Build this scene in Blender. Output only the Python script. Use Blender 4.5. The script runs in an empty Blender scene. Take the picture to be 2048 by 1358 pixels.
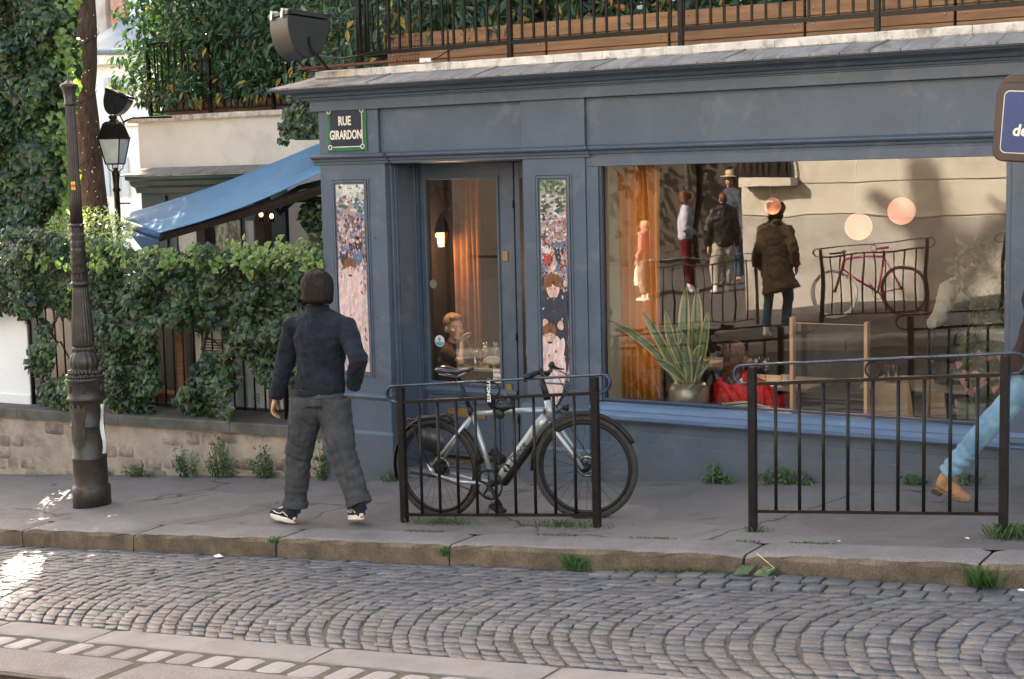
import bpy, math, random
import numpy as np
from mathutils import Vector, Matrix, noise
random.seed(7); rng = np.random.default_rng(7)
R = math.radians
# ---------------- camera, light, exposure ----------------
FPX = 3000.0; YAW = R(31.43); PITCH = R(6.334); ROLL = R(-1.379)
CAM = np.array([6.0, -9.6, 2.343])
_fw = np.array([-math.sin(YAW)*math.cos(PITCH), math.cos(YAW)*math.cos(PITCH), -math.sin(PITCH)])
_r0 = np.array([math.cos(YAW), math.sin(YAW), 0.0]); _u0 = np.cross(_r0, _fw)
_r = _r0*math.cos(ROLL)+_u0*math.sin(ROLL); _u = -_r0*math.sin(ROLL)+_u0*math.cos(ROLL)
def at(px, py, Y):
    """photo pixel (2048 x 1358) -> point in the vertical plane y = Y"""
    d = _fw + _r*(px-1024)/FPX + _u*(679-py)/FPX
    return Vector((CAM + d*(Y-CAM[1])/d[1]).tolist())
def mr(px, py, Y):
    """photo pixel seen mirrored in the shop window -> real point at y = -Y"""
    p = at(px, py, Y); return Vector((p.x, -p.y, p.z))
sc = bpy.context.scene
cam = bpy.data.objects.new('camera', bpy.data.cameras.new('camera')); sc.collection.objects.link(cam)
cam.data.sensor_width = 36; cam.data.lens = FPX/2048*36; cam.data.clip_end = 600; cam.data.clip_start = 0.05
cam.matrix_world = Matrix(((_r[0], _u[0], -_fw[0], CAM[0]), (_r[1], _u[1], -_fw[1], CAM[1]), (_r[2], _u[2], -_fw[2], CAM[2]), (0, 0, 0, 1)))
sc.camera = cam
SUN_AZ = -40.0; SUN_EL = 33.0       # azimuth from +y towards +x
wd = bpy.data.worlds.new('World'); sc.world = wd; wd.use_nodes = True
nt = wd.node_tree; bg = nt.nodes['Background']
sky = nt.nodes.new('ShaderNodeTexSky'); sky.sky_type = 'NISHITA'; sky.sun_disc = False
sky.sun_elevation = R(SUN_EL); sky.sun_rotation = R(SUN_AZ); sky.dust_density = 2.5; sky.air_density = 1.0
wb = nt.nodes.new('ShaderNodeMix'); wb.data_type = 'RGBA'; wb.blend_type = 'MULTIPLY'; wb.inputs[0].default_value = 1
wb.inputs[7].default_value = (1.0, 0.825, 0.635, 1)
nt.links.new(sky.outputs[0], wb.inputs[6]); nt.links.new(wb.outputs[2], bg.inputs[0]); bg.inputs[1].default_value = 0.15
sl = bpy.data.lights.new('sun', 'SUN'); sl.energy = 4.8; sl.angle = R(0.45); sl.color = (1.0, 0.88, 0.72)
so = bpy.data.objects.new('sun', sl); sc.collection.objects.link(so)
sd = Vector((math.sin(R(SUN_AZ))*math.cos(R(SUN_EL)), math.cos(R(SUN_AZ))*math.cos(R(SUN_EL)), math.sin(R(SUN_EL))))
so.rotation_euler = sd.to_track_quat('Z', 'Y').to_euler(); so.location = (0, 0, 30)
vs = sc.view_settings; vs.view_transform = 'Standard'; vs.look = 'None'; vs.gamma = 1; vs.use_curve_mapping = False; vs.exposure = 2.85
sc.cycles.max_bounces = 8; sc.cycles.transparent_max_bounces = 12; sc.cycles.diffuse_bounces = 3
# ---------------- helpers ----------------
C = sc.collection
def link(name, me, parent=None, mats=()):
    o = bpy.data.objects.new(name, me); C.objects.link(o)
    if parent is not None: o.parent = parent
    for m in mats:
        if m is not None: me.materials.append(m)
    return o
def tag(o, label=None, cat=None, group=None, kind=None):
    if label: o['label'] = label
    if cat: o['category'] = cat
    if group: o['group'] = group
    if kind: o['kind'] = kind
    return o
def thing(name, label, cat, group=None, loc=None):
    o = bpy.data.objects.new(name, None); C.objects.link(o); o.empty_display_size = .1
    return tag(o, label, cat, group)
def setbase(t, loc):
    """put an Empty at the thing's base without moving its parts"""
    bpy.context.view_layer.update()
    L = Vector(loc); t.location = L
    for c in t.children: c.location = c.location - L
def struct(o): o['kind'] = 'structure'; return o
class MB:
    def __init__(s): s.v = []; s.f = []; s.sm = []
    def add(s, vs, fs, smooth=False):
        n = len(s.v); s.v += [tuple(v) for v in vs]; s.f += [tuple(i+n for i in f) for f in fs]; s.sm += [smooth]*len(fs); return s
    def box(s, lo, hi, M=None, ch=0.0):
        x0, y0, z0 = lo; x1, y1, z1 = hi
        if ch:
            vs = []; 
            for sx, X in ((-1, x0), (1, x1)):
                for sy, Y in ((-1, y0), (1, y1)):
                    for sz, Z in ((-1, z0), (1, z1)):
                        vs += [(X, Y-sy*ch, Z-sz*ch), (X-sx*ch, Y, Z-sz*ch), (X-sx*ch, Y-sy*ch, Z)]
            def I(a, b, c, k): return ((a*2+b)*2+c)*3+k
            fs = []
            for a in (0, 1):
                q = [I(a, 0, 0, 0), I(a, 0, 1, 0), I(a, 1, 1, 0), I(a, 1, 0, 0)]; fs.append(q if a == 0 else q[::-1])
                q = [I(0, a, 0, 1), I(1, a, 0, 1), I(1, a, 1, 1), I(0, a, 1, 1)]; fs.append(q if a == 0 else q[::-1])
                q = [I(0, 0, a, 2), I(0, 1, a, 2), I(1, 1, a, 2), I(1, 0, a, 2)]; fs.append(q if a == 0 else q[::-1])
            for a in (0, 1):
                for b in (0, 1):
                    fs.append([I(a, b, 0, 0), I(a, b, 0, 1), I(a, b, 1, 1), I(a, b, 1, 0)])
                    fs.append([I(a, 0, b, 0), I(a, 0, b, 2), I(a, 1, b, 2), I(a, 1, b, 0)])
                    fs.append([I(0, a, b, 1), I(0, a, b, 2), I(1, a, b, 2), I(1, a, b, 1)])
                    for c in (0, 1): fs.append([I(a, b, c, 0), I(a, b, c, 1), I(a, b, c, 2)])
        else:
            vs = [(x, y, z) for x in (x0, x1) for y in (y0, y1) for z in (z0, z1)]
            fs = [(0, 1, 3, 2), (4, 6, 7, 5), (0, 4, 5, 1), (2, 3, 7, 6), (0, 2, 6, 4), (1, 5, 7, 3)]
        if M is not None: vs = [M @ Vector(v) for v in vs]
        return s.add(vs, fs)
    def hexa(s, b, t):
        """box between bottom quad b and top quad t (4 points each)"""
        return s.add(list(b)+list(t), [(3, 2, 1, 0), (4, 5, 6, 7), (0, 1, 5, 4), (1, 2, 6, 5), (2, 3, 7, 6), (3, 0, 4, 7)])
    def sweep(s, pts, ra, rb=None, side=None, n=10, cap=True, smooth=True, closed=False, twist=0):
        pts = [Vector(p) for p in pts]; k = len(pts)
        ra = ra if isinstance(ra, (list, tuple)) else [ra]*k
        rb = ra if rb is None else (rb if isinstance(rb, (list, tuple)) else [rb]*k)
        vs = []; prev = Vector(side) if side is not None else None
        for i in range(k):
            if closed: t = pts[(i+1) % k]-pts[i-1]
            else: t = pts[min(i+1, k-1)]-pts[max(i-1, 0)]
            if t.length < 1e-9: t = Vector((0, 0, 1))
            t.normalize()
            if prev is None: prev = t.orthogonal()
            a = prev - t*prev.dot(t)
            if a.length < 1e-6: a = t.orthogonal()
            a.normalize(); b = t.cross(a)
            if side is None: prev = a
            for j in range(n):
                th = 2*math.pi*j/n+twist
                vs.append(pts[i]+a*(ra[i]*math.cos(th))+b*(rb[i]*math.sin(th)))
        fs = []
        for i in range(k if closed else k-1):
            i2 = (i+1) % k
            for j in range(n): fs.append((i*n+j, i*n+(j+1) % n, i2*n+(j+1) % n, i2*n+j))
        if cap and not closed: fs += [tuple(range(n-1, -1, -1)), tuple(range((k-1)*n, k*n))]
        return s.add(vs, fs, smooth)
    def lathe(s, prof, c=(0, 0, 0), n=24, mod=None, smooth=True, cap=True):
        """prof: list (r, z); mod(theta, i)->radius factor"""
        vs = []
        for i, (r, z) in enumerate(prof):
            for j in range(n):
                th = 2*math.pi*j/n; q = r*(mod(th, i) if mod else 1)
                vs.append((c[0]+q*math.cos(th), c[1]+q*math.sin(th), c[2]+z))
        fs = [(i*n+j, i*n+(j+1) % n, (i+1)*n+(j+1) % n, (i+1)*n+j) for i in range(len(prof)-1) for j in range(n)]
        if cap: fs += [tuple(range(n-1, -1, -1)), tuple(range((len(prof)-1)*n, len(prof)*n))]
        return s.add(vs, fs, smooth)
    def ell(s, c, r, M=None, n=14, m=9):
        vs = []; c = Vector(c)
        for i in range(1, m):
            ph = math.pi*i/m
            for j in range(n):
                th = 2*math.pi*j/n
                v = Vector((r[0]*math.sin(ph)*math.cos(th), r[1]*math.sin(ph)*math.sin(th), r[2]*math.cos(ph)))
                vs.append(c+(M @ v if M is not None else v))
        a = Vector((0, 0, r[2])); 
        if M is not None: a = M @ a
        vs += [c+a, c-a]; T = len(vs)-2
        fs = [(i*n+j, (i+1)*n+j, (i+1)*n+(j+1) % n, i*n+(j+1) % n) for i in range(m-2) for j in range(n)]
        fs += [(T, j, (j+1) % n) for j in range(n)]+[(T+1, (m-2)*n+(j+1) % n, (m-2)*n+j) for j in range(n)]
        return s.add(vs, fs, True)
    def prism(s, poly, y0, y1, M=None):
        """poly of (x, z) extruded from y0 (front) to y1"""
        n = len(poly); vs = [(x, y0, z) for x, z in poly]+[(x, y1, z) for x, z in poly]
        if M is not None: vs = [M @ Vector(v) for v in vs]
        fs = [tuple(range(n)), tuple(range(2*n-1, n-1, -1))]+[(i, i+n, (i+1) % n+n, (i+1) % n) for i in range(n)]
        return s.add(vs, fs)
    def profx(s, prof, x0, x1, mit0=0, mit1=0, smooth=False):
        """closed profile of (y, z) extruded along x; mitred ends: x shifts by mit*y"""
        n = len(prof); vs = [(x0+mit0*y, y, z) for y, z in prof]+[(x1+mit1*y, y, z) for y, z in prof]
        fs = [tuple(range(n)), tuple(range(2*n-1, n-1, -1))]+[(i, (i+1) % n, (i+1) % n+n, i+n)[::-1] for i in range(n)]
        return s.add(vs, fs, smooth)
    def profy(s, prof, y0, y1, mit0=0, mit1=0):
        """closed profile of (x, z) extruded along y"""
        n = len(prof); vs = [(x, y0+mit0*x, z) for x, z in prof]+[(x, y1+mit1*x, z) for x, z in prof]
        fs = [tuple(range(n)), tuple(range(2*n-1, n-1, -1))]+[(i, i+n, (i+1) % n+n, (i+1) % n) for i in range(n)]
        return s.add(vs, fs)
    def mesh(s, name, fix=True):
        me = bpy.data.meshes.new(name); me.from_pydata(s.v, [], s.f)
        me.polygons.foreach_set('use_smooth', s.sm)
        if fix:
            import bmesh
            b = bmesh.new(); b.from_mesh(me); bmesh.ops.recalc_face_normals(b, faces=b.faces); b.to_mesh(me); b.free()
        me.update(); return me
    def build(s, name, mat, parent=None, bev=0, seg=2, **k):
        o = link(name, s.mesh(name), parent, [mat])
        if bev:
            m = o.modifiers.new('bevel', 'BEVEL'); m.width = bev; m.segments = seg; m.limit_method = 'ANGLE'; m.angle_limit = R(40)
            m.harden_normals = False
        if k: tag(o, **k)
        return o
def bulk(name, V, faces, mat, parent=None, smooth=False):
    """V: (N, n, 3) many copies of one template, joined in one mesh"""
    N, n, _ = V.shape; L = len(faces[0]); F = np.array(faces)
    allf = (F[None]+(np.arange(N)*n)[:, None, None]).reshape(-1, L)
    me = bpy.data.meshes.new(name); me.vertices.add(N*n); me.vertices.foreach_set('co', V.reshape(-1).astype(np.float32))
    me.loops.add(allf.size); me.loops.foreach_set('vertex_index', allf.reshape(-1).astype(np.int32))
    me.polygons.add(len(allf)); me.polygons.foreach_set('loop_start', (np.arange(len(allf))*L).astype(np.int32))
    me.polygons.foreach_set('use_smooth', np.full(len(allf), smooth))
    me.update(calc_edges=True); me.validate()
    return link(name, me, parent, [mat])
def copy_tree(o, parent=None):
    c = o.copy(); C.objects.link(c); c.parent = parent
    for ch in list(o.children): copy_tree(ch, c)
    return c
def text(name, s, size, mat, M, parent=None, ext=0.001, off=0.0, xs=1.0, align='CENTER', shear=0):
    cu = bpy.data.curves.new(name, 'FONT'); cu.body = s; cu.size = size; cu.extrude = ext; cu.offset = off
    cu.align_x = align; cu.align_y = 'CENTER'; cu.resolution_u = 3; cu.shear = shear
    t = bpy.data.objects.new('tmp', cu); C.objects.link(t)
    dg = bpy.context.evaluated_depsgraph_get(); me = bpy.data.meshes.new_from_object(t.evaluated_get(dg)); bpy.data.objects.remove(t)
    me.transform(Matrix.Diagonal((xs, 1, 1, 1))); me.transform(M); me.materials.clear()
    o = link(name, me, parent, [mat]); return o
FRONT = Matrix(((1, 0, 0, 0), (0, 0, -1, 0), (0, 1, 0, 0), (0, 0, 0, 1)))   # text plane facing -y
# ---------------- materials ----------------
def node(nt, t, **k):
    n = nt.nodes.new(t)
    for a, v in k.items():
        if hasattr(n, a) and not isinstance(v, tuple): setattr(n, a, v)
        else: n.inputs[a].default_value = v
    return n
def ramp(nt, fac, stops, interp='LINEAR'):
    r = nt.nodes.new('ShaderNodeValToRGB'); r.color_ramp.interpolation = interp
    e = r.color_ramp.elements
    while len(e) < len(stops): e.new(0.5)
    for i, (p, c) in enumerate(stops): e[i].position = p; e[i].color = (c[0], c[1], c[2], 1) if len(c) == 3 else c
    nt.links.new(fac, r.inputs[0]); return r
def mixc(nt, fac, a, b, mode='MIX'):
    m = nt.nodes.new('ShaderNodeMix'); m.data_type = 'RGBA'; m.blend_type = mode
    for s, i in ((fac, 0), (a, 6), (b, 7)):
        if isinstance(s, (int, float)): m.inputs[i].default_value = s
        elif isinstance(s, (tuple, list)): m.inputs[i].default_value = (s[0], s[1], s[2], 1)
        else: nt.links.new(s, m.inputs[i])
    return m.outputs[2]
def base(name, rough=0.6, metal=0.0):
    m = bpy.data.materials.new(name); m.use_nodes = True; nt = m.node_tree; b = nt.nodes['Principled BSDF']
    b.inputs['Roughness'].default_value = rough; b.inputs['Metallic'].default_value = metal
    return m, nt, b
def coords(nt, scale=(1, 1, 1)):
    g = nt.nodes.new('ShaderNodeNewGeometry'); mp = nt.nodes.new('ShaderNodeMapping'); mp.inputs['Scale'].default_value = scale
    nt.links.new(g.outputs['Position'], mp.inputs[0]); return mp.outputs[0]
def nz(nt, vec, scale, detail=6, rough=0.6, dist=0.0):
    n = node(nt, 'ShaderNodeTexNoise'); n.inputs['Scale'].default_value = scale; n.inputs['Detail'].default_value = detail
    n.inputs['Roughness'].default_value = rough; n.inputs['Distortion'].default_value = dist; nt.links.new(vec, n.inputs['Vector']); return n.outputs[0]
def bump(nt, b, h, dist=0.005, strength=0.6, prev=None):
    bp = nt.nodes.new('ShaderNodeBump'); bp.inputs['Distance'].default_value = dist; bp.inputs['Strength'].default_value = strength
    nt.links.new(h, bp.inputs['Height'])
    if prev is not None: nt.links.new(prev, bp.inputs['Normal'])
    nt.links.new(bp.outputs[0], b.inputs['Normal']); return bp.outputs[0]
def M_(name, c1, c2=None, rough=0.6, scale=4, metal=0.0, bs=60, bd=0.001, stretch=(1, 1, 1), dirt=None, dirt_amt=0.5, dscale=2.5, lo=.35, hi=.65, rv=0.0, island=0.0, spec=None):
    m, nt, b = base(name, rough, metal); v = coords(nt, stretch)
    col = ramp(nt, nz(nt, v, scale), [(lo, c1), (hi, c2 or [x*1.15 for x in c1])]).outputs[0]
    if dirt is not None:
        f = ramp(nt, nz(nt, v, dscale, 9, 0.7, .4), [(1-dirt_amt-.12, (0, 0, 0)), (1-dirt_amt+.12, (1, 1, 1))]).outputs[0]
        col = mixc(nt, f, col, dirt)
    if island:
        g = nt.nodes.new('ShaderNodeNewGeometry'); oi = nt.nodes.new('ShaderNodeObjectInfo')
        ad = node(nt, 'ShaderNodeMath', operation='ADD'); nt.links.new(g.outputs['Random Per Island'], ad.inputs[0]); nt.links.new(oi.outputs['Random'], ad.inputs[1])
        fr = node(nt, 'ShaderNodeMath', operation='FRACT'); nt.links.new(ad.outputs[0], fr.inputs[0])
        mr_ = node(nt, 'ShaderNodeMapRange'); mr_.inputs[3].default_value = 1-island; mr_.inputs[4].default_value = 1+island; nt.links.new(fr.outputs[0], mr_.inputs[0])
        cm = nt.nodes.new('ShaderNodeVectorMath'); cm.operation = 'SCALE'; nt.links.new(col, cm.inputs[0]); nt.links.new(mr_.outputs[0], cm.inputs[3]); col = cm.outputs[0]
    nt.links.new(col, b.inputs['Base Color'])
    if bd: bump(nt, b, nz(nt, v, bs, 5), bd, .7)
    if rv:
        rr = node(nt, 'ShaderNodeMapRange'); rr.inputs[3].default_value = max(rough-rv, .02); rr.inputs[4].default_value = rough+rv
        nt.links.new(nz(nt, v, scale*3), rr.inputs[0]); nt.links.new(rr.outputs[0], b.inputs['Roughness'])
    if spec is not None: b.inputs['Specular IOR Level'].default_value = spec
    return m
def emit(name, col, s):
    m, nt, b = base(name, .4); b.inputs['Base Color'].default_value = (*col, 1); b.inputs['Emission Color'].default_value = (*col, 1); b.inputs['Emission Strength'].default_value = s; return m
PAINT = M_('blue_grey_paint', (.066, .083, .112), (.082, .101, .132), .42, 2.5, bs=120, bd=.0006, rv=.1, dirt=(.10, .113, .135), dirt_amt=.32, dscale=3.5)
def paint_mat():
    m, nt, b = base('blue_grey_paint', .42); v = coords(nt)
    c = ramp(nt, nz(nt, v, 2.2, 6), [(.35, (.061, .080, .113)), (.65, (.078, .100, .137))]).outputs[0]
    # faded patches, vertical dribbles, chips and splash dirt near the street
    f = ramp(nt, nz(nt, v, 3.1, 9, .7, .5), [(.54, (0, 0, 0)), (.68, (1, 1, 1))]).outputs[0]; c = mixc(nt, f, c, (.112, .125, .15))
    v2 = coords(nt, (14, 14, .7)); f = ramp(nt, nz(nt, v2, 1.6, 5, .6), [(.60, (0, 0, 0)), (.74, (.45, .45, .45))]).outputs[0]; c = mixc(nt, f, c, (.05, .056, .062))
    f = ramp(nt, nz(nt, v, 34, 4, .8), [(.705, (0, 0, 0)), (.72, (1, 1, 1))]).outputs[0]; g2 = ramp(nt, nz(nt, v, 1.4, 3), [(.5, (0, 0, 0)), (.6, (1, 1, 1))]).outputs[0]
    f = mixc(nt, 1, f, g2, 'MULTIPLY'); c = mixc(nt, f, c, (.24, .24, .23))
    g = nt.nodes.new('ShaderNodeNewGeometry'); sx = nt.nodes.new('ShaderNodeSeparateXYZ'); nt.links.new(g.outputs['Position'], sx.inputs[0])
    mu = node(nt, 'ShaderNodeMath', operation='MULTIPLY_ADD'); mu.inputs[1].default_value = -.08; nt.links.new(sx.outputs[0], mu.inputs[0]); nt.links.new(sx.outputs[2], mu.inputs[2])
    mr_ = node(nt, 'ShaderNodeMapRange'); mr_.inputs[1].default_value = 0; mr_.inputs[2].default_value = .38; mr_.inputs[3].default_value = .75; mr_.inputs[4].default_value = 0; nt.links.new(mu.outputs[0], mr_.inputs[0])
    sp = ramp(nt, nz(nt, v, 7, 9, .75), [(.38, (.15, .15, .15)), (.62, (1, 1, 1))]).outputs[0]; f = mixc(nt, 1, mr_.outputs[0], sp, 'MULTIPLY'); c = mixc(nt, f, c, (.115, .10, .088))
    nt.links.new(c, b.inputs['Base Color'])
    rr = node(nt, 'ShaderNodeMapRange'); rr.inputs[3].default_value = .30; rr.inputs[4].default_value = .58; nt.links.new(nz(nt, v, 6, 6), rr.inputs[0]); nt.links.new(rr.outputs[0], b.inputs['Roughness'])
    bp = bump(nt, b, nz(nt, coords(nt, (3, 3, 30)), 18, 4), .0006, .6); bump(nt, b, nz(nt, v, 3, 3), .004, .5, bp); return m
PAINT = paint_mat()
PAINT_SILL = M_('worn_blue_sill_paint', (.075, .115, .19), (.10, .15, .24), .38, 3, bs=90, bd=.0012, rv=.12, stretch=(.5, 3, 3), dirt=(.20, .23, .27), dirt_amt=.33, dscale=6)
TEAL = M_('dark_teal_paint', (.018, .045, .05), (.025, .06, .066), .5, 3, rv=.1)
CREAM = M_('cream_render', (.72, .655, .585), (.79, .72, .65), .9, 3, bs=90, bd=.003, dirt=(.58, .51, .44), dirt_amt=.33, dscale=1.6)
COPING = M_('weathered_cream_coping', (.62, .54, .47), (.72, .64, .56), .9, 6, bs=50, bd=.006, dirt=(.16, .13, .11), dirt_amt=.40, dscale=9, stretch=(1, 1, .6))
SOFFIT = M_('mossy_dark_masonry', (.12, .09, .065), (.2, .15, .11), .95, 5, bs=40, bd=.008)
SLATE = M_('lichened_zinc_slate', (.17, .16, .165), (.27, .255, .25), .6, 7, bs=40, bd=.004, dirt=(.12, .1, .085), dirt_amt=.42, dscale=8, stretch=(1.6, .3, 1), island=.12)
ASPH = None
GRAN = M_('grey_granite', (.130, .125, .128), (.19, .181, .181), .7, 3, bs=160, bd=.003, dirt=(.14, .12, .105), dirt_amt=.36, dscale=4, island=.1)
PALE = M_('pale_granite', (.175, .175, .187), (.22, .22, .232), .55, 5, bs=150, bd=.002, island=.12, dirt=(.24, .22, .21), dirt_amt=.3)
KERBF = None
def cobble_mat():
    m, nt, b = base('basalt_cobble', .38); v = coords(nt); g = nt.nodes.new('ShaderNodeNewGeometry'); oi = nt.nodes.new('ShaderNodeObjectInfo')
    ad = node(nt, 'ShaderNodeMath', operation='ADD'); nt.links.new(g.outputs['Random Per Island'], ad.inputs[0]); nt.links.new(oi.outputs['Random'], ad.inputs[1]); fr = node(nt, 'ShaderNodeMath', operation='FRACT'); nt.links.new(ad.outputs[0], fr.inputs[0])
    c = ramp(nt, fr.outputs[0], [(0, (.050, .056, .070)), (.18, (.098, .098, .106)), (.36, (.072, .080, .098)), (.55, (.122, .116, .118)), (.72, (.085, .088, .100)), (.88, (.142, .138, .144)), (1, (.058, .065, .08))]).outputs[0]
    sp = ramp(nt, nz(nt, v, 60, 6, .75), [(.3, (.6, .6, .6)), (.7, (1.35, 1.35, 1.35))]).outputs[0]; c = mixc(nt, .9, c, sp, 'MULTIPLY')
    d = ramp(nt, nz(nt, v, 1.6, 8, .7), [(.5, (0, 0, 0)), (.68, (.7, .7, .7))]).outputs[0]; c = mixc(nt, d, c, (.088, .082, .076)); nt.links.new(c, b.inputs['Base Color'])
    rr = node(nt, 'ShaderNodeMapRange'); rr.inputs[3].default_value = .26; rr.inputs[4].default_value = .62; nt.links.new(nz(nt, v, 30, 5), rr.inputs[0]); nt.links.new(rr.outputs[0], b.inputs['Roughness'])
    bp = bump(nt, b, nz(nt, v, 34, 5, .6), .010, .8); bump(nt, b, nz(nt, v, 130, 4), .003, .7, bp); return m
COBBLE = cobble_mat()
JOINT = M_('dark_joint_sand', (.055, .047, .037), (.09, .078, .06), .95, 18, bs=120, bd=.006, dirt=(.04, .06, .025), dirt_amt=.3, dscale=5)
IRON = M_('black_brown_iron_paint', (.008, .007, .0065), (.018, .014, .012), .36, 20, metal=.0, bs=70, bd=.0012, rv=.12, dirt=(.05, .029, .018), dirt_amt=.22, dscale=14, spec=.22)
IRONT = M_('rail_worn_blue_steel', (.02, .03, .045), (.05, .07, .10), .3, 12, metal=.5, bs=60, bd=.001, rv=.1, stretch=(.3, 1, 1))
LAMPM = M_('brown_cast_iron', (.022, .016, .013), (.042, .031, .026), .42, 12, bs=60, bd=.002, rv=.12, dirt=(.085, .055, .038), dirt_amt=.33, dscale=7)
BLACK = M_('black_plastic', (.007, .007, .008), (.013, .013, .014), .45, 9, bs=100, bd=.0006, spec=.3)
RUBBER = M_('tyre_rubber', (.022, .019, .016), (.045, .038, .031), .8, 25, bs=120, bd=.002)
SILVER = M_('silver_frame_paint', (.36, .38, .39), (.43, .45, .46), .3, 5, metal=.55, bd=0)
STEEL = M_('steel', (.35, .33, .31), (.45, .43, .41), .3, 20, metal=1, bd=0)
WOODP = M_('oiled_planter_wood', (.24, .115, .05), (.36, .185, .085), .6, 5, bs=70, bd=.002, stretch=(.6, 4, 8), island=.12, dirt=(.12, .06, .03), dirt_amt=.33, dscale=1.8)
WOODD = M_('dark_stained_wood', (.02, .014, .01), (.035, .024, .017), .5, 6, stretch=(3, 3, .5))
WOODL = M_('pale_birch_wood', (.78, .45, .29), (.85, .52, .35), .55, 5, stretch=(5, 5, .6))
WOODB = M_('brown_board', (.33, .2, .11), (.42, .26, .15), .6, 4, stretch=(4, 4, .8))
BARK = M_('ivy_bark', (.055, .034, .022), (.14, .085, .055), .9, 16, bs=30, bd=.02, stretch=(2, 2, .5))
STONE = M_('rubble_stone', (.22, .165, .125), (.38, .295, .23), .9, 9, bs=35, bd=.02, island=.16, dirt=(.09, .075, .065), dirt_amt=.40, dscale=3.5)
MORTAR = M_('patchy_mortar', (.30, .24, .19), (.42, .34, .27), .95, 6, bs=50, bd=.01, dirt=(.09, .075, .065), dirt_amt=.36, dscale=3)
BRICKM = M_('faded_red_brick', (.38, .19, .15), (.5, .29, .24), .9, 2, bs=20, bd=.01)
WHITEW = M_('white_wall_paint', (.74, .73, .72), (.80, .79, .78), .9, 1.2, bs=20, bd=.004)
ROOFB = M_('blue_grey_roof', (.16, .20, .25), (.22, .26, .31), .6, 2)
WHITEP = M_('white_plastic', (.62, .60, .56), (.7, .68, .64), .5, 8)
def leafmat(name, cols, rough=.35, trans=.25, vein=True):
    m, nt, b = base(name, rough); g = nt.nodes.new('ShaderNodeNewGeometry'); v = coords(nt)
    n = len(cols); r = ramp(nt, g.outputs['Random Per Island'], [(i/(n-1), c) for i, c in enumerate(cols)])
    c = mixc(nt, .35, r.outputs[0], ramp(nt, nz(nt, v, 5), [(.35, (.3, .3, .3)), (.65, (1, 1, 1))]).outputs[0], 'MULTIPLY')
    nt.links.new(c, b.inputs['Base Color']); bump(nt, b, nz(nt, v, 60), .003, .5)
    tr = nt.nodes.new('ShaderNodeBsdfTranslucent'); c2 = mixc(nt, 1.0, c, (1.5, 1.7, .7), 'MULTIPLY'); nt.links.new(c2, tr.inputs[0])
    mx = nt.nodes.new('ShaderNodeMixShader'); mx.inputs[0].default_value = trans
    nt.links.new(b.outputs[0], mx.inputs[1]); nt.links.new(tr.outputs[0], mx.inputs[2]); nt.links.new(mx.outputs[0], nt.nodes['Material Output'].inputs[0]); return m
IVY = leafmat('ivy_leaf', [(.010, .026, .013), (.018, .046, .020), (.026, .066, .024), (.040, .085, .03), (.065, .12, .034), (.11, .17, .045), (.020, .045, .020), (.014, .034, .018), (.10, .07, .03)], rough=.3, trans=.34)
IVY_SUNNY = leafmat('sun_toned_ivy_leaf', [(.12, .20, .045), (.18, .27, .07), (.23, .32, .09)], trans=.35)  # yellow green stands in for sun on the ivy
LAUREL = leafmat('laurel_leaf', [(.018, .045, .022), (.03, .075, .034), (.04, .10, .042), (.06, .13, .05), (.025, .06, .035), (.08, .15, .05)], rough=.25)
LAURELY = leafmat('yellow_laurel_leaf', [(.5, .30, .04), (.42, .33, .06), (.5, .17, .03)])
SHRUB = leafmat('pale_flowering_shrub', [(.16, .26, .08), (.28, .36, .14), (.5, .5, .3)], trans=.35)
WEED = leafmat('weed_leaf', [(.04, .085, .03), (.07, .13, .04), (.10, .16, .06)], trans=.3)
DARKTREE = leafmat('shaded_tree_leaf', [(.01, .02, .01), (.02, .035, .015), (.015, .03, .012)], trans=.1)  # leaf colour darkened to stand for shade
def glassmat(name, refl=.22, tint=(.9, .92, .9), warp=0):
    m, nt, b = base(name); nt.nodes.remove(b)
    t = node(nt, 'ShaderNodeBsdfTransparent'); t.inputs[0].default_value = (*tint, 1)
    g = node(nt, 'ShaderNodeBsdfGlossy'); g.inputs['Roughness'].default_value = 0.0
    if warp:
        bp = nt.nodes.new('ShaderNodeBump'); bp.inputs['Distance'].default_value = warp; bp.inputs['Strength'].default_value = 1.0; nt.links.new(nz(nt, coords(nt), 2.2, 1, .4), bp.inputs['Height']); nt.links.new(bp.outputs[0], g.inputs['Normal'])
    g.inputs[0].default_value = (1, 1, 1, 1)
    fr = node(nt, 'ShaderNodeFresnel'); fr.inputs[0].default_value = 1.5
    ad = node(nt, 'ShaderNodeMath', operation='ADD'); ad.inputs[1].default_value = refl; ad.use_clamp = True; nt.links.new(fr.outputs[0], ad.inputs[0])
    mx = nt.nodes.new('ShaderNodeMixShader'); nt.links.new(ad.outputs[0], mx.inputs[0]); nt.links.new(t.outputs[0], mx.inputs[1]); nt.links.new(g.outputs[0], mx.inputs[2])
    nt.links.new(mx.outputs[0], nt.nodes['Material Output'].inputs[0]); return m
GLASS = glassmat('shop_window_glass', .095, warp=.0013)
GLASSD = glassmat('door_glass', .05)
GLASSW = glassmat('drinking_glass', .12, (.93, .95, .93))
def fabric(name, c1, c2, bs=220, bd=.0006, rough=.9, scale=9):
    m = M_(name, c1, c2, rough, scale, bs=bs, bd=bd, spec=.15); m.node_tree.nodes['Principled BSDF'].inputs['Sheen Weight'].default_value = .03; return m
SKIN = M_('skin', (.48, .26, .17), (.56, .31, .21), .5, 12, bd=0); SKIN.node_tree.nodes['Principled BSDF'].inputs['Subsurface Weight'].default_value = .08
NAVY = fabric('dark_navy_canvas', (.012, .0135, .021), (.020, .022, .032))
GREYT = fabric('washed_black_canvas', (.042, .042, .044), (.068, .068, .070))
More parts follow.
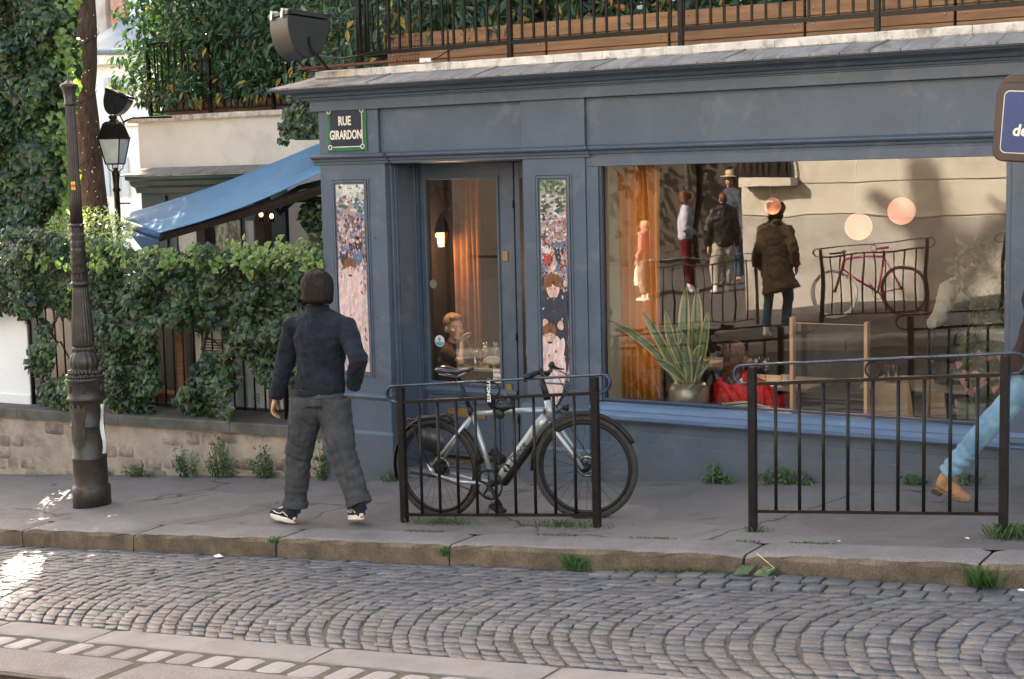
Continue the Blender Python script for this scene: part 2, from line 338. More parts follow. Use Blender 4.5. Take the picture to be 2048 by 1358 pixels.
# ---------------- ground ----------------
def G(x, y):
    """height of the street surface"""
    z = .08*x
    if y > -2.06: return z
    if y > -4.57: return z-.13
    pts = [(-4.57, -.20), (-7.28, .17), (-7.30, .31), (-10.7, .47), (-13, .64), (-17, .80), (-60, 1.2)]
    for (a, za), (b, zb) in zip(pts, pts[1:]):
        if y >= b: return z+za+(zb-za)*(a-y)/(a-b)
    return z+1.2
def sheet(name, xs, ys, zf, mat, parent=None):
    vs = [(x, y, zf(x, y)) for y in ys for x in xs]; n = len(xs)
    fs = [(j*n+i, j*n+i+1, (j+1)*n+i+1, (j+1)*n+i) for j in range(len(ys)-1) for i in range(n-1)]
    mb = MB(); mb.add(vs, fs, False); return mb.build(name, mat, parent)
def asphalt_mat():
    m, nt, b = base('old_asphalt', .82); v = coords(nt)
    c = ramp(nt, nz(nt, v, 1.1, 8, .65), [(.3, (.112, .099, .092)), (.7, (.185, .166, .155))]).outputs[0]
    g = ramp(nt, nz(nt, v, 120, 3), [(.35, (.75, .75, .75)), (.65, (1.2, 1.2, 1.2))]).outputs[0]
    c = mixc(nt, .8, c, g, 'MULTIPLY')
    st = ramp(nt, nz(nt, v, 2.3, 9, .75, .5), [(.56, (0, 0, 0)), (.66, (1, 1, 1))]).outputs[0]
    c = mixc(nt, st, c, (.095, .078, .066))
    vg = nt.nodes.new('ShaderNodeTexVoronoi'); vg.inputs['Scale'].default_value = 5.5; nt.links.new(v, vg.inputs['Vector'])
    gum = ramp(nt, vg.outputs['Distance'], [(.045, (1, 1, 1)), (.075, (0, 0, 0))]).outputs[0]; gum = mixc(nt, 1, gum, ramp(nt, nz(nt, v, 3, 2), [(.5, (0, 0, 0)), (.55, (1, 1, 1))]).outputs[0], 'MULTIPLY'); c = mixc(nt, gum, c, (.26, .24, .22))
    pt_ = nt.nodes.new('ShaderNodeTexVoronoi'); pt_.inputs['Scale'].default_value = .9; nt.links.new(v, pt_.inputs['Vector']); sp_ = nt.nodes.new('ShaderNodeSeparateColor'); nt.links.new(pt_.outputs['Color'], sp_.inputs[0])
    c = mixc(nt, 1, c, ramp(nt, sp_.outputs[0], [(0, (.82, .82, .82)), (1, (1.12, 1.12, 1.12))]).outputs[0], 'MULTIPLY')
    # cracks
    nm = nt.nodes.new('ShaderNodeTexNoise'); nm.inputs['Scale'].default_value = 2.2; nm.inputs['Detail'].default_value = 8; nt.links.new(v, nm.inputs['Vector'])
    vm = nt.nodes.new('ShaderNodeVectorMath'); vm.operation = 'SCALE'; vm.inputs[3].default_value = .6; nt.links.new(nm.outputs['Color'], vm.inputs[0])
    va = nt.nodes.new('ShaderNodeVectorMath'); nt.links.new(v, va.inputs[0]); nt.links.new(vm.outputs[0], va.inputs[1])
    vo = nt.nodes.new('ShaderNodeTexVoronoi'); vo.feature = 'DISTANCE_TO_EDGE'; vo.inputs['Scale'].default_value = .55; nt.links.new(va.outputs[0], vo.inputs['Vector'])
    cr = ramp(nt, vo.outputs['Distance'], [(.0, (0, 0, 0)), (.010, (1, 1, 1))]).outputs[0]
    gate = ramp(nt, nz(nt, v, .9, 2), [(.46, (1, 1, 1)), (.52, (0, 0, 0))]).outputs[0]
    cr = mixc(nt, 1, cr, gate, 'LIGHTEN'); c = mixc(nt, cr, (.045, .036, .032), c)
    nt.links.new(c, b.inputs['Base Color'])
    bp = bump(nt, b, nz(nt, v, 180, 3), .003, .7); bump(nt, b, cr, .008, .9, bp); return m
ASPH = asphalt_mat()
def kerb_face_mat():
    m, nt, b = base('kerb_granite', .85); v = coords(nt); g = nt.nodes.new('ShaderNodeNewGeometry')
    sp = ramp(nt, nz(nt, v, 130, 4, .7), [(.38, (.55, .5, .45)), (.62, (1.35, 1.3, 1.25))]).outputs[0]
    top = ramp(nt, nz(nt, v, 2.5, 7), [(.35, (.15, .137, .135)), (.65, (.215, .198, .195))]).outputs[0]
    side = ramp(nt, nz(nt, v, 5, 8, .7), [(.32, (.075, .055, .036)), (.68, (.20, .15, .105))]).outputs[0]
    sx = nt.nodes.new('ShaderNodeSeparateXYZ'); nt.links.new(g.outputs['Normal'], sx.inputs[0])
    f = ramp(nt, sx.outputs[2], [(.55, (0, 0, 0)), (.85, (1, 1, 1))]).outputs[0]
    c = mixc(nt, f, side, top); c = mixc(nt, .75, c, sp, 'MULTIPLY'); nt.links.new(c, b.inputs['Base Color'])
    bump(nt, b, nz(nt, v, 70, 8, .7), .006, .9); return m
KERBF = kerb_face_mat()
# bottom-most sheet, large enough to reach the horizon
struct(sheet('ground', [-300, -60, -12, 0, 14, 60, 300], [300, 60, 6, 0.5, -4.5, -5, -12, -60, -300], lambda x, y: .08*max(min(x, 14), -14)-.42, M_('earth', (.07, .055, .04), (.12, .1, .07), .95)))
xs = [-14+.7*i for i in range(47)]
struct(sheet('pavement', xs, [.6, .25, 0, -.5, -1, -1.5, -1.79], lambda x, y: .08*x+.006*noise.noise(Vector((x*1.3, y*2, 0))), ASPH))
road = struct(sheet('road', xs, [-2.0, -2.6, -3.2, -3.9, -4.62], lambda x, y: .08*x-.1375, JOINT))
struct(sheet('far_road', xs, [-4.60, -5.2, -6, -6.7, -7.31], lambda x, y: G(x, min(y, -4.58)) if y < -4.6 else G(x, -4.58), M_('dark_asphalt', (.022, .020, .019), (.04, .037, .035), .8, 3, bs=100, bd=.004)))
struct(sheet('far_pavement', xs, [-7.3, -8.5, -10.7, -13, -17, -30, -60], lambda x, y: G(x, min(y, -7.301)), M_('far_asphalt', (.045, .041, .037), (.07, .063, .058), .85, 3, bs=100, bd=.004)))
def worn_block(mb, x0, x1, y0, y1, zf, h, ch=.012, wob=.004, nx=6):
    """stone block with a worn rounded front edge; y0 is the front (towards -y)"""
    prof = [(y0+.004, -h), (y0, -ch*1.8), (y0+ch*.5, -ch*.45), (y0+ch*1.7, 0), (y1, 0), (y1, -h)]
    n = len(prof); vs = []
    for i in range(nx+1):
        t = i/nx; x = x0+(x1-x0)*t; e = ch*.8 if i in (0, nx) else 0
        for k, (y, z) in enumerate(prof):
            w = wob*noise.noise(Vector((x*7, y*9+k, 3.1)))
            vs.append((x, y+w*(1.5 if k < 3 else .3), zf(x)+z-(e if z > -ch*2 else 0)+w*(.8 if k < 4 else .4)))
    fs = [(i*n+k, (i+1)*n+k, (i+1)*n+k+1, i*n+k+1) for i in range(nx) for k in range(n-1)]
    fs += [tuple(range(n)), tuple(range((nx+1)*n-1, nx*n-1, -1))]
    mb.add(vs, fs, False)
kerb = struct(bpy.data.objects.new('kerb', None)); C.objects.link(kerb)
J = [-9.2, -8.1, -6.9, -5.8, -4.3, -2.97, -1.80, -.48, .91, 2.86, 4.13, 5.4, 6.7, 8.1]
for a, b in zip(J, J[1:]):
    m = MB(); worn_block(m, a+.008, b-.008, -2.075+random.uniform(-.006, .006), -1.78, lambda x: .08*x+.004, .16, .018, .011, 18); m.build('kerb_stone', KERBF, kerb)
# cobbles: arcs bulging towards +x
cob = []
yc, hw = -2.93, .86
k = -62
while True:
    x0 = .25+k*.106
    if x0 > 8: break
    k += 1; n = 23; off = random.uniform(-.3, .3)
    ts = np.linspace(-1, 1, n+1)+rng.normal(0, .009, n+1); ts[0] = -1; ts[-1] = 1
    jx = random.uniform(-.008, .008)
    def P(t, dx): 
        y = yc+hw*t; return (x0+jx+dx-.42*(1-t*t), y)
    for i in range(n):
        t0, t1 = ts[i], ts[i+1]; g = .0035
        q = [P(t0, 0), P(t1, 0), P(t1, .106), P(t0, .106)]
        cx = sum(p[0] for p in q)/4; cy = sum(p[1] for p in q)/4
        wv = .035*noise.noise(Vector((cx*1.7, cy*1.7, 8)))+.006*noise.noise(Vector((cx*6, cy*6, 2)))
        q = [(p[0]+wv, p[1]+wv*.4) for p in q]; cx += wv; cy += wv*.4
        q = [(cx+(p[0]-cx)*(1-2*g/.11)+random.uniform(-.007, .007), cy+(p[1]-cy)*(1-2*g/.075)+random.uniform(-.004, .004)) for p in q]
        if cy < -3.78 or cy > -2.09 : continue
        cob.append((cx, cy, q, random.uniform(-.005, .005)))
def cobble_geo(q, dz, h=.05):
    cx = sum(p[0] for p in q)/4; cy = sum(p[1] for p in q)/4; vs = []; tilt = (random.uniform(-.05, .05), random.uniform(-.05, .05))
    for s, z in ((1.0, -h), (1.0, -.008), (.965, -.0015), (.86, .001)):
        for a in range(8):
            i, hf = divmod(a, 2)
            p = q[i] if not hf else None
            if hf:
                p = ((q[i][0]+q[(i+1) % 4][0])/2, (q[i][1]+q[(i+1) % 4][1])/2)
                ss = s*1.0
            else: ss = s*.965
            x = cx+(p[0]-cx)*ss; y = cy+(p[1]-cy)*ss
            vs.append((x, y, .08*x-.13+dz+z+((x-cx)*tilt[0]+(y-cy)*tilt[1] if z > -h else 0)+random.uniform(-.0012, .0012)))
    fs = [(k*8+a, k*8+(a+1) % 8, (k+1)*8+(a+1) % 8, (k+1)*8+a) for k in range(3) for a in range(8)]+[tuple(range(24, 32))]
    return vs, fs
def near(c): return (c[0]-CAM[0])**2+(c[1]-CAM[1])**2
def inview(x, y, z=0):
    d = np.array([x, y, z])-CAM; f = d@_fw; px = 1024+FPX*(d@_r)/f; py = 679-FPX*(d@_u)/f
    return -30 < px < 2078 and -30 < py < 1390
cob.sort(key=lambda c: (0 if inview(c[0], c[1], .08*c[0]-.13) else 1, near(c)))
rest = MB()
for i, (cx, cy, q, dz) in enumerate(cob):
    vs, fs = cobble_geo(q, dz)
    if i < 298: m = MB(); m.add(vs, fs, True); link('cobblestone', m.mesh('cobblestone', False), road, [COBBLE])
    else: rest.add(vs, fs, True)
o = link('cobblestones', rest.mesh('cobblestones', False), road, [COBBLE]); o['kind'] = 'stuff'
# larger setts heaved up along the foot of the kerb
x = 1.95
while x < 5.6:
    w = random.uniform(.11, .16); lift = .022*math.exp(-((x-2.9)/.7)**2)
    for r_ in range(2 if x > 2.3 else 1):
        y1 = -2.10-r_*.125; y0 = y1-.115+random.uniform(-.01, .01)
        q = [(x+.006, y1), (x+.006, y0), (x+w-.006, y0), (x+w-.006, y1)]; q = [(a+random.uniform(-.006, .006)+r_*.05, b+random.uniform(-.006, .006)) for a, b in q]
        vs, fs = cobble_geo(q[::-1] if False else q, .012+lift*(1-.4*r_)+random.uniform(-.004, .006), .07)
        m = MB(); m.add(vs, fs, True); link('gutter_sett', m.mesh('gutter_sett'), road, [COBBLE])
    x += w
# near granite band, pale setts, outer stones
band = struct(bpy.data.objects.new('granite_band', None)); C.objects.link(band)
zr = lambda x: .08*x-.128
J = [-6.2, -4.9, -3.9, -2.55, -1.05, -.2, 1.36, 2.68, 4.0, 5.6]
for a, b in zip(J, J[1:]):
    m = MB(); worn_block(m, a+.01, b-.01, -4.04, -3.81, zr, .06, .008, .005, 12); m.build('band_stone', GRAN, band)
x = -5.0
while x < 4.2:
    w = .205+random.uniform(-.015, .02)
    m = MB(); worn_block(m, x+.016, x+w-.016, -4.235+random.uniform(-.01, .01), -4.075+random.uniform(-.01, .01), lambda x: zr(x)-.003, .05, .012, .006, 4)
    m.build('pale_sett', PALE if random.random() < .75 else GRAN, band); x += w
J = [-5.2, -3.5, -2.3, -1.0, .47, 1.9, 3.3, 4.9]
for a, b in zip(J, J[1:]):
    m = MB(); worn_block(m, a+.008, b-.008, -4.585, -4.265, zr, .14, .016, .005, 12); m.build('edge_stone', KERBF, band)
farkerb = struct(bpy.data.objects.new('far_kerb', None)); C.objects.link(farkerb)
for i in range(-9, 8):
    a = i*1.25+.3
    m = MB(); worn_block(m, a+.01, a+1.24, 0, .3, lambda x: 0, .2, .015, .004, 6)
    o = m.build('far_kerb_stone', GRAN, farkerb)
    for v in o.data.vertices: v.co = Vector((v.co.x, -7.0-v.co.y-.0, .08*v.co.x+.318+v.co.z))
# ---------------- cafe building ----------------
cafe = thing('cafe_building', 'blue grey painted cafe front with a big reflecting window and recessed glass door', 'building')
XR = 7.5     # how far the front runs on, past the frame
def part(mb, name, mat=PAINT, parent=cafe, bev=.004, **k): return mb.build(name, mat, parent, bev=bev, **k)
# plinth / walls below the windows: base follows the street
def wallpoly(mb, x0, x1, ztop, y0, y1, drop=.12):
    mb.add([(x0, y0, .08*x0-drop), (x1, y0, .08*x1-drop), (x1, y0, ztop), (x0, y0, ztop), (x0, y1, .08*x0-drop), (x1, y1, .08*x1-drop), (x1, y1, ztop), (x0, y1, ztop)],
           [(0, 1, 2, 3), (7, 6, 5, 4), (0, 4, 5, 1), (3, 2, 6, 7), (0, 3, 7, 4), (1, 5, 6, 2)])
m = MB(); m.box((.79, .05, .2), (XR, .30, .60)); part(m, 'kick_board', bev=.002)
m = MB(); m.box((.788, .030, .30), (XR, .049, .452)); part(m, 'kick_board', bev=.004)
m = MB(); wallpoly(m, .787, XR, .372, .014, .029, .45); part(m, 'kick_board', bev=.003)
m = MB(); wallpoly(m, .80, XR, .25, .06, .29, .6); part(m, 'base_wall', SOFFIT)
m = MB(); m.profx([(.06, .53), (-.03, .535), (-.045, .55), (-.045, .575), (-.02, .60), (-.02, .612), (.0, .64), (.03, .662), (.09, .672), (.09, .53)], .79, XR); part(m, 'window_sill', PAINT_SILL, bev=0)
# pilasters
def pilaster(x0, x1, plinth=True, yb=.35, pl=.62):
    m = MB(); m.box((x0, 0, pl), (x1, yb, 2.45)); 
    p = part(m, 'pilaster')
    m = MB(); wallpoly(m, x0-.03, x1+.015, pl-.055, -.035, yb+.01)
    m.profx([(.0, pl-.055), (-.045, pl-.055), (-.055, pl-.03), (-.035, pl-.012), (0, pl+.004), (.03, pl+.004), (.03, pl-.055)], x0-.035, x1+.02)
    m.build('plinth', PAINT, p, bev=.005)
    m = MB(); wallpoly(m, x0-.045, x1+.03, .285, -.052, yb+.02); m.profx([(-.035, .285), (-.056, .285), (-.036, .31)], x0-.045, x1+.03); m.build('base_block', PAINT, p, bev=.004)
    return p
P1 = pilaster(-1.64, -1.0, yb=.62); P2 = pilaster(.26, .785, yb=.14); P3 = pilaster(3.79, 4.5)
def frame_rect(mb, x0, x1, z0, z1, y, w=.03, d=.02):
    """picture-frame moulding standing proud of plane y"""
    mb.box((x0-w, y-d, z0-w), (x0, y+.004, z1+w)); mb.box((x1, y-d, z0-w), (x1+w, y+.004, z1+w))
    mb.box((x0, y-d, z1), (x1, y+.004, z1+w)); mb.box((x0, y-d, z0-w), (x1, y+.004, z0))
for p, a in ((P1, (-1.49, -1.205, .78, 2.285)), (P2, (.405, .63, .80, 2.285))):
    m = MB(); frame_rect(m, a[0]-.012, a[1]+.012, a[2]-.012, a[3]+.012, 0, .016, .014); frame_rect(m, a[0]-.034, a[1]+.034, a[2]-.034, a[3]+.034, 0, .012, .009); m.build('panel_moulding', PAINT, p, bev=.003)
# entablature
for x0, x1, y in ((-1.64, -1.05, 0), (-1.05, .255, .028), (.255, .787, 0), (.787, 3.79, .028), (3.79, 4.5, 0), (4.5, XR, .028)):
    m = MB(); m.box((x0+.001, y, 2.515), (x1-.001, .30, 2.868)); part(m, 'fascia_panel', bev=.003)
for x0, x1, y in ((-1.64, -1.0, 0), (-1.0, .26, .025), (.26, .79, 0), (.79, XR, .025)):
    m = MB(); m.profx([(.0+y, 2.44), (-.012+y, 2.444), (-.014+y, 2.462), (-.028+y, 2.466), (-.034+y, 2.484), (-.06+y, 2.494), (-.067+y, 2.504), (-.067+y, 2.512), (-.056+y, 2.522), (0+y, 2.530), (.05+y, 2.53), (.05+y, 2.44)], x0-(.05 if y == 0 else 0), x1+(.04 if y == 0 else 0)); part(m, 'string_moulding', bev=0)
m = MB(); m.box((-1.70, -.03, 2.868), (XR, .28, 2.945)); m.box((-1.712, -.037, 2.945), (XR, .28, 2.958)); part(m, 'frieze_band', bev=.003)
CP = [(-.0, 2.958), (-.06, 2.958), (-.065, 2.972), (-.10, 2.98), (-.115, 3.0), (-.15, 3.012), (-.20, 3.016), (-.215, 3.03), (-.235, 3.032), (-.235, 3.05), (0, 3.06)]
m = MB(); m.profx(CP, -1.70, XR, mit0=1.0); m.profy([(-1.70+y, z) for y, z in CP], 0.0, .32, mit0=-0.0); part(m, 'cornice', bev=0)
# slate ledge, slab by slab
x = -1.93; i = 0
while x < XR:
    w = .98; x1 = x+w
    m = MB()
    for k in range(5):
        a, b = x+w*k/5+.003, x+w*(k+1)/5-.003; e = random.uniform(0, .003)
        l0 = max(a, -1.93)
        m.add([(a, -.255, 3.052+e), (b, -.255, 3.052), (b, .12, 3.16), (a+(.25 if i == 0 and k == 0 else 0), .12, 3.16), (a, -.255, 3.040), (b, -.255, 3.040), (b, .12, 3.10), (a+(.25 if i == 0 and k == 0 else 0), .12, 3.10)], [(0, 1, 2, 3), (7, 6, 5, 4), (0, 4, 5, 1), (1, 5, 6, 2), (2, 6, 7, 3), (3, 7, 4, 0)])
    m.sweep([(x1-.03, -.25, 3.058), (x1+.06, .08, 3.156)], .007, n=5)
    m.build('slate_slab', SLATE, cafe); x = x1; i += 1
m = MB(); m.box((-1.62, .10, 3.05), (XR, .35, 3.135)); part(m, 'soffit_wall', SOFFIT)
cop = MB(); x = -1.66
def coping_piece(x0, x1, y0=.0, z0=3.125, z1=3.19, mat=COPING, parent=cafe, y1=.6):
    m = MB(); nx = 10; prof = [(y0+.012, z0), (y0, z0+.01), (y0, z1-.01), (y0+.012, z1), (y1, z1), (y1, z0)]
    vs = []; n = len(prof)
    for i in range(nx+1):
        xx = x0+(x1-x0)*i/nx
        for k, (y, z) in enumerate(prof): w = noise.noise(Vector((xx*6, k*1.7, 2))); vs.append((xx, y+.007*w, z+.006*w))
    fs = [(i*n+k, (i+1)*n+k, (i+1)*n+(k+1) % n, i*n+(k+1) % n) for i in range(nx) for k in range(n)]+[tuple(range(n)), tuple(range((nx+1)*n-1, nx*n-1, -1))]
    m.add(vs, fs); return m.build('coping_stone', mat, parent)
while x < XR: coping_piece(x+.002, x+1.3-.002); x += 1.3
# side wall (left flank) and upper body
m = MB(); m.box((-1.62, .36, -.3), (-1.36, 3.5, 2.96)); part(m, 'side_wall', CREAM)
m = MB(); m.box((-1.5, .30, 2.62), (XR, 5.2, 2.95)); part(m, 'ceiling_slab', CREAM)
m = MB(); m.box((-1.6, .62, 2.951), (XR, 5.2, 3.12)); part(m, 'terrace_floor', SOFFIT)
# interior shell
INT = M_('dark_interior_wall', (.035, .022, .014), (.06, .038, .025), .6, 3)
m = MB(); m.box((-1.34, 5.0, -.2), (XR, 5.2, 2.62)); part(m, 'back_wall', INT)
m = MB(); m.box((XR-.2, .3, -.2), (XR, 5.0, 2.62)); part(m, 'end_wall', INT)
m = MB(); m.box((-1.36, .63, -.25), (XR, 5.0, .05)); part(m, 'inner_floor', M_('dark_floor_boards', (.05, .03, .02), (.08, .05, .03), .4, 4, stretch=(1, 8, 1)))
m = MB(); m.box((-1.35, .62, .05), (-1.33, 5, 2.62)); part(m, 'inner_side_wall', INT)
CREAMI = M_('cream_inner_wall', (.62, .50, .34), (.68, .55, .38), .8, 2, bd=0)
m = MB(); m.box((.3, .52, .5), (at(1242, 600, .52).x, .7, 2.62)); part(m, 'inner_cream_pier', CREAMI)
m = MB(); m.box((-.22, 1.5, .05), (.28, 1.62, 2.62)); part(m, 'inner_cream_wall', CREAMI)
# big window
YG = .075
win = part(MB().box((.787, .01, 2.375), (3.79, .12, 2.445)).box((.787, .01, .672), (.885, .12, 2.375)).box((3.755, .01, .672), (3.79, .12, 2.375)), 'shop_window', bev=.004)
m = MB(); frame_rect(m, .905, 3.752, .69, 2.378, .05, .018, .028); m.build('glazing_bead', M_('dark_blue_bead', (.03, .045, .075), (.04, .055, .09), .4), win, bev=.003)
gm = MB(); gm.add([(.9, YG, .68), (3.76, YG, .68), (3.76, YG, 2.385), (.9, YG, 2.385)], [(0, 1, 2, 3)]); gm.build('glass_pane', GLASS, win)
# rest of the front past the right pilaster
m = MB(); m.box((4.5, .03, .6), (XR, .3, 2.45)); part(m, 'front_wall_panel')
# door recess: jamb panels, leaf, side light
YD = .45
jl = part(MB().box((-1.0, .06, .02), (-.981, YD+.03, 2.434)), 'door_jamb')
m = MB()
for y in (.10, .13, .36, .40): m.box((-.983, y, .1), (-.970, y+.012, 2.42))
m.build('jamb_moulding', PAINT, jl, bev=.002)
m = MB(); wallpoly(m, -.98, .27, -.005, .1, .75, .2); m.box((-.98, .06, -.15), (.27, .5, -.03)) if False else None; part(m, 'door_step', GRAN)
part(MB().box((-1.0, .05, 2.435), (.27, .62, 2.45)), 'recess_soffit')
door = MB(); x0, x1 = -1.02, -.085
door.box((x0, YD, .06), (x0+.085, YD+.05, 2.43)); door.box((-.24, YD, .06), (-.10, YD+.05, 2.43)); door.box((x0+.085, YD, 2.315), (-.24, YD+.05, 2.43)); door.box((x0+.085, YD, .06), (-.24, YD+.05, .655))
door = part(door, 'door', bev=.004)
m = MB(); frame_rect(m, -.925, -.248, .67, 2.305, YD, .018, .016); m.build('glazing_bead', PAINT, door, bev=.003)
m = MB(); frame_rect(m, -.88, -.29, .12, .50, YD, .02, .014); m.build('panel_moulding', PAINT, door, bev=.003)
m = MB(); m.profx([(YD, .56), (YD-.02, .565), (YD-.03, .60), (YD-.012, .63), (YD, .635)], -.98, -.10); m.build('rail_moulding', PAINT, door)
gm = MB(); gm.add([(-.94, YD+.025, .65), (-.235, YD+.025, .65), (-.235, YD+.025, 2.32), (-.94, YD+.025, 2.32)], [(0, 1, 2, 3)]); gm.build('glass_pane', GLASSD, door)
BRASS = M_('dull_brass', (.30, .19, .07), (.38, .25, .10), .4, 20, metal=.7, bd=0)
def pxbox(p0, p1, Y, d=.012):
    a = at(*p0, Y); b = at(*p1, Y); return (min(a.x, b.x), Y-d, min(a.z, b.z)), (max(a.x, b.x), Y, max(a.z, b.z))
m = MB(); m.box(*pxbox((1006, 502), (1017, 522), YD)); m.build('push_plate', BRASS, door, bev=.002)
m = MB(); m.box(*pxbox((1013, 768), (1025, 790), YD)); m.build('keyhole_plate', BRASS, door, bev=.002)
m = MB(); m.box(*pxbox((896, 815), (972, 838), YD)); m.build('letter_plate', BRASS, door, bev=.002)
sl_ = part(MB().box((-.085, YD-.005, .06), (-.04, YD+.06, 2.43)).box((.2, YD-.005, .06), (.27, YD+.05, 2.43)).box((-.04, YD-.005, 2.3), (.2, YD+.05, 2.43)).box((-.04, YD-.005, .06), (.2, YD+.05, .7)), 'side_light')
gm = MB(); gm.add([(-.05, YD+.02, .69), (.21, YD+.02, .69), (.21, YD+.02, 2.31), (-.05, YD+.02, 2.31)], [(0, 1, 2, 3)]); gm.build('glass_pane', GLASSD, sl_)
m = MB()
for z in (.4, 1.06, 2.1): m.sweep([(-.092, YD-.012, z-.03), (-.092, YD-.012, z+.03)], .009, n=8)
m.build('hinge', IRON, door)
m = MB()
for px, py in ((751, 476), (756, 636)): q = at(px, py, 0); m.ell((q.x, -.001, q.z), (.006, .005, .006), n=8, m=5)
m.build('screw_hole', BLACK, P1)
# ---------------- upper house set back behind the terrace, sized to shade the street ----------------
up = thing('upper_house', 'pale rendered house set back above the roof terrace with an added shade wing', 'building')
m = MB(); m.box((-1.9, 5.4, -.3), (14, 9, 7.3)); m.build('wall', WHITEW, up)
MB().box((-9.2, 7.0, -.3), (-1.95, 9, 10.4)).build('added_shade_wing', CREAM, up)  # unseen wing added to keep the sun off the street
for i in range(6):
    x = -.9+i*2.3
    w = MB().box((x, 5.34, 4.2), (x+1.1, 5.39, 6.3)).build('window', WHITEP, up)
    gm = MB(); gm.box((x+.08, 5.32, 4.28), (x+1.02, 5.335, 6.22)); gm.build('pane', GLASSD, w)
# ---------------- posters (generic painterly crowd scenes) ----------------
def painting(name, seed, stops, zlo, zhi, sc1=9):
    m, nt, b = base(name, .5); v = coords(nt, (1, 1, 1))
    mp = nt.nodes.new('ShaderNodeMapping'); mp.inputs['Location'].default_value = (seed, seed*.7, seed*1.3); nt.links.new(v, mp.inputs[0]); v = mp.outputs[0]
    nm = nt.nodes.new('ShaderNodeTexNoise'); nm.inputs['Scale'].default_value = sc1*1.2; nm.inputs['Detail'].default_value = 5; nt.links.new(v, nm.inputs['Vector'])
    sc_ = nt.nodes.new('ShaderNodeVectorMath'); sc_.operation = 'SCALE'; sc_.inputs[3].default_value = .16; nt.links.new(nm.outputs['Color'], sc_.inputs[0])
    ad = nt.nodes.new('ShaderNodeVectorMath'); nt.links.new(v, ad.inputs[0]); nt.links.new(sc_.outputs[0], ad.inputs[1])
    m2 = nt.nodes.new('ShaderNodeMapping'); m2.inputs['Scale'].default_value = (1.7, 1, .8); nt.links.new(ad.outputs[0], m2.inputs[0])
    vo = nt.nodes.new('ShaderNodeTexVoronoi'); vo.inputs['Scale'].default_value = sc1; vo.feature = 'SMOOTH_F1'; vo.inputs['Smoothness'].default_value = .25; nt.links.new(m2.outputs[0], vo.inputs['Vector'])
    sx = nt.nodes.new('ShaderNodeSeparateColor'); nt.links.new(vo.outputs['Color'], sx.inputs[0])
    v3 = nt.nodes.new('ShaderNodeTexVoronoi'); v3.inputs['Scale'].default_value = sc1*4; nt.links.new(m2.outputs[0], v3.inputs['Vector'])
    s3 = nt.nodes.new('ShaderNodeSeparateColor'); nt.links.new(v3.outputs['Color'], s3.inputs[0])
    fac = mixc(nt, .35, sx.outputs[0], s3.outputs[1])
    g = nt.nodes.new('ShaderNodeNewGeometry'); sz = nt.nodes.new('ShaderNodeSeparateXYZ'); nt.links.new(g.outputs['Position'], sz.inputs[0])
    mr_ = node(nt, 'ShaderNodeMapRange'); mr_.inputs[1].default_value = zlo; mr_.inputs[2].default_value = zhi; nt.links.new(sz.outputs[2], mr_.inputs[0])
    zf = mixc(nt, .12, mr_.outputs[0], nm.outputs[0])
    col = None
    for pos, cols in stops:
        r = ramp(nt, fac, [(.15+.7*i/(len(cols)-1), c) for i, c in enumerate(cols)]).outputs[0]
        if col is None: col = r
        else:
            f = ramp(nt, zf, [(pos-.03, (0, 0, 0)), (pos+.03, (1, 1, 1))]).outputs[0]; col = mixc(nt, f, col, r)
    nt.links.new(col, b.inputs['Base Color']); bump(nt, b, fac, .001, .3); return m
pA = painting('printed_panel_pale_dress', 1.3, [(0, [(.16, .22, .34), (.62, .42, .40), (.66, .48, .44), (.40, .27, .27)]), (.12, [(.30, .28, .36), (.66, .46, .43), (.70, .54, .50), (.60, .40, .38)]), (.42, [(.10, .10, .18), (.55, .36, .33), (.66, .50, .46), (.12, .10, .16)]), (.62, [(.03, .03, .05), (.34, .20, .17), (.07, .08, .12), (.5, .36, .32)]), (.78, [(.07, .12, .2), (.24, .28, .3), (.35, .18, .14)]), (.88, [(.5, .5, .46), (.66, .62, .56), (.3, .3, .2)])], .78, 2.285)
pB = painting('printed_panel_dark_coats', 5.1, [(0, [(.04, .04, .07), (.5, .28, .25), (.58, .40, .36)]), (.12, [(.50, .30, .28), (.62, .42, .38), (.5, .06, .06), (.45, .35, .38)]), (.34, [(.03, .025, .04), (.10, .05, .07), (.55, .34, .28), (.02, .02, .03)]), (.52, [(.28, .10, .07), (.5, .34, .28), (.08, .07, .12)]), (.68, [(.24, .13, .11), (.36, .26, .24), (.12, .1, .1)]), (.80, [(.35, .27, .25), (.5, .45, .4), (.28, .1, .08)]), (.88, [(.05, .08, .04), (.12, .15, .07), (.38, .38, .30)])], .78, 2.285)
pos_a = MB().box((-1.487, -.004, .783), (-1.207, .0, 2.282)).build('printed_panel', pA); tag(pos_a, 'tall painterly printed panel of a pale pink dress on the corner pilaster', 'poster', 'printed panels on the pilasters')
pos_b = MB().box((.408, -.004, .803), (.627, .0, 2.282)).build('printed_panel', pB); tag(pos_b, 'tall painterly printed panel of dark coats and faces on the pilaster between door and window', 'poster', 'printed panels on the pilasters')
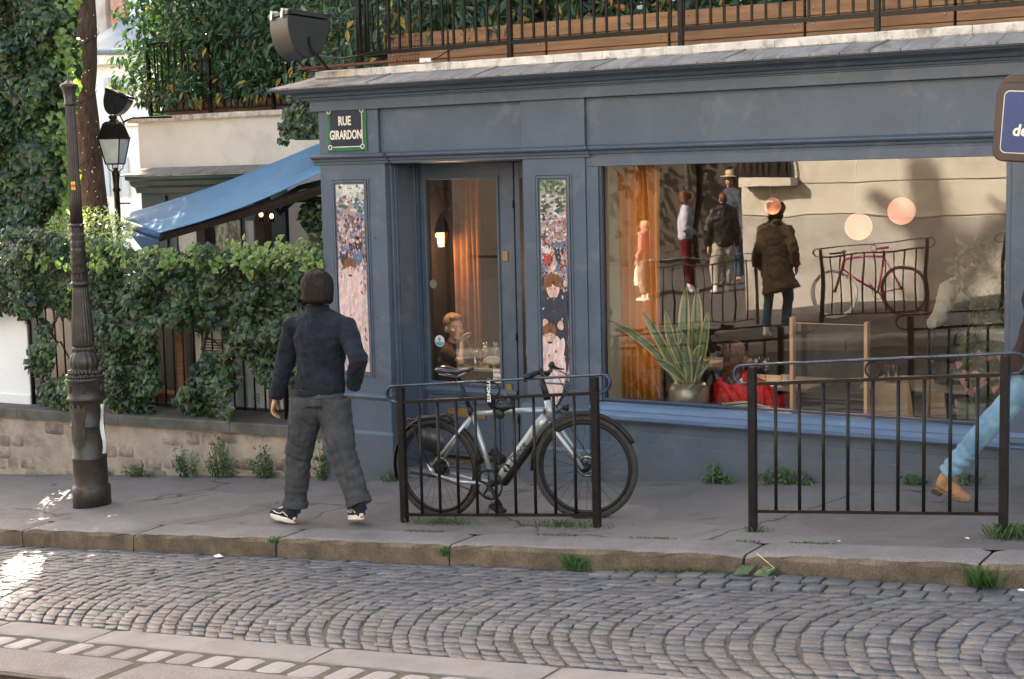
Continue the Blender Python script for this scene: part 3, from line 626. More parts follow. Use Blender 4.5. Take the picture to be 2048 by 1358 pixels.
# loose dabs of paint in the colours of a crowd, as thin flat print
def dabs(par, name, lo, hi, cols, n, rx, ry, seed):
    rr = random.Random(seed); mb = {}
    for i in range(n):
        c = rr.choice(cols); x = rr.uniform(lo[0], hi[0]); z = rr.uniform(lo[1], hi[1]); a = rr.uniform(-.6, .6); k = rr.random()
        vs = []
        for j in range(11):
            t = 2*math.pi*j/11; q = 1+.25*rr.uniform(-1, 1); p, r_ = rx*(.4+k)*q*math.cos(t), ry*(.4+k)*q*math.sin(t)
            vs.append((min(max(x+p*math.cos(a)-r_*math.sin(a), lo[0]), hi[0]), -.0044-.00003*i, z+p*math.sin(a)+r_*math.cos(a)))
        mb.setdefault(c, MB()).add(vs, [tuple(range(11))])
    for c, m in mb.items(): o = m.build(name, inkmat(c), par); o['kind'] = 'stuff'
_ink = {}
def inkmat(c):
    if c not in _ink:
        _ink[c] = M_('ink_%02d' % len(_ink), [x*.55 for x in c], [min(1, x*1.25) for x in c], .5, 26, bd=0, stretch=(2, 1, .7), lo=.3, hi=.7)
    return _ink[c]
LP, PK, FL, DK, HR, BL, RD, WH, GN = (.66, .47, .44), (.56, .36, .34), (.66, .40, .32), (.03, .03, .05), (.20, .07, .03), (.10, .15, .27), (.45, .04, .03), (.62, .58, .54), (.07, .10, .05)
A0, A1, B0, B1 = -1.485, -1.209, .410, .625
dabs(pos_a, 'paint_dabs', (A0, 2.05), (A1, 2.28), [WH, GN, WH, LP], 90, .016, .010, 1)
dabs(pos_a, 'paint_dabs', (A0, 1.75), (A1, 2.05), [DK, BL, FL, HR, PK], 130, .010, .014, 2)
dabs(pos_a, 'paint_dabs', (A0, 1.45), (A1, 1.80), [DK, FL, BL, HR, LP, PK], 60, .018, .034, 3)
dabs(pos_a, 'paint_dabs', (A0, .85), (A1, 1.50), [LP, LP, PK, WH, LP], 60, .02, .09, 4)
dabs(pos_b, 'paint_dabs', (B0, 2.0), (B1, 2.28), [GN, GN, WH, GN, DK], 90, .016, .010, 5)
dabs(pos_b, 'paint_dabs', (B0, 1.72), (B1, 2.0), [WH, HR, PK, RD, BL, LP], 130, .009, .008, 6)
dabs(pos_b, 'paint_dabs', (B0, 1.25), (B1, 1.72), [DK, FL, HR, DK, LP, BL], 80, .018, .026, 7)
dabs(pos_b, 'paint_dabs', (B0, .83), (B1, 1.3), [LP, DK, PK, LP, LP, WH, RD], 80, .018, .04, 8)
# plain painted figures in print, one behind another
def fig2d(par, x, z, s_, lo, hi, dress, coat, hairc, hat=None, k0=0):
    def el(cx, cz, rx, rz, col, k, ang=0, n=22):
        vs = []
        for i in range(n):
            t = 2*math.pi*i/n; q = 1+.07*math.sin(3*t+cx*40); a, b_ = rx*q*math.cos(t)*s_, rz*q*math.sin(t)*s_
            vs.append((min(max(x+cx*s_+a*math.cos(ang)-b_*math.sin(ang), lo), hi), -.0078-.00025*(k+k0), z+cz*s_+a*math.sin(ang)+b_*math.cos(ang)))
        m = MB(); m.add(vs, [tuple(range(n))]); o = m.build('printed_figure', inkmat(col), par); o['kind'] = 'stuff'
    el(0, -.62, .30, .55, dress, 0); el(0, -.18, .22, .24, coat, 1); el(-.2, -.25, .07, .24, coat, 2, .3); el(.2, -.25, .07, .24, coat, 2, -.3); el(-.12, -.42, .045, .06, FL, 3); el(.1, -.44, .045, .06, FL, 3)
    el(0, .08, .13, .15, hairc, 4); el(0, .02, .095, .125, FL, 5); el(-.05, .10, .075, .055, hairc, 6, .5); el(.06, .10, .06, .05, hairc, 6, -.6)
    for dx in (-.038, .030): el(dx, .025, .014, .007, HR, 7)
    el(-.005, -.045, .020, .008, PK, 7); el(.045, -.01, .03, .06, PK, 6); el(0, -.10, .05, .02, DK, 6)
    if hat: el(0, .16, .2, .035, hat, 8); el(0, .20, .12, .06, hat, 8)
fig2d(pos_a, A0+.20, 1.83, .16, A0, A1, BL, DK, HR, DK, 0); fig2d(pos_a, A0+.06, 1.80, .14, A0, A1, DK, BL, HR, None, 1); fig2d(pos_a, A0+.12, 1.60, .44, A0, A1, LP, LP, HR, None, 10)
fig2d(pos_b, B0+.15, 1.84, .13, B0, B1, DK, BL, HR, (.5, .38, .2), 0); fig2d(pos_b, B0+.05, 1.80, .12, B0, B1, RD, WH, HR, None, 1); fig2d(pos_b, B0+.095, 1.47, .58, B0, B1, DK, DK, HR, None, 10); fig2d(pos_b, B0+.06, 1.13, .44, B0, B1, LP, LP, HR, None, 20)
dabs(pos_a, 'paint_dabs', (A0, .85), (A1, 1.95), [LP, PK, WH, BL, HR, LP], 260, .006, .014, 11)
dabs(pos_b, 'paint_dabs', (B0, .83), (B1, 1.95), [LP, DK, PK, HR, WH, FL, DK], 300, .006, .011, 12)
for p_ in (pos_a, pos_b):
    for o in list(p_.children)[-7:]:
        if o.name.startswith('paint_dabs'): o.location.y -= .0135
# ---------------- street name plate ----------------
sg = thing('street_name_plate', 'enamel street name plate reading RUE GIRARDON with green border', 'sign')
GREEN = M_('green_enamel', (.015, .10, .035), (.02, .14, .05), .25, 6, bd=0, dirt=(.02, .03, .02), dirt_amt=.3)
ENB = M_('dark_blue_enamel', (.008, .012, .028), (.012, .018, .04), .22, 6, bd=0)
OFFW = M_('cream_enamel', (.72, .66, .56), (.78, .72, .62), .3, 6, bd=0)
X0, X1, Z0, Z1 = -1.548, -1.158, 2.545, 2.885
MB().box((X0, -.012, Z0), (X1, -.002, Z1)).build('green_border', GREEN, sg, bev=.004)
MB().box((X0+.035, -.0145, Z0+.035), (X1-.035, -.0125, Z1)).build('blue_field', ENB, sg)
m = MB(); m.box((X0+.06, -.0165, Z0+.033), (X1-.06, -.0148, Z0+.039)); m.box((X1-.039, -.0165, Z0+.055), (X1-.033, -.0148, Z1)); m.build('cream_line', OFFW, sg)
for cx, cz in ((X0+.035, Z0+.035), (X1-.035, Z0+.035), (X0+.03, Z1-.022), (X1-.035, Z1-.022)):
    m = MB(); m.lathe([(.020, 0), (.020, .004), (.0165, .006), (.013, .004), (.013, 0)], n=20); o = m.build('corner_rosette', OFFW, sg); 
    o.data.transform(Matrix.Translation((cx, -.0165, cz)) @ Matrix.Rotation(R(90), 4, 'X'))
    m = MB(); m.lathe([(.013, 0), (.013, .003), (.004, .005)], n=16); o = m.build('rosette_centre', GREEN, sg); o.data.transform(Matrix.Translation((cx, -.0168, cz)) @ Matrix.Rotation(R(90), 4, 'X'))
text('lettering', 'RUE', .098, OFFW, Matrix.Translation(((X0+X1)/2-.012, -.0165, 2.782)) @ FRONT, sg, off=.0028, xs=.72)
text('lettering', 'GIRARDON', .098, OFFW, Matrix.Translation(((X0+X1)/2-.004, -.0165, 2.672)) @ FRONT, sg, off=.0028, xs=.625)
# ---------------- leaves ----------------
def orient(N, rng_, up=(0, 0, 1), roll=1.0):
    """frames (N,3,3) whose third axis is the leaf normal; second axis points along the leaf"""
    n = len(N); nn = N/np.linalg.norm(N, axis=1, keepdims=True)
    h = np.tile(np.array(up, float), (n, 1))+rng_.normal(0, roll, (n, 3)); a = h-nn*(h*nn).sum(1, keepdims=True); a /= np.linalg.norm(a, axis=1, keepdims=True)+1e-9
    b = np.cross(a, nn); return np.stack([b, a, nn], 2)
IVT = np.array([(0, 0, 0), (.5, .12, -.06), (.34, .45, -.04), (.0, .95, -.12), (-.34, .45, -.04), (-.5, .12, -.06), (0, .4, .05)])
IVF = [(0, 1, 6), (1, 2, 6), (2, 3, 6), (3, 4, 6), (4, 5, 6), (5, 0, 6)]
LAT = np.array([(0, 0, 0), (.13, .25, .03), (.17, .55, .02), (.0, 1, -.12), (-.17, .55, .02), (-.13, .25, .03), (0, .5, -.05)])
LNT = np.array([(0, 0, 0), (.10, .3, .01), (.0, 1, -.08), (-.10, .3, .01)]); LNF = [(0, 1, 2), (0, 2, 3)]
def leaves(name, P, N, S, T, F, mat, parent=None, up=(0, 0, -1), roll=.5, droop=0):
    P = np.asarray(P, float); N = np.asarray(N, float); S = np.asarray(S, float)
    fr = orient(N, rng, up, roll); V = np.einsum('nij,kj->nki', fr, T)*S[:, None, None]+P[:, None, :]
    o = bulk(name, V, F, mat, parent); o['kind'] = 'stuff'; return o
def inpoly(x, y, poly):
    c = False; j = len(poly)-1
    for i in range(len(poly)):
        if (poly[i][1] > y) != (poly[j][1] > y) and x < (poly[j][0]-poly[i][0])*(y-poly[i][1])/(poly[j][1]-poly[i][1])+poly[i][0]: c = not c
        j = i
    return c
# ---------------- low wall, coping, fence ----------------
lw = thing('low_stone_wall', 'low rubble stone wall with grey coping under the ivy fence', 'wall')
YW = .10
def topz(x): # top of the low wall
    return .205+.018*(x+5.8)
m = MB(); m.add([(-8, YW+.02, .08*-8-.15), (-1.645, YW+.02, .08*-1.645-.15), (-1.645, YW+.02, topz(-1.645)-.10), (-8, YW+.02, topz(-8)-.10), (-8, .62, -.8), (-1.645, .62, -.3), (-1.645, .62, topz(-1.645)-.10), (-8, .62, topz(-8)-.10)], [(0, 1, 2, 3), (7, 6, 5, 4), (0, 4, 5, 1), (3, 2, 6, 7), (0, 3, 7, 4), (1, 5, 6, 2)]); m.build('mortar_core', MORTAR, lw)
for row in range(6):
    x = -8+random.uniform(0, .2)
    while x < -1.68:
        w = random.uniform(.13, .30); h = .115
        z0 = .08*x-.06+row*h
        if z0+h < topz(x)-.085 and x+w < -1.65 and noise.noise(Vector((x*1.6, row*.7, 3))) < -.02:
            n = 8; cx, cz = x+w/2, z0+h/2+random.uniform(-.008, .008); vs = []
            for s, y in ((.97, YW+.03), (.97, YW+.021), (.90, YW+.015+random.uniform(-.003, .004))):
                for j in range(n):
                    t = 2*math.pi*j/n; r_ = (1.33 if j % 2 else 1.0)*(.97 if j % 2 else 1); q = 1+.13*noise.noise(Vector((cx*9+math.cos(t), cz*9+math.sin(t), row)))
                    vs.append((cx+s*w/2*r_*math.cos(t)*q, y, cz+s*h/2*r_*math.sin(t)*q))
            fs = [(k*n+j, k*n+(j+1) % n, (k+1)*n+(j+1) % n, (k+1)*n+j) for k in range(2) for j in range(n)]+[tuple(range(2*n, 3*n))]
            m = MB(); m.add(vs, fs, True); m.build('stone', STONE, lw)
        x += w+.012
x = -8.2
CG = M_('dark_grey_coping', (.075, .07, .062), (.13, .12, .108), .85, 5, bs=60, bd=.005, dirt=(.06, .055, .035), dirt_amt=.4, dscale=3)
while x < -1.7:
    x1 = min(x+1.35, -1.65); m = MB(); prof = [(.075, -.095), (.07, -.012), (.08, 0), (.72, .012), (.72, -.095)]; nx = 8
    vs = [(x+.003+(x1-x-.006)*i/nx, y+.004*noise.noise(Vector((x+i, k, 0))), topz(x+(x1-x)*i/nx)+z+.004*noise.noise(Vector((x+i*.5, k, 5)))) for i in range(nx+1) for k, (y, z) in enumerate(prof)]
    n = 5; fs = [(i*n+k, (i+1)*n+k, (i+1)*n+(k+1) % n, i*n+(k+1) % n) for i in range(nx) for k in range(n)]+[tuple(range(n)), tuple(range((nx+1)*n-1, nx*n-1, -1))]
    m.add(vs, fs); m.build('coping_stone', CG, lw); x = x1
ww = thing('white_wall_end', 'off white rendered wall end at the left of the ivy fence', 'wall')
a = at(0, 610, .32); b = at(52, 640, .32)
m = MB(); m.box((-9, .32, topz(-6)-.01), (b.x, .55, b.z+.45)); m.build('wall_body', WHITEW, ww, bev=.01)
m = MB(); m.box((-9, .30, topz(-6)-.005), (b.x+.012, .56, topz(-6)+.10)); m.build('wall_base', WHITEW, ww, bev=.006)
YF = .34
fence = thing('ivy_fence', 'thin black iron bar fence on the low wall grown over with ivy', 'fence')
xl = b.x+.03; zb = lambda x: topz(x)+.075
m = MB(); m.sweep([(xl, YF, zb(xl)), (-1.7, YF, zb(-1.7))], .014, n=6); m.sweep([(xl, YF, zb(xl)+1.05), (-1.7, YF, zb(-1.7)+1.05)], .012, n=6); m.build('rail', IRON, fence)
x = xl; i = 0
while x < -1.72:
    m = MB(); big = i % 9 == 0
    m.sweep([(x, YF-.01, topz(x)+(0 if big else .06)), (x, YF-.01, topz(x)+1.25)], .02 if big else .0085, n=6 if not big else 4); m.build('post' if big else 'bar', IRON, fence); x += .118; i += 1
# things behind the fence
m = MB(); ac = thing('air_conditioner', 'cream air conditioning unit half hidden behind the ivy fence', 'air conditioner')
p0 = at(388, 655, .62); p1 = at(452, 838, .62)
MB().box((p0.x, .62, p1.z-.02), (at(470, 700, .62).x, .95, p0.z)).build('casing', WHITEP, ac, bev=.012)
m = MB()
for k in range(9): z = p0.z-.10-k*.025; m.box((p0.x+.10, .612, z-.009), (at(445, 700, .6).x, .617, z))
m.build('vent_slats', IRON, ac)
hc = thing('white_cabinet', 'white cabinet with printed notices behind the fence by the walking man', 'cabinet')
p0 = at(490, 700, .62); p1 = at(540, 838, .62); MB().box((p0.x, .62, topz(-3)), (p1.x+.15, .9, p0.z)).build('body', WHITEP, hc, bev=.01)
q0 = at(504, 790, .615); MB().box((q0.x, .614, q0.z-.16), (q0.x+.085, .619, q0.z+.02)).build('notice', M_('printed_paper', (.25, .27, .3), (.6, .6, .6), .6, 60, bd=0, lo=.45, hi=.55), hc)
for (px, pt, lab) in ((368, 650, 'brown timber post left of the air conditioner behind the fence'), (548, 700, 'brown timber post behind the fence beside the walking man')):
    q = at(px, 830, .55); t = at(px, pt, .55)
    o = MB().box((q.x-.03, .52, topz(q.x)), (q.x+.03, .58, t.z+.2)).build('timber_post', WOODP, None, bev=.004); tag(o, lab, 'post', 'timber posts behind the ivy fence')
for px, lab in ((320, 'terracotta flower pot left of the dark planter behind the fence'), (350, 'terracotta flower pot beside the timber post behind the fence')):
    q = at(px, 825, .58); m = MB(); m.lathe([(.055, 0), (.075, .12), (.082, .12), (.082, .145), (.07, .145), (.068, .13)], (q.x, .60, topz(q.x)+.01), 16); o = m.build('flower_pot', M_('terracotta', (.30, .12, .06), (.4, .18, .1), .8, 6), None); tag(o, lab, 'pot', 'pots behind the fence')
bkd = thing('garden_screen', 'dark slatted timber screen in the shade behind the ivy', 'screen')
m = MB(); m.box((-7.2, 1.35, -.2), (-1.63, 1.4, 1.32)); m.build('panel', WOODD, bkd)
struct(sheet('courtyard', [-9, -6, -3, -1.3], [6, 3, 1, .5], lambda x, y: .02*x+.25, M_('courtyard_floor', (.08, .07, .06), (.12, .1, .09), .9)))
# ---------------- ivy ----------------
ivy = thing('ivy_hedge', 'dense dark green ivy hedge hanging over the fence', 'hedge')
polys = [
 [(-40, 470), (60, 452), (120, 470), (200, 480), (300, 505), (420, 490), (500, 500), (560, 520), (600, 505), (650, 480), (660, 620), (640, 790), (600, 700), (570, 700), (540, 640), (470, 640), (380, 655), (320, 640), (260, 640), (200, 650), (150, 640), (100, 610), (50, 635), (0, 625), (-40, 640)],
 [(180, 620), (330, 630), (318, 700), (322, 760), (300, 800), (322, 838), (250, 845), (215, 800), (190, 720)],
 [(60, 690), (90, 640), (110, 700), (100, 760), (62, 750)], [(75, 770), (150, 745), (150, 830), (85, 815)],
 [(370, 770), (410, 700), (470, 700), (480, 760), (455, 835), (375, 830), (345, 800)], [(440, 640), (560, 640), (560, 780), (520, 760), (500, 720), (460, 700)],
 [(560, 640), (660, 600), (660, 800), (620, 780), (575, 760)]]
P = []; Nn = []; S = []
tries = 0
while len(P) < 9500 and tries < 60000:
    tries += 1
    px = random.uniform(-40, 660); py = random.uniform(440, 850)
    jx = 14*noise.noise(Vector((px*.03, py*.03, 1)))
    if not any(inpoly(px+jx, py+jx, q) for q in polys): continue
    y = .30-.42*max(0, noise.noise(Vector((px*.016, py*.016, 7)))+.1)-.10*noise.noise(Vector((px*.05, py*.05, 3)))-random.uniform(0, .10)
    if py > 690: y = min(y, .33)-.02
    if random.random() < .35: y += random.uniform(.05, .5)*(1 if py < 640 else .3)
    q = at(px, py, y); P.append(tuple(q)); Nn.append((random.gauss(.1, .5), random.gauss(-1, .4), random.gauss(.45, .45))); S.append(random.uniform(.038, .092))
P = np.array(P); Nn = np.array(Nn); S = np.array(S)
leaves('ivy_leaves', P, Nn, S, IVT, IVF, IVY, ivy, (0, 0, -1), .55)
# young shoots along the top, sunlight put into their leaf colour
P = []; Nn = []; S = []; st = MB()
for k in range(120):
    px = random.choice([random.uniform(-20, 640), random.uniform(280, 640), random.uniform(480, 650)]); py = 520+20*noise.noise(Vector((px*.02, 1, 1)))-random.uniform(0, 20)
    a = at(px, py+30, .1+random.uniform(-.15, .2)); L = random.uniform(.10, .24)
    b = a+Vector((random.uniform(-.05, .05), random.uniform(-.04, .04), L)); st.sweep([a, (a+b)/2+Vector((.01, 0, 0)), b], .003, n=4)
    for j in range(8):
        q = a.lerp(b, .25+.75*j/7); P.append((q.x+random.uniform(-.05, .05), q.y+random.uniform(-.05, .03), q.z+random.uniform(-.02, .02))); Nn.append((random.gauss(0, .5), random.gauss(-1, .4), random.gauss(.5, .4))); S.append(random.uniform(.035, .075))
leaves('sun_toned_leaves', P, Nn, S, IVT, IVF, IVY_SUNNY, ivy, (0, 0, -1), .6)
for k in range(16):
    px = random.uniform(30, 640); a = at(px, random.uniform(600, 660), .38); q = [a]
    for j in range(8): q.append(q[-1]+Vector((random.uniform(-.10, .10), random.uniform(-.03, .03), random.uniform(-.10, .02))))
    st.sweep(q, [.016-.0015*j for j in range(9)], n=6)
for pts in ([(0, 620), (40, 590), (120, 620), (150, 650), (200, 655)], [(60, 740), (80, 700), (110, 640), (130, 610)], [(405, 700), (415, 650), (450, 660), (440, 690), (455, 730), (470, 760)], [(300, 680), (325, 640), (300, 610), (250, 600)]):
    st.sweep([at(x, y, .27) for x, y in pts], [.02-.003*i for i in range(len(pts))], n=7)
st.build('woody_stems', BARK, ivy, kind='stuff')
col_ = thing('ivy_column', 'tall mass of ivy climbing past the top of the picture beside the tree', 'climbing plant')
P = []; Nn = []; S = []
pol = [(-60, -160), (150, -160), (146, 40), (160, 110), (150, 200), (120, 280), (140, 340), (110, 420), (60, 470), (-60, 480)]
t_ = 0
while len(P) < 7500 and t_ < 50000:
    t_ += 1; px = random.uniform(-80, 170); py = random.uniform(-180, 500)
    j = 10*noise.noise(Vector((px*.03, py*.03, 9)))
    if not inpoly(px+j, py+j, pol): continue
    e = max(0, (px-60)/100)
    y = .95+e*e*.6-.35*noise.noise(Vector((px*.014, py*.014, 2)))+abs(random.gauss(0, .10))
    q = at(px, py, y); P.append(tuple(q)); Nn.append((random.gauss(.2+e, .5), random.gauss(-1, .45), random.gauss(.45, .45))); S.append(random.uniform(.06, .11))
leaves('ivy_leaves', P, Nn, S, IVT, IVF, IVY, col_, (0, 0, -1), .55)
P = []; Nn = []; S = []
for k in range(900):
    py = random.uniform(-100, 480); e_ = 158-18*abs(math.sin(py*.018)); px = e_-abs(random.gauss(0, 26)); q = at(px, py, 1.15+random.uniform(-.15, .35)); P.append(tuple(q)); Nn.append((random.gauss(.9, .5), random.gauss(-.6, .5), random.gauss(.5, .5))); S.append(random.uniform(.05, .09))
leaves('sun_toned_leaves', P, Nn, S, IVT, IVF, IVY_SUNNY, col_, (0, 0, -1), .55)  # sunlit rim of the column painted as brighter leaves
m = MB(); cxy = at(20, 200, 1.5); m.sweep([(cxy.x, 1.75, -.2), (cxy.x+.05, 1.75, 2.5), (cxy.x-.1, 1.8, 6)], [.35, .38, .3], n=10); m.build('ivy_trunk', BARK, col_)
sh = thing('flowering_shrub', 'pale sunlit flowering shrub behind the hedge by the awning tip', 'shrub')
P = []; Nn = []; S = []
t_ = 0
while len(P) < 1500 and t_ < 20000:
    t_ += 1; px = random.uniform(85, 270); py = random.uniform(395, 520)
    if ((px-178)/88)**2+((py-475)/62)**2 > 1+.5*noise.noise(Vector((px*.06, py*.06, 0))): continue
    q = at(px, py, .75+random.uniform(-.3, .3)); P.append(tuple(q)); Nn.append((random.gauss(0, .6), random.gauss(-.8, .5), random.gauss(.6, .5))); S.append(random.uniform(.03, .06))
leaves('leaves', P, Nn, S, LNT*np.array([2, 1, 1]), LNF, SHRUB, sh, (0, 0, 1), .9)
m = MB(); q = at(178, 520, .75)
for k in range(12): m.sweep([(q.x+random.uniform(-.1, .1), .75, q.z-.9), (q.x+random.uniform(-.2, .2), .75+random.uniform(-.1, .1), q.z), (q.x+random.uniform(-.4, .4), .75+random.uniform(-.2, .2), q.z+.3)], [.008, .006, .002], n=5)
m.build('stems', BARK, sh)
# ---------------- tree with fairy lights ----------------
tree = thing('plane_tree', 'brown leaning tree trunk with small fairy lights beside the ivy', 'tree')
m = MB(); pts = [at(195, 560, 3.0), at(190, 420, 3.0), at(175, 300, 3.0), at(162, 180, 3.0), at(168, 60, 3.0), at(160, -80, 3.0), at(150, -300, 3.0), Vector((-8.2, 3.0, 7.5)), Vector((-9.0, 3.0, 9.4))]
rr = [.24, .155, .16, .175, .155, .15, .15, .15, .15]
pp = []; rq = []
for i in range(len(pts)-1):
    for k in range(6): pp.append(pts[i].lerp(pts[i+1], k/6)); rq.append((rr[i]*(1-k/6)+rr[i+1]*k/6)*(1+.06*noise.noise(Vector((i+k/6, 3, 1)))))
m.sweep(pp, rq, n=20)
top = pts[-1]
lim = []
lim = [top+Vector((0, 0, .3)), top+Vector((-1, .3, .8)), top+Vector((.6, -.3, 1))]
for k in range(0):
    a = k*.7; b = top+Vector((math.cos(a)*2.0, math.sin(a)*1.6, 1.2+.25*k)); mid = (top+b)/2+Vector((0, 0, .3)); m.sweep([pts[-2].lerp(top, .3+.07*k), mid, b], [.07, .05, .02], n=7); lim += [mid, b]
for v_i, v in enumerate(m.v): 
    n_ = noise.noise(Vector((v[0]*9, v[1]*9, v[2]*1.6))); m.v[v_i] = (v[0]+.016*n_, v[1]+.016*n_, v[2])
m.build('trunk', BARK, tree)
P = []; Nn = []; S = []
for k in range(900):
    c = random.choice(lim); q = c+Vector((random.gauss(0, .8), random.gauss(0, .8), abs(random.gauss(0, .8))))
    P.append(tuple(q)); Nn.append((random.gauss(0, 1), random.gauss(0, 1), random.gauss(.6, .6))); S.append(random.uniform(.12, .2))
leaves('crown', P, Nn, S, IVT, IVF, IVY, tree)
m = MB()
for k in range(60):
    i = random.randint(6, 34); c = pp[i]; a = random.uniform(-2.6, .2); r_ = rq[i]+.01
    m.ell((c.x+r_*math.cos(a), c.y+r_*math.sin(a), c.z+random.uniform(-.04, .04)), (.0045, .0045, .0045), n=6, m=4)
m.build('fairy_lights', emit('fairy_bulb', (.9, .85, .8), .12), tree, kind='stuff')
m = MB(); q = []
for k in range(90):
    i = 6+k*.3; c = pp[int(i)].lerp(pp[int(i)+1], i % 1); a = k*.33; r_ = rq[int(i)]+.014; q.append((c.x+r_*math.cos(a), c.y+r_*math.sin(a), c.z))
m.sweep(q, .005, n=4); m.build('light_cable', BLACK, tree)
bt = thing('shade_tree', 'unseen tree behind the courtyard, limbs set by the wall shadow, crown added for shade', 'tree'); m = MB(); m.sweep([(-12.5, 6, -1), (-12.2, 6, 3), (-12, 5.5, 6.5), (-12.2, 4.8, 9.4)], [.26, .22, .18, .1], n=10); 
def cast(px, py):
    s_ = mr(px, py, 10.7); k_ = (4.5-s_.y)/sd.y; return s_+sd*k_
for L_, r_a, r_b in ((((1905, 640), (1900, 590), (1893, 545), (1870, 500), (1845, 470), (1825, 455), (1745, 398)), .34, .12), (((1880, 520), (1868, 480), (1860, 450), (1853, 400), (1840, 335)), .27, .2), (((1900, 580), (1940, 520), (1985, 470), (2030, 430)), .2, .11), (((1890, 550), (1910, 500), (1925, 440)), .08, .03)):
    q_ = [cast(*p) for p in L_]
    if L_[0] == (1905, 640): q_ = [Vector((-12.2, 4.8, 9.4))]+q_
    m.sweep(q_, [r_a+(r_b-r_a)*i/(len(q_)-1) for i in range(len(q_))], n=10)
m.build('trunk', BARK, bt)
P = []  # crown added out of frame to shade the road around its sunlit patch
while len(P) < 4200:
    v = Vector((random.uniform(-1, 1), random.uniform(-1, 1), random.uniform(-1, 1)))
    if v.length < 1+.3*noise.noise(v*2.5): P.append((-11.6+2.9*v.x, 6+1.4*v.y, 10.4+2.1*v.z))
for _ in range(2400):
    v = Vector((random.gauss(0, .5), random.gauss(0, .5), random.uniform(-1, 1))); P.append((-9.9+1.7*v.x, 6+1.0*v.y, 9.3+.95*v.z))
for _ in range(2800):
    v = Vector((random.gauss(0, .45), random.gauss(0, .5), random.uniform(-1, 1))); P.append((-8.0+1.0*v.x, 6+.8*v.y, 7.35+.85*v.z))
leaves('crown', P, [(random.gauss(0, 1), random.gauss(0, 1), random.gauss(.4, .8)) for _ in P], [random.uniform(.16, .28) for _ in P], IVT, IVF, IVY, bt)
bu = thing('laurel_bush', 'dark deep laurel growth behind the far terrace hedge', 'hedge', 'laurel hedges on the terraces')
P = [(random.uniform(-9.4, -2.2), random.uniform(5.0, 6.1), random.uniform(3.0, 4.9)) for _ in range(6500)]; P = [p for p in P if p[0] > at(300, 120, p[1]).x+.35*noise.noise(Vector((p[2]*3, 0, 0)))]
leaves('leaves', P, [(random.gauss(0, .7), random.gauss(-.8, .6), random.gauss(.4, .6)) for _ in P], [random.uniform(.14, .22) for _ in P], LAT*np.array([1.3, 1, 1]), IVF, LAUREL, bu)
m = MB()
for k in range(8): m.sweep([(-8.6+k*.8, 5.5, 2.2), (-8.6+k*.8+.1, 5.4, 4.4)], [.03, .015], n=6)
m.build('branches', BARK, bu)
# ---------------- left terrace ----------------
YT = 3.5
lt = thing('terrace_pavilion', 'cream parapet over a dark teal pavilion behind the courtyard', 'building')
zc0 = at(270, 245, YT).z; zp0 = at(280, 337, YT).z; xt0 = at(278, 300, YT).x; xtr = -1.4
MB().box((xt0, YT, zp0), (xtr, YT+.3, zc0)).build('parapet', CREAM, lt, bev=.006)
MB().box((xt0, YT+.3, zp0), (xt0+.3, YT+5, zc0)).build('parapet', CREAM, lt, bev=.006)
coping_piece(at(262, 240, YT).x, xtr, YT-.06, zc0-.005, zc0+.06, parent=lt, y1=YT+.38)
zl = at(250, 350, YT-.25).z
m = MB(); a = at(243, 350, YT-.25).x; 
for k in range(6):
    x0 = a+(xtr-a)*k/6; x1 = a+(xtr-a)*(k+1)/6-.01; mx = .3 if k == 0 else 0
    m = MB(); m.hexa([(x0, YT-.28, zl-.02), (x1, YT-.28, zl-.02), (x1, YT+.02, zp0-.06), (x0+mx, YT+.02, zp0-.06)], [(x0, YT-.28, zl), (x1, YT-.28, zl), (x1, YT+.02, zp0+.01), (x0+mx, YT+.02, zp0+.01)]); m.build('slate_slab', SLATE, lt)
m = MB(); m.profx([(YT-.24, zl-.021), (YT-.24, zl-.06), (YT-.17, zl-.08), (YT-.15, zl-.13), (YT-.08, zl-.16), (YT-.06, zl-.22), (YT+.1, zl-.22), (YT+.1, zl-.021)], a+.04, xtr); m.build('cornice', TEAL, lt)
MB().box((xt0, YT, -.1), (xtr, YT+.25, zl-.2)).build('wall', TEAL, lt)
m = MB(); a1 = at(330, 370, YT).x; m.box((a1, YT-.03, .1), (a1+.02, YT, zl-.25)); m.build('panel_joint', TEAL, lt)
CURT = M_('pale_lining', (.45, .40, .35), (.55, .5, .45), .8, 3)
for (x0, x1, y0, y1, mat) in ((355, 408, 455, 520, CURT), (427, 487, 440, 520, GLASSD), (487, 512, 440, 520, CURT)):
    p0 = at(x0, y0, YT-.02); p1 = at(x1, y1, YT-.02)
    w = MB().box((p0.x-.04, YT-.04, p1.z-.5), (p0.x, YT-.005, p0.z+.04)).box((p1.x, YT-.04, p1.z-.5), (p1.x+.04, YT-.005, p0.z+.04)).box((p0.x, YT-.04, p0.z), (p1.x, YT-.005, p0.z+.04)).build('window', TEAL, lt)
    MB().box((p0.x, YT-.02, p1.z-.45), (p1.x, YT-.006, p0.z)).build('pane', M_('painted_reflection_pane', (.05, .06, .04), (.3, .3, .2), .3, 9, bd=0, lo=.45, hi=.6, stretch=(2, 1, 1)) if mat is GLASSD else mat, w)  # foliage reflected in the glass is painted as mottled colour
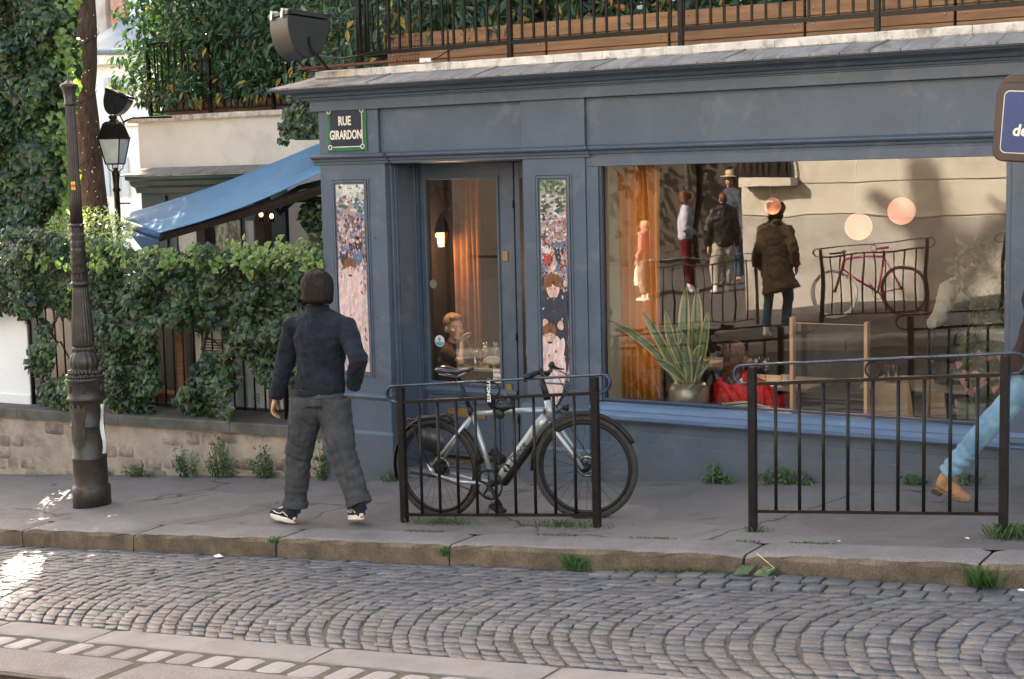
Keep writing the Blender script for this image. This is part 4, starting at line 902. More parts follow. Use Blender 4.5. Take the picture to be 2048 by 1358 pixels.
# kiosk at the right under the awning
kx0 = at(535, 420, 2.9); kx1 = at(570, 420, 2.9)
kk = thing('courtyard_kiosk', 'dark teal timber kiosk with cornice under the awning', 'kiosk')
m = MB(); m.box((kx0.x-.1, 2.9, 0), (kx1.x, 3.4, kx0.z)); m.build('body', TEAL, kk)
m = MB(); m.box((kx0.x-.14, 2.86, kx0.z), (kx1.x+.06, 3.44, kx0.z+.06)); m.build('cornice', TEAL, kk, bev=.01)
q0 = at(541, 470, 2.89); q1 = at(560, 560, 2.89)
m = MB(); frame_rect(m, q0.x, q1.x, q1.z, q0.z, 2.9, .02, .015); m.build('panel_moulding', TEAL, kk)
cr = MB().box((at(576, 400, 2.7).x, 2.7, 0), (-1.64, 2.8, at(600, 330, 2.7).z)).build('courtyard_wall', CREAM, None); tag(cr, 'cream wall under the awning beside the corner pilaster', 'wall')
for (px, pt, lab) in ((412, 440, 'dark timber post holding the awning beam, farther left'), (530, 385, 'dark timber post holding the awning beam, nearer the cafe corner')):
    q = at(px, 560, 1.9); z1 = at(px, pt, 1.9).z
    o = MB().box((q.x-.06, 1.85, .1), (q.x+.06, 1.97, z1)).build('timber_post', WOODD, None, bev=.005); tag(o, lab, 'post', 'posts under the awning')
# awning
aw = thing('blue_awning', 'faded blue canvas awning sloping down to a pointed end', 'awning')
A_, B_, C_, D_ = at(660, 277, 2.3), at(660, 336, .95), at(232, 433, 2.5), at(318, 466, .95)
def awn(u, v):
    """u: from the wall (0) to the front bar (1); v: from far side (0) to near side (1)"""
    p = A_.lerp(C_, u); q = B_.lerp(D_, u); r_ = p.lerp(q, v); r_.z -= .05*math.sin(math.pi*u)+.012*math.sin(math.pi*v*5)*u; return r_
nu, nv = 24, 20; vs = [awn(i/nu, j/nv) for i in range(nu+1) for j in range(nv+1)]
fs = [(i*(nv+1)+j, (i+1)*(nv+1)+j, (i+1)*(nv+1)+j+1, i*(nv+1)+j+1) for i in range(nu) for j in range(nv)]
m = MB(); m.add(vs, fs, True); 
cm, cnt, cb = base('faded_blue_canvas', .8); v = coords(cnt, (1, 4, 1)); c = ramp(cnt, nz(cnt, v, 3, 8), [(.3, (.105, .25, .42)), (.7, (.155, .33, .52))]).outputs[0]
cnt.links.new(c, cb.inputs['Base Color']); bump(cnt, cb, nz(cnt, v, 120), .001)
tr = cnt.nodes.new('ShaderNodeBsdfTranslucent'); tr.inputs[0].default_value = (.12, .3, .55, 1); mx = cnt.nodes.new('ShaderNodeMixShader'); mx.inputs[0].default_value = .35
cnt.links.new(cb.outputs[0], mx.inputs[1]); cnt.links.new(tr.outputs[0], mx.inputs[2]); cnt.links.new(mx.outputs[0], cnt.nodes['Material Output'].inputs[0])
o = m.build('canvas', cm, aw); s_ = o.modifiers.new('thick', 'SOLIDIFY'); s_.thickness = .004
m = MB(); m.sweep([C_+Vector((0, 0, -.03)), D_+Vector((0, 0, -.03))], .035, n=12); m.build('front_bar', M_('blue_bar', (.03, .07, .15), (.04, .09, .18), .4), aw)
m = MB(); e0 = C_.lerp(D_, .35); e1 = D_; tip = at(292, 508, 1.1); m.add([e0+Vector((0, 0, -.06)), e1+Vector((0, 0, -.06)), at(300, 478, 1.0), tip, at(262, 470, 1.35)], [(0, 1, 3, 4)]); m.add([C_+Vector((0, -.01, -.05)), D_+Vector((0, -.01, -.05)), D_+Vector((0, -.01, -.12)), C_+Vector((0, -.01, -.10))], [(0, 1, 2, 3)])
o = m.build('valance', M_('dark_blue_canvas', (.03, .07, .16), (.04, .09, .2), .8, 4), aw); s_ = o.modifiers.new('thick', 'SOLIDIFY'); s_.thickness = .004
m = MB(); m.sweep([at(318, 474, 1.0), at(560, 405, 1.05), at(655, 375, 1.1)], .045, .025, side=(0, 0, 1), n=4, smooth=False); m.build('side_beam', WOODD, aw)
m = MB(); m.sweep([at(655, 398, 1.3), at(590, 400, 1.3), at(560, 425, 1.35), at(545, 405, 1.3), at(600, 375, 1.25), at(655, 362, 1.2)], .025, n=8); m.build('folding_arm', BLACK, aw)
m = MB(); m.sweep([A_, B_], .03, n=8); m.build('roller_tube', TEAL, aw)
hb = at(610, 278, 1.6); o = MB().box((hb.x-.04, 1.5, hb.z-.01), (-1.9, 1.7, hb.z+.04)).build('awning_hood', PAINT, None, bev=.005); tag(o, 'short blue grey shelf above the awning at the cafe corner', 'shelf')
for (px, py, lab) in ((392, 437, 'small lit lamp under the awning left of the first post'), (522, 429, 'small lit wall lamp left of the second awning post'), (543, 432, 'small lit wall lamp right of the second awning post')):
    q = at(px, py, 1.8); t = thing('small_lamp', lab, 'lamp', 'lamps under the awning'); m = MB(); m.ell(q, (.02, .02, .025), n=10, m=7); m.build('bulb', emit('warm_bulb', (1, .5, .2), 1.2), t)
    m = MB(); m.lathe([(.035, -.06), (.03, -.03), (.01, -.03)], q, 10); m.build('holder', BLACK, t)
# ivy on the corner and inside the courtyard
for (poly, n_, Y, lab, bp) in (([(560, 250), (575, 190), (600, 150), (636, 150), (640, 270), (590, 270), (562, 290)], 520, 1.4, 'bunch of ivy hanging at the cafe corner above the awning', (600, 170)), ([(610, 400), (640, 395), (640, 560), (625, 470), (600, 440)], 260, 1.4, 'thin ivy trail hanging under the awning by the pilaster', (620, 410)), ([(430, 520), (500, 495), (600, 540), (640, 530), (640, 580), (430, 580)], 520, 1.1, 'dark bush in the courtyard behind the hedge', (540, 560))):
    t = thing('ivy_cluster', lab, 'climbing plant', 'ivy clumps around the awning'); P = []; Nn = []; S = []
    k = 0
    while len(P) < n_ and k < 20000:
        k += 1; px = random.uniform(425, 650); py = random.uniform(140, 590)
        if inpoly(px, py, poly): P.append(tuple(at(px, py, Y+random.uniform(-.15, .2)))); Nn.append((random.gauss(0, .5), random.gauss(-1, .4), random.gauss(.5, .4))); S.append(random.uniform(.04, .08))
    leaves('leaves', P, Nn, S, IVT, IVF, IVY, t)
    m = MB(); m.sweep([at(bp[0], bp[1], Y+.1), at(bp[0]+10, bp[1]+40, Y+.1), at(bp[0]-5, bp[1]+80, Y+.1)], .008, n=5); m.build('stem', BARK, t)
# ---------------- terrace railings, planters, hedges ----------------
rl = thing('terrace_railing', 'black iron railing along the roof terrace above the cafe', 'railing')
YR = .16; zr0 = at(1020, 84, YR).z
xr0 = at(717, 106, YR).x
m = MB(); m.box((xr0, YR-.012, zr0-.02), (XR, YR+.012, zr0+.012)); m.box((xr0, YR-.012, zr0+1.0), (XR, YR+.012, zr0+1.03)); m.build('rail', IRON, rl)
x = xr0; i = 0
ps = (at(1362, 60, YR).x-at(1020, 84, YR).x)
while x < XR:
    m = MB(); m.box((x-.008, YR-.008, zr0), (x+.008, YR+.008, zr0+1.0)); m.build('bar', IRON, rl); x += .1015; i += 1
x = at(1020, 84, YR).x-ps*2
while x < XR:
    if x > xr0-.1: MB().box((x-.018, YR-.02, 3.18), (x+.018, YR+.02, zr0+1.03)).build('post', IRON, rl, bev=.002)
    x += ps
rs = thing('side_terrace_railing', 'black iron railing running back from the cafe corner', 'railing')
y = YR+.1
m = MB(); m.box((xr0-.012, YR, zr0-.02), (xr0+.012, YT, zr0+.01)); m.box((xr0-.012, YR, zr0+1.0), (xr0+.012, YT, zr0+1.03)); m.build('rail', IRON, rs)
while y < YT:
    MB().box((xr0-.008, y-.008, zr0), (xr0+.008, y+.008, zr0+1.0)).build('bar', IRON, rs); y += .1
rb = thing('left_terrace_railing', 'black iron railing on the far left terrace in front of laurel', 'railing')
xa = at(291, 160, YT).x; za = zc0+.10; zt = at(430, 78, YT).z
m = MB(); m.box((xa, YT+.05, za), (xtr, YT+.07, za+.02)); m.box((xa, YT+.05, zt), (xtr, YT+.07, zt+.025)); m.box((xa-.01, YT+.05, za), (xa+.01, YT+5, za+.02)); m.box((xa-.01, YT+.05, zt), (xa+.01, YT+5, zt+.025)); m.build('rail', IRON, rb)
x = xa; i = 0
while x < xtr:
    r_ = .018 if i % 9 == 0 else .007; MB().box((x-r_, YT+.06-r_, zc0+(.04 if i % 9 == 0 else .1)), (x+r_, YT+.06+r_, zt)).build('post' if i % 9 == 0 else 'bar', IRON, rb); x += .105; i += 1
y = YT+.2
while y < YT+2: MB().box((xa-.007, y, za), (xa+.007, y+.014, zt)).build('bar', IRON, rb); y += .105
def planter(x0, x1, y, z0, h, lab, rows=3, d=.4):
    t = thing('planter_box', lab, 'planter', 'timber planter boxes on the terraces')
    for r_ in range(rows):
        zz = z0+h*r_/rows; m = MB(); m.box((x0+.004, y+random.uniform(0, .006), zz+.003), (x1-.004, y+.03, zz+h/rows-.003)); m.build('plank', WOODP, t, bev=.003)
    MB().box((x0+.01, y+.03, z0), (x1-.01, y+d, z0+h-.04)).build('soil_box', SOFFIT, t)
    for xx in (x0+.06, x1-.06):
        m = MB()
        for r_ in range(rows): m.ell((xx, y-.001, z0+h*(r_+.5)/rows), (.008, .004, .008), n=8, m=5)
        m.build('screws', STEEL, t)
YP = .36; zpt = at(1091, 43, YP).z; xq = [at(772, 80, YP).x, at(895, 70, YP).x, at(1091, 50, YP).x]; wq = xq[2]-xq[1]
xq = xq[:3]
while xq[-1] < XR: xq.append(xq[-1]+wq*1.15)
labs = ['oiled timber planter at the corner end of the roof railing', 'second timber planter from the corner behind the roof railing', 'third timber planter from the corner behind the roof railing', 'timber planter above the middle of the shop window', 'timber planter above the right half of the shop window', 'timber planter at the right edge above the shop window', 'timber planter beyond the right edge of the front', 'farthest timber planter along the roof terrace', 'last timber planter along the roof', 'end planter of the roof terrace row']
for i, (a, b) in enumerate(zip(xq, xq[1:])): planter(a+.006, b-.006, YP, 3.14, zpt-3.14, labs[min(i, 9)])
planter(at(328, 200, YT+.2).x, at(450, 200, YT+.2).x, YT+.2, zc0+.05, .17, 'weathered timber planter at the left end of the far terrace', 2)
planter(at(450, 200, YT+.2).x+.01, -1.8, YT+.2, zc0+.05, .17, 'weathered timber planter along the far terrace parapet', 2)
def laurel(lab, box, n, zmin, upbias, frontY, dens_noise=.5, yel=.03, cut=None):
    t = thing('laurel_hedge', lab, 'hedge', 'laurel hedges on the terraces'); P = []; Nn = []; S = []; P2 = []; N2 = []; S2 = []; st = MB()
    (x0, x1), (y0, y1), (z0, z1) = box; k = 0
    while len(P) < n and k < n*8:
        k += 1; x = random.uniform(x0, x1); y = y0+(y1-y0)*random.random()**1.4; z = z0+(z1-z0)*random.random()**1.35
        zz = z0+.10*noise.noise(Vector((x*2.3, 1, 0)))
        if z < zz: continue
        if noise.noise(Vector((x*2.2, y*2.2, z*2.2))) < -.42: continue
        if cut and not cut(x, y, z): continue
        yy = y+.12*noise.noise(Vector((x*1.5, z*1.5, 4)))
        a, b, c = ((P2, N2, S2) if random.random() < yel*(3 if z < z0+.25 else .4) else (P, Nn, S))
        a.append((x, yy, z)); b.append((random.gauss(0, .6), random.gauss(-1, .5), random.gauss(.5, .5))); c.append(random.uniform(.085, .15))
    leaves('leaves', P, Nn, S, LAT, IVF, LAUREL, t, (0, 0, -.6), .75)
    if P2: leaves('yellow_leaves', P2, N2, S2, LAT, IVF, LAURELY, t, (0, 0, -1), .4)
    x = x0+.2
    while x < x1:
        for j in range(2):
            b = (x+random.uniform(-.2, .2), (y0+y1)/2, z0-.2); st.sweep([b, (b[0]+random.uniform(-.15, .15), b[1]+random.uniform(-.2, .1), z0+.5), (b[0]+random.uniform(-.3, .3), b[1]+random.uniform(-.2, .1), z1-.2)], [.028, .02, .01], n=6)
        x += .35
    st.build('branches', BARK, t)
laurel('glossy laurel hedge over the far left terrace railing', ((at(275, 120, YT+.3).x, -1.9), (YT-.12, YT+1.3), (zc0+.22, 5.6)), 19000, 0, 0, 0, cut=lambda x, y, z: x > at(275, 120, YT+.3).x+.5*max(0, .0)+.25*noise.noise(Vector((z*3, y, 0)))+max(0, zc0+.55-z)*.7)
laurel('laurel hedge with yellowing leaves in the planters above the cafe', ((-1.3, XR), (YP+.05, YP+1.1), (zpt-.02, 4.7)), 17000, 0, 0, 0, yel=.045)
laurel('dark laurel behind the side railing at the terrace corner', ((-3.2, -1.2), (1.4, 3.4), (3.2, 5.4)), 6500, 0, 0, 0)
# wire mesh at the corner
m = MB()
for i in range(12):
    z = 3.25+i*.035; m.sweep([(xr0+.15, YR+.06, z), (xr0+.55, YR+.06, z)], .0016, n=3)
for i in range(14): x = xr0+.15+i*.03; m.sweep([(x, YR+.06, 3.22), (x, YR+.06, 3.68)], .0016, n=3)
m.build('wire_mesh', IRON, rl)
# junction box and cable
jb = thing('junction_box', 'small white junction box on the coping', 'box'); q = at(850, 111, .05)
m = MB(); m.box((-.045, -.03, 0), (.045, .03, .035), Matrix.Translation((q.x, .06, 3.20)) @ Matrix.Rotation(.4, 4, 'Z')); m.build('casing', WHITEP, jb, bev=.004)
m = MB()
for k in range(4): m.ell((q.x-.03+k*.015, .025+.004*k, 3.208), (.006, .006, .006), n=6, m=4)
m.build('glands', BLACK, jb); m = MB(); m.sweep([(q.x+.04, .06, 3.22), (q.x+.09, .1, 3.24), (q.x+.16, .14, 3.29), (q.x+.5, .15, 3.31)], .005, n=5); m.build('cable', BLACK, jb)
# floodlights
def flood(name_lab, c, sc_, rotz, tilt):
    t = thing('floodlight', name_lab, 'floodlight', 'floodlights'); Mx = Matrix.Translation(c) @ Matrix.Rotation(rotz, 4, 'Z') @ Matrix.Rotation(tilt, 4, 'X') @ Matrix.Scale(sc_, 4)
    prof = [(-.5, .42), (.5, .42)]+[(.5*math.cos(-R(t)), .42-.86*math.sin(R(t))) for t in range(5, 180, 5)]
    m = MB(); n = len(prof); vs = [(x, y, z) for x in (-.52, .52) for y, z in prof]; vs = [Mx @ Vector(v) for v in vs]
    m.add(vs, [tuple(range(n)), tuple(range(2*n-1, n-1, -1))]+[(i, (i+1) % n, (i+1) % n+n, i+n) for i in range(n)]); m.build('housing', BLACK, t, bev=.008)
    m = MB(); m.box((-.56, -.53, .42), (.56, -.45, .50), Mx); m.box((-.56, .38, .47), (.56, .5, .56), Mx); m.box((-.56, -.5, .44), (-.50, .45, .53), Mx); m.box((.50, -.5, .44), (.56, .45, .53), Mx); m.build('rim', BLACK, t)
    m = MB(); m.box((-.50, -.44, .44), (.50, .40, .455), Mx); m.build('lens', M_('flood_lens', (.5, .5, .5), (.55, .55, .55), .12, bd=0, metal=.6), t)
    for x in (-.3, .3):
        m = MB(); m.box((x-.05, -.56, .36), (x+.05, -.50, .55), Mx); m.box((x-.05, -.56, .50), (x+.05, -.42, .555), Mx); m.build('clip', STEEL, t)
    m = MB(); m.sweep([Mx @ Vector(v) for v in ((-.56, 0, 0), (-.62, .1, -.3), (-.5, .5, -.62), (.5, .5, -.62), (.62, .1, -.3), (.56, 0, 0))], .03*sc_, n=6); m.build('bracket', IRON, t)
    return t
q = at(598, 78, -.25)
flood('large black floodlight cantilevered over the cafe corner', q, .36, R(-28), R(-6))
ar = thing('rusty_steel_flat', 'rusty flat steel arm under the floodlight at the corner', 'bracket'); a = at(600, 138, -.2); b = at(795, 122, .12)
m = MB(); m.sweep([a+Vector((0, .0, 0)), b], .055, .012, side=(0, 1, 0), n=4, smooth=False, twist=R(45)); m.build('steel_flat', M_('rusty_steel', (.10, .035, .02), (.16, .06, .035), .8, 9), ar)
m = MB(); m.sweep([at(640, 112, .1), at(680, 118, .12), at(715, 112, .14), at(745, 104, .15)], .008, n=6); m.build('cable', BLACK, ar)
q = at(232, 210, 2.9)
flood('small black floodlight with glaring lens above the lantern', q, .28, R(-56), R(-24))
m = MB(); q0 = at(262, 236, 3.2); m.sweep([q+Vector((0.1, 0, -.2)), q0, (q0.x+.5, 3.5, q0.z)], .012, n=6); o = m.build('floodlight_mount', IRON, None); tag(o, 'thin iron mount of the small floodlight on the parapet end', 'bracket')
# ---------------- lantern behind ----------------
YL = 2.0; ln = thing('street_lantern', 'black four sided street lantern on a slim post behind the hedge', 'street lamp')
c = at(229, 300, YL); s = .00383
def zpx(py, px=229, Y=YL): return at(px, py, Y).z
z_ft, z_e, z_b = zpx(232), zpx(275), zpx(328)
ztop2 = zpx(243)
def sq(r_, z, off=R(20)): return [(c.x+r_*math.cos(off+R(45)+k*R(90))*1.414, YL+r_*math.sin(off+R(45)+k*R(90))*1.414, z) for k in range(4)]
m = MB(); m.hexa(sq(.125, z_e), sq(.085, ztop2-.03)); m.hexa(sq(.135, z_e-.012), sq(.13, z_e)); m.hexa(sq(.09, ztop2-.03), sq(.06, ztop2)); m.lathe([(.05, ztop2), (.03, ztop2+.02), (.045, ztop2+.04), (.05, ztop2+.05), (.03, ztop2+.07), (.0, ztop2+.075)], (c.x, YL, 0), 14); m.build('roof', IRON, ln)
fr = MB(); t4, b4 = sq(.122, z_e-.012), sq(.074, z_b)
for k in range(4): fr.sweep([t4[k], b4[k]], .008, n=5); fr.sweep([b4[k], b4[(k+1) % 4]], .008, n=5); fr.sweep([t4[k], t4[(k+1) % 4]], .008, n=5)
fr.build('lantern_frame', IRON, ln)
m = MB(); t4, b4 = sq(.117, z_e-.015), sq(.07, z_b+.003); m.add(t4+b4, [(k, (k+1) % 4, (k+1) % 4+4, k+4) for k in range(4)]); m.build('glass', M_('frosted_lantern_glass', (.55, .53, .5), (.66, .64, .6), .3, 9, bd=0), ln)
m = MB(); 
for k in range(4): a = R(20+45+90*k); m.sweep([(c.x+.09*math.cos(a), YL+.09*math.sin(a), z_b-.0), (c.x+.08*math.cos(a), YL+.08*math.sin(a), z_b-.05), (c.x+.02*math.cos(a), YL+.02*math.sin(a), z_b-.09)], .006, n=5)
m.lathe([(.06, -.2), (.06, .4), (.05, .6), (.035, .8), (.03, z_b-.3), (.045, z_b-.28), (.03, z_b-.24), (.04, z_b-.12), (.045, z_b-.09), (.02, z_b-.06), (.02, z_b-.04)], (c.x, YL, 0), 14); m.build('post', IRON, ln)
m = MB(); m.sweep([(c.x-.03, YL, z_b-.42), (c.x+.19, YL, z_b-.42)], .008, n=5); m.build('ladder_bar', IRON, ln)
# ---------------- far white building ----------------
fb = thing('far_white_building', 'white rendered house with brick chimney and blue roof in the distance', 'building')
YB = 24.0
def rect(name, x0, y0, x1, y1, Y, mat, par=fb, d=.3):
    a = at(x0, y0, Y); b = at(x1, y1, Y); return MB().box((min(a.x, b.x), Y, min(a.z, b.z)), (max(a.x, b.x), Y+d, max(a.z, b.z))).build(name, mat, par)
rect('wall', 150, 112, 330, 560, YB, WHITEW, d=4)
rect('cornice', 150, 104, 330, 118, YB-.35, WHITEW); rect('string_course', 150, 238, 330, 248, YB-.15, WHITEW)
m = MB(); a = at(150, 104, YB-.4); b = at(330, 104, YB-.4); e = at(330, 72, YB+4); m.add([a, b, (b.x, YB+5, e.z+2.2), (a.x, YB+5, e.z+2.2)], [(0, 1, 2, 3)]); o = m.build('roof', ROOFB, fb); s_ = o.modifiers.new('thick', 'SOLIDIFY'); s_.thickness = .15
m = MB()
for k in range(26): p = a.lerp(b, k/25); m.ell((p.x, p.y+.05, p.z), (.11, .2, .09), n=8, m=5)
m.build('roof_tiles', ROOFB, fb, kind='stuff')
rect('chimney_wall', 184, -120, 214, 76, YB+2, M_('grey_stone_wall', (.30, .27, .26), (.5, .46, .44), .9, 1.2, bs=10, bd=.02), d=3)
rect('brick_stack', 214, -120, 252, 78, YB+1.9, BRICKM, d=3); rect('white_quoin', 250, -120, 268, 90, YB+1.7, WHITEW, d=3)
for (x0, y0, x1, y1) in ((222, 158, 240, 195), (222, 315, 238, 390)):
    w = rect('window', x0-3, y0-3, x1+3, y1+3, YB-.06, WHITEP, d=.05); rect('pane', x0, y0, x1, y1, YB-.08, M_('far_pane', (.22, .25, .27), (.35, .38, .4), .2, 3, bd=0), w, .02)
SHUT = M_('pale_blue_shutter', (.42, .5, .55), (.5, .58, .63), .6, 2)
for (x0, y0, x1, y1) in ((207, 156, 219, 197), (245, 158, 259, 200), (206, 312, 219, 392), (243, 315, 256, 392)): rect('shutter', x0, y0, x1, y1, YB-.12, SHUT, d=.08)
# ---------------- cast iron lamp post ----------------
lp = thing('cast_iron_lamp_post', 'ornate brown cast iron lamp post without a lantern at the left', 'street lamp')
LX, LY, LZ = -3.155, -1.2, -.265
def flute(n, d): return lambda th, i: 1-d*(.5+.5*math.cos(n*th))
def lathepart(name, prof, n=32, mod=None, par=lp, mat=LAMPM): m = MB(); m.lathe(prof, (LX, LY, LZ), n, mod); return m.build(name, mat, par)
lathepart('base_drum', [(.206, -.02), (.206, .17), (.2, .178), (.188, .185), (.183, .2), (.183, .40), (.190, .408), (.190, .418), (.181, .425), (.178, .66), (.184, .668), (.184, .684), (.176, .69), (.176, .86), (.19, .875), (.205, .885), (.207, .90), (.196, .912), (.192, .925), (.188, 1.03), (.2, 1.035), (.208, 1.05), (.20, 1.065)], 40)
m = MB(); n = 40
for k in range(n):
    a = 2*math.pi*k/n; m.ell((LX+.198*math.cos(a), LY+.198*math.sin(a), LZ+1.075), (.014, .014, .012), n=6, m=5)
for k in range(28):
    a = 2*math.pi*k/28; m.ell((LX+.165*math.cos(a), LY+.165*math.sin(a), LZ+1.105), (.02, .02, .018), n=6, m=5)
m.build('beaded_rings', LAMPM, lp)
lathepart('lobed_bulb', [(.19, 1.07), (.175, 1.095), (.13, 1.12), (.155, 1.15), (.162, 1.19), (.15, 1.23), (.115, 1.26), (.105, 1.275), (.125, 1.285), (.128, 1.30), (.11, 1.31)], 60, flute(14, .10))
lathepart('fluted_bell', [(.105, 1.305), (.118, 1.33), (.122, 1.38), (.112, 1.5), (.098, 1.62), (.086, 1.74), (.084, 1.80)], 80, flute(20, .10))
lathepart('leaf_collar', [(.086, 1.80), (.104, 1.808), (.106, 1.818), (.088, 1.828), (.088, 1.84)], 40, flute(12, .06))
m = MB()
for r_ in range(7):
    z = 1.84+r_*.062; rad = .083-.0028*r_
    for k in range(12):
        a = 2*math.pi*(k+.5*(r_ % 2))/12; ca, sa = math.cos(a), math.sin(a); ta, tb = -sa, ca
        pts = [(-.018, 0, -.001), (.018, 0, -.001), (.02, .035, .004), (0, .062, .012), (-.02, .035, .004), (0, .03, .007)]
        m.add([(LX+(rad+o_)*ca+u*ta, LY+(rad+o_)*sa+u*tb, LZ+z+w) for u, w, o_ in pts], [(0, 1, 5), (1, 2, 5), (2, 3, 5), (3, 4, 5), (4, 0, 5)])
m.lathe([(.085, 1.83), (.066, 2.28)], (LX, LY, LZ), 24); m.build('acanthus_sleeve', LAMPM, lp)
lathepart('shaft_ring', [(.066, 2.265), (.082, 2.272), (.084, 2.284), (.070, 2.292)], 32)
lathepart('fluted_shaft', [(.066, 2.29), (.064, 2.5), (.058, 2.9), (.052, 3.21), (.050, 3.225)], 96, flute(16, .13))
lathepart('capital', [(.05, 3.215), (.062, 3.222), (.062, 3.235), (.055, 3.245), (.062, 3.30), (.075, 3.345), (.092, 3.362), (.094, 3.375), (.08, 3.385), (.05, 3.395), (.03, 3.41), (.012, 3.415), (.012, 3.47)], 40, lambda th, i: 1-(.06*(.5+.5*math.cos(10*th)) if i in (3, 4, 5) else 0))
for a in (R(-50), R(-105), R(15), R(-160)):
    m = MB(); Mx = Matrix.Translation((LX, LY, LZ+.975)) @ Matrix.Rotation(a, 4, 'Z')
    for k in range(6): b = 2*math.pi*k/6; m.ell(Mx @ Vector((.19, .022*math.cos(b), .022*math.sin(b))), (.012, .012, .012), n=6, m=5)
    m.ell(Mx @ Vector((.195, 0, 0)), (.012, .012, .012), n=6, m=5); m.build('rosette', LAMPM, lp)
# city crest in relief, wrapped on the drum
def wrap(poly, r0, r1, a0, name, zc):
    m = MB(); n = len(poly); vs = []
    for r_ in (r0, r1):
        for u, w in poly: a = a0+u/.18; vs.append((LX+r_*math.cos(a), LY+r_*math.sin(a), LZ+zc+w))
    c0 = (LX+r1*1.01*math.cos(a0), LY+r1*1.01*math.sin(a0), LZ+zc); vs.append(c0)
    m.add(vs, [(i, (i+1) % n, (i+1) % n+n, i+n) for i in range(n)]+[(n+i, n+(i+1) % n, 2*n) for i in range(n)]); return m
a0 = R(-80)
shield = [(-.085, .12), (.085, .12), (.088, .0), (.08, -.07), (.04, -.11), (0, -.125), (-.04, -.11), (-.08, -.07), (-.088, 0)]
m = wrap(shield, .17, .188, a0, 'crest', .62)
m2 = wrap([(u*.85, w*.85) for u, w in shield], .185, .182, a0, 'crest', .62); m.add(m2.v, m2.f)
crown = [(-.095, .13), (.095, .13), (.1, .18), (.105, .225), (.075, .225), (.075, .205), (.05, .205), (.05, .235), (.015, .235), (.015, .21), (-.015, .21), (-.015, .235), (-.05, .235), (-.05, .205), (-.075, .205), (-.075, .225), (-.105, .225), (-.1, .18)]
m2 = wrap(crown, .17, .196, a0, 'crest', .62); m.add(m2.v, m2.f)
for poly in ([(-.055, -.02), (.055, -.015), (.04, -.05), (-.035, -.055)], [(-.004, -.015), (.004, -.015), (.004, .06), (-.004, .06)], [(.006, .05), (.04, .0), (.006, .0)], [(-.006, .045), (-.035, .0), (-.006, .0)], [(-.06, -.065), (.06, -.06), (.055, -.075), (-.05, -.08)], [(-.07, .07), (.07, .07), (.07, .10), (-.07, .10)]):
    m2 = wrap(poly, .178, .192, a0, 'crest', .62); m.add(m2.v, m2.f)
m.build('city_crest', LAMPM, lp)
m = MB(); m.sweep([(LX+.075, LY-.02, LZ+2.28), (LX+.10, LY-.03, LZ+2.28)], .009, n=8); m.build('bolt', STEEL, lp)
pa = MB(); pts = [(LX+.140, LY+.02, LZ+.45+.05*k) for k in range(9)]
pa.add([v for k, p in enumerate(pts) for v in ((p[0]+.012*math.sin(k*1.1)+.006, p[1]-.02, p[2]), (p[0]+.012+.008*math.sin(k*.9), p[1]+.012, p[2]))], [(2*k, 2*k+1, 2*k+3, 2*k+2) for k in range(8)])
o = pa.build('torn_paper', M_('paper', (.7, .67, .62), (.76, .73, .68), .8), None); s_ = o.modifiers.new('thick', 'SOLIDIFY'); s_.thickness = .001; tag(o, 'torn white paper strip stuck to the base of the iron lamp post', 'paper')
q = at(153, 375, LY-.06)
for k, col in enumerate(((.7, .5, .03), (.6, .03, .03), (.7, .5, .03))):
    m = MB(); m.lathe([(.0615, 0), (.0615, .022)], (LX, LY, q.z+.025-.022*k), 32); 
    o = m.build('sticker', M_('sticker_ink', col, col, .4, bd=0), lp)
    import bmesh
    b_ = bmesh.new(); b_.from_mesh(o.data); bmesh.ops.delete(b_, geom=[f for f in b_.faces if abs(f.normal.z) > .5 or not (R(-75) < math.atan2(f.calc_center_median().y-LY, f.calc_center_median().x-LX) < R(-38))], context='FACES'); b_.to_mesh(o.data); b_.free()
for o in [lp]+list(lp.children_recursive):
    if o.type == 'MESH':
        for v_ in o.data.vertices: v_.co.x = LX+(v_.co.x-LX)*.74; v_.co.y = LY+(v_.co.y-LY)*.74
setbase(lp, (LX, LY, LZ))
# ---------------- weeds, grass, litter ----------------
def weed(px, py, Y, w, h, n, lab, tuft=False, z=None):
    n = int(n*1.2)
    t = thing('weed', lab, 'weed', 'weeds along the pavement'); c = at(px, py, Y); z = G(c.x, c.y) if z is None else z
    P = []; Nn = []; S = []; st = MB()
    for k in range(max(4, n//16)):
        a = random.uniform(-1, 1)*w*.5; hh = h*(1-.6*(abs(a)/(w*.5))**2)*random.uniform(.5, 1.05)
        b0 = Vector((c.x+a*.7, c.y+random.uniform(-.04, .04), z)); b1 = b0+Vector((a*.5+random.uniform(-.03, .03), random.uniform(-.06, .02), hh)); st.sweep([b0, (b0+b1)/2, b1], [.003, .0025, .001], n=4)
        for j in range(16):
            q = b0.lerp(b1, random.uniform(.1, 1)); P.append(tuple(q+Vector((random.gauss(0, .02), random.gauss(0, .02), random.gauss(0, .01))))); Nn.append((random.gauss(0, .8), random.gauss(-.7, .6), random.gauss(.6, .6))); S.append(random.uniform(.02, .045))
    leaves('leaves', P, Nn, S, LNT*np.array([2.2, 1, 1]), LNF, WEED, t, (0, 0, .6), .8); st.build('stems', WEED, t); return t
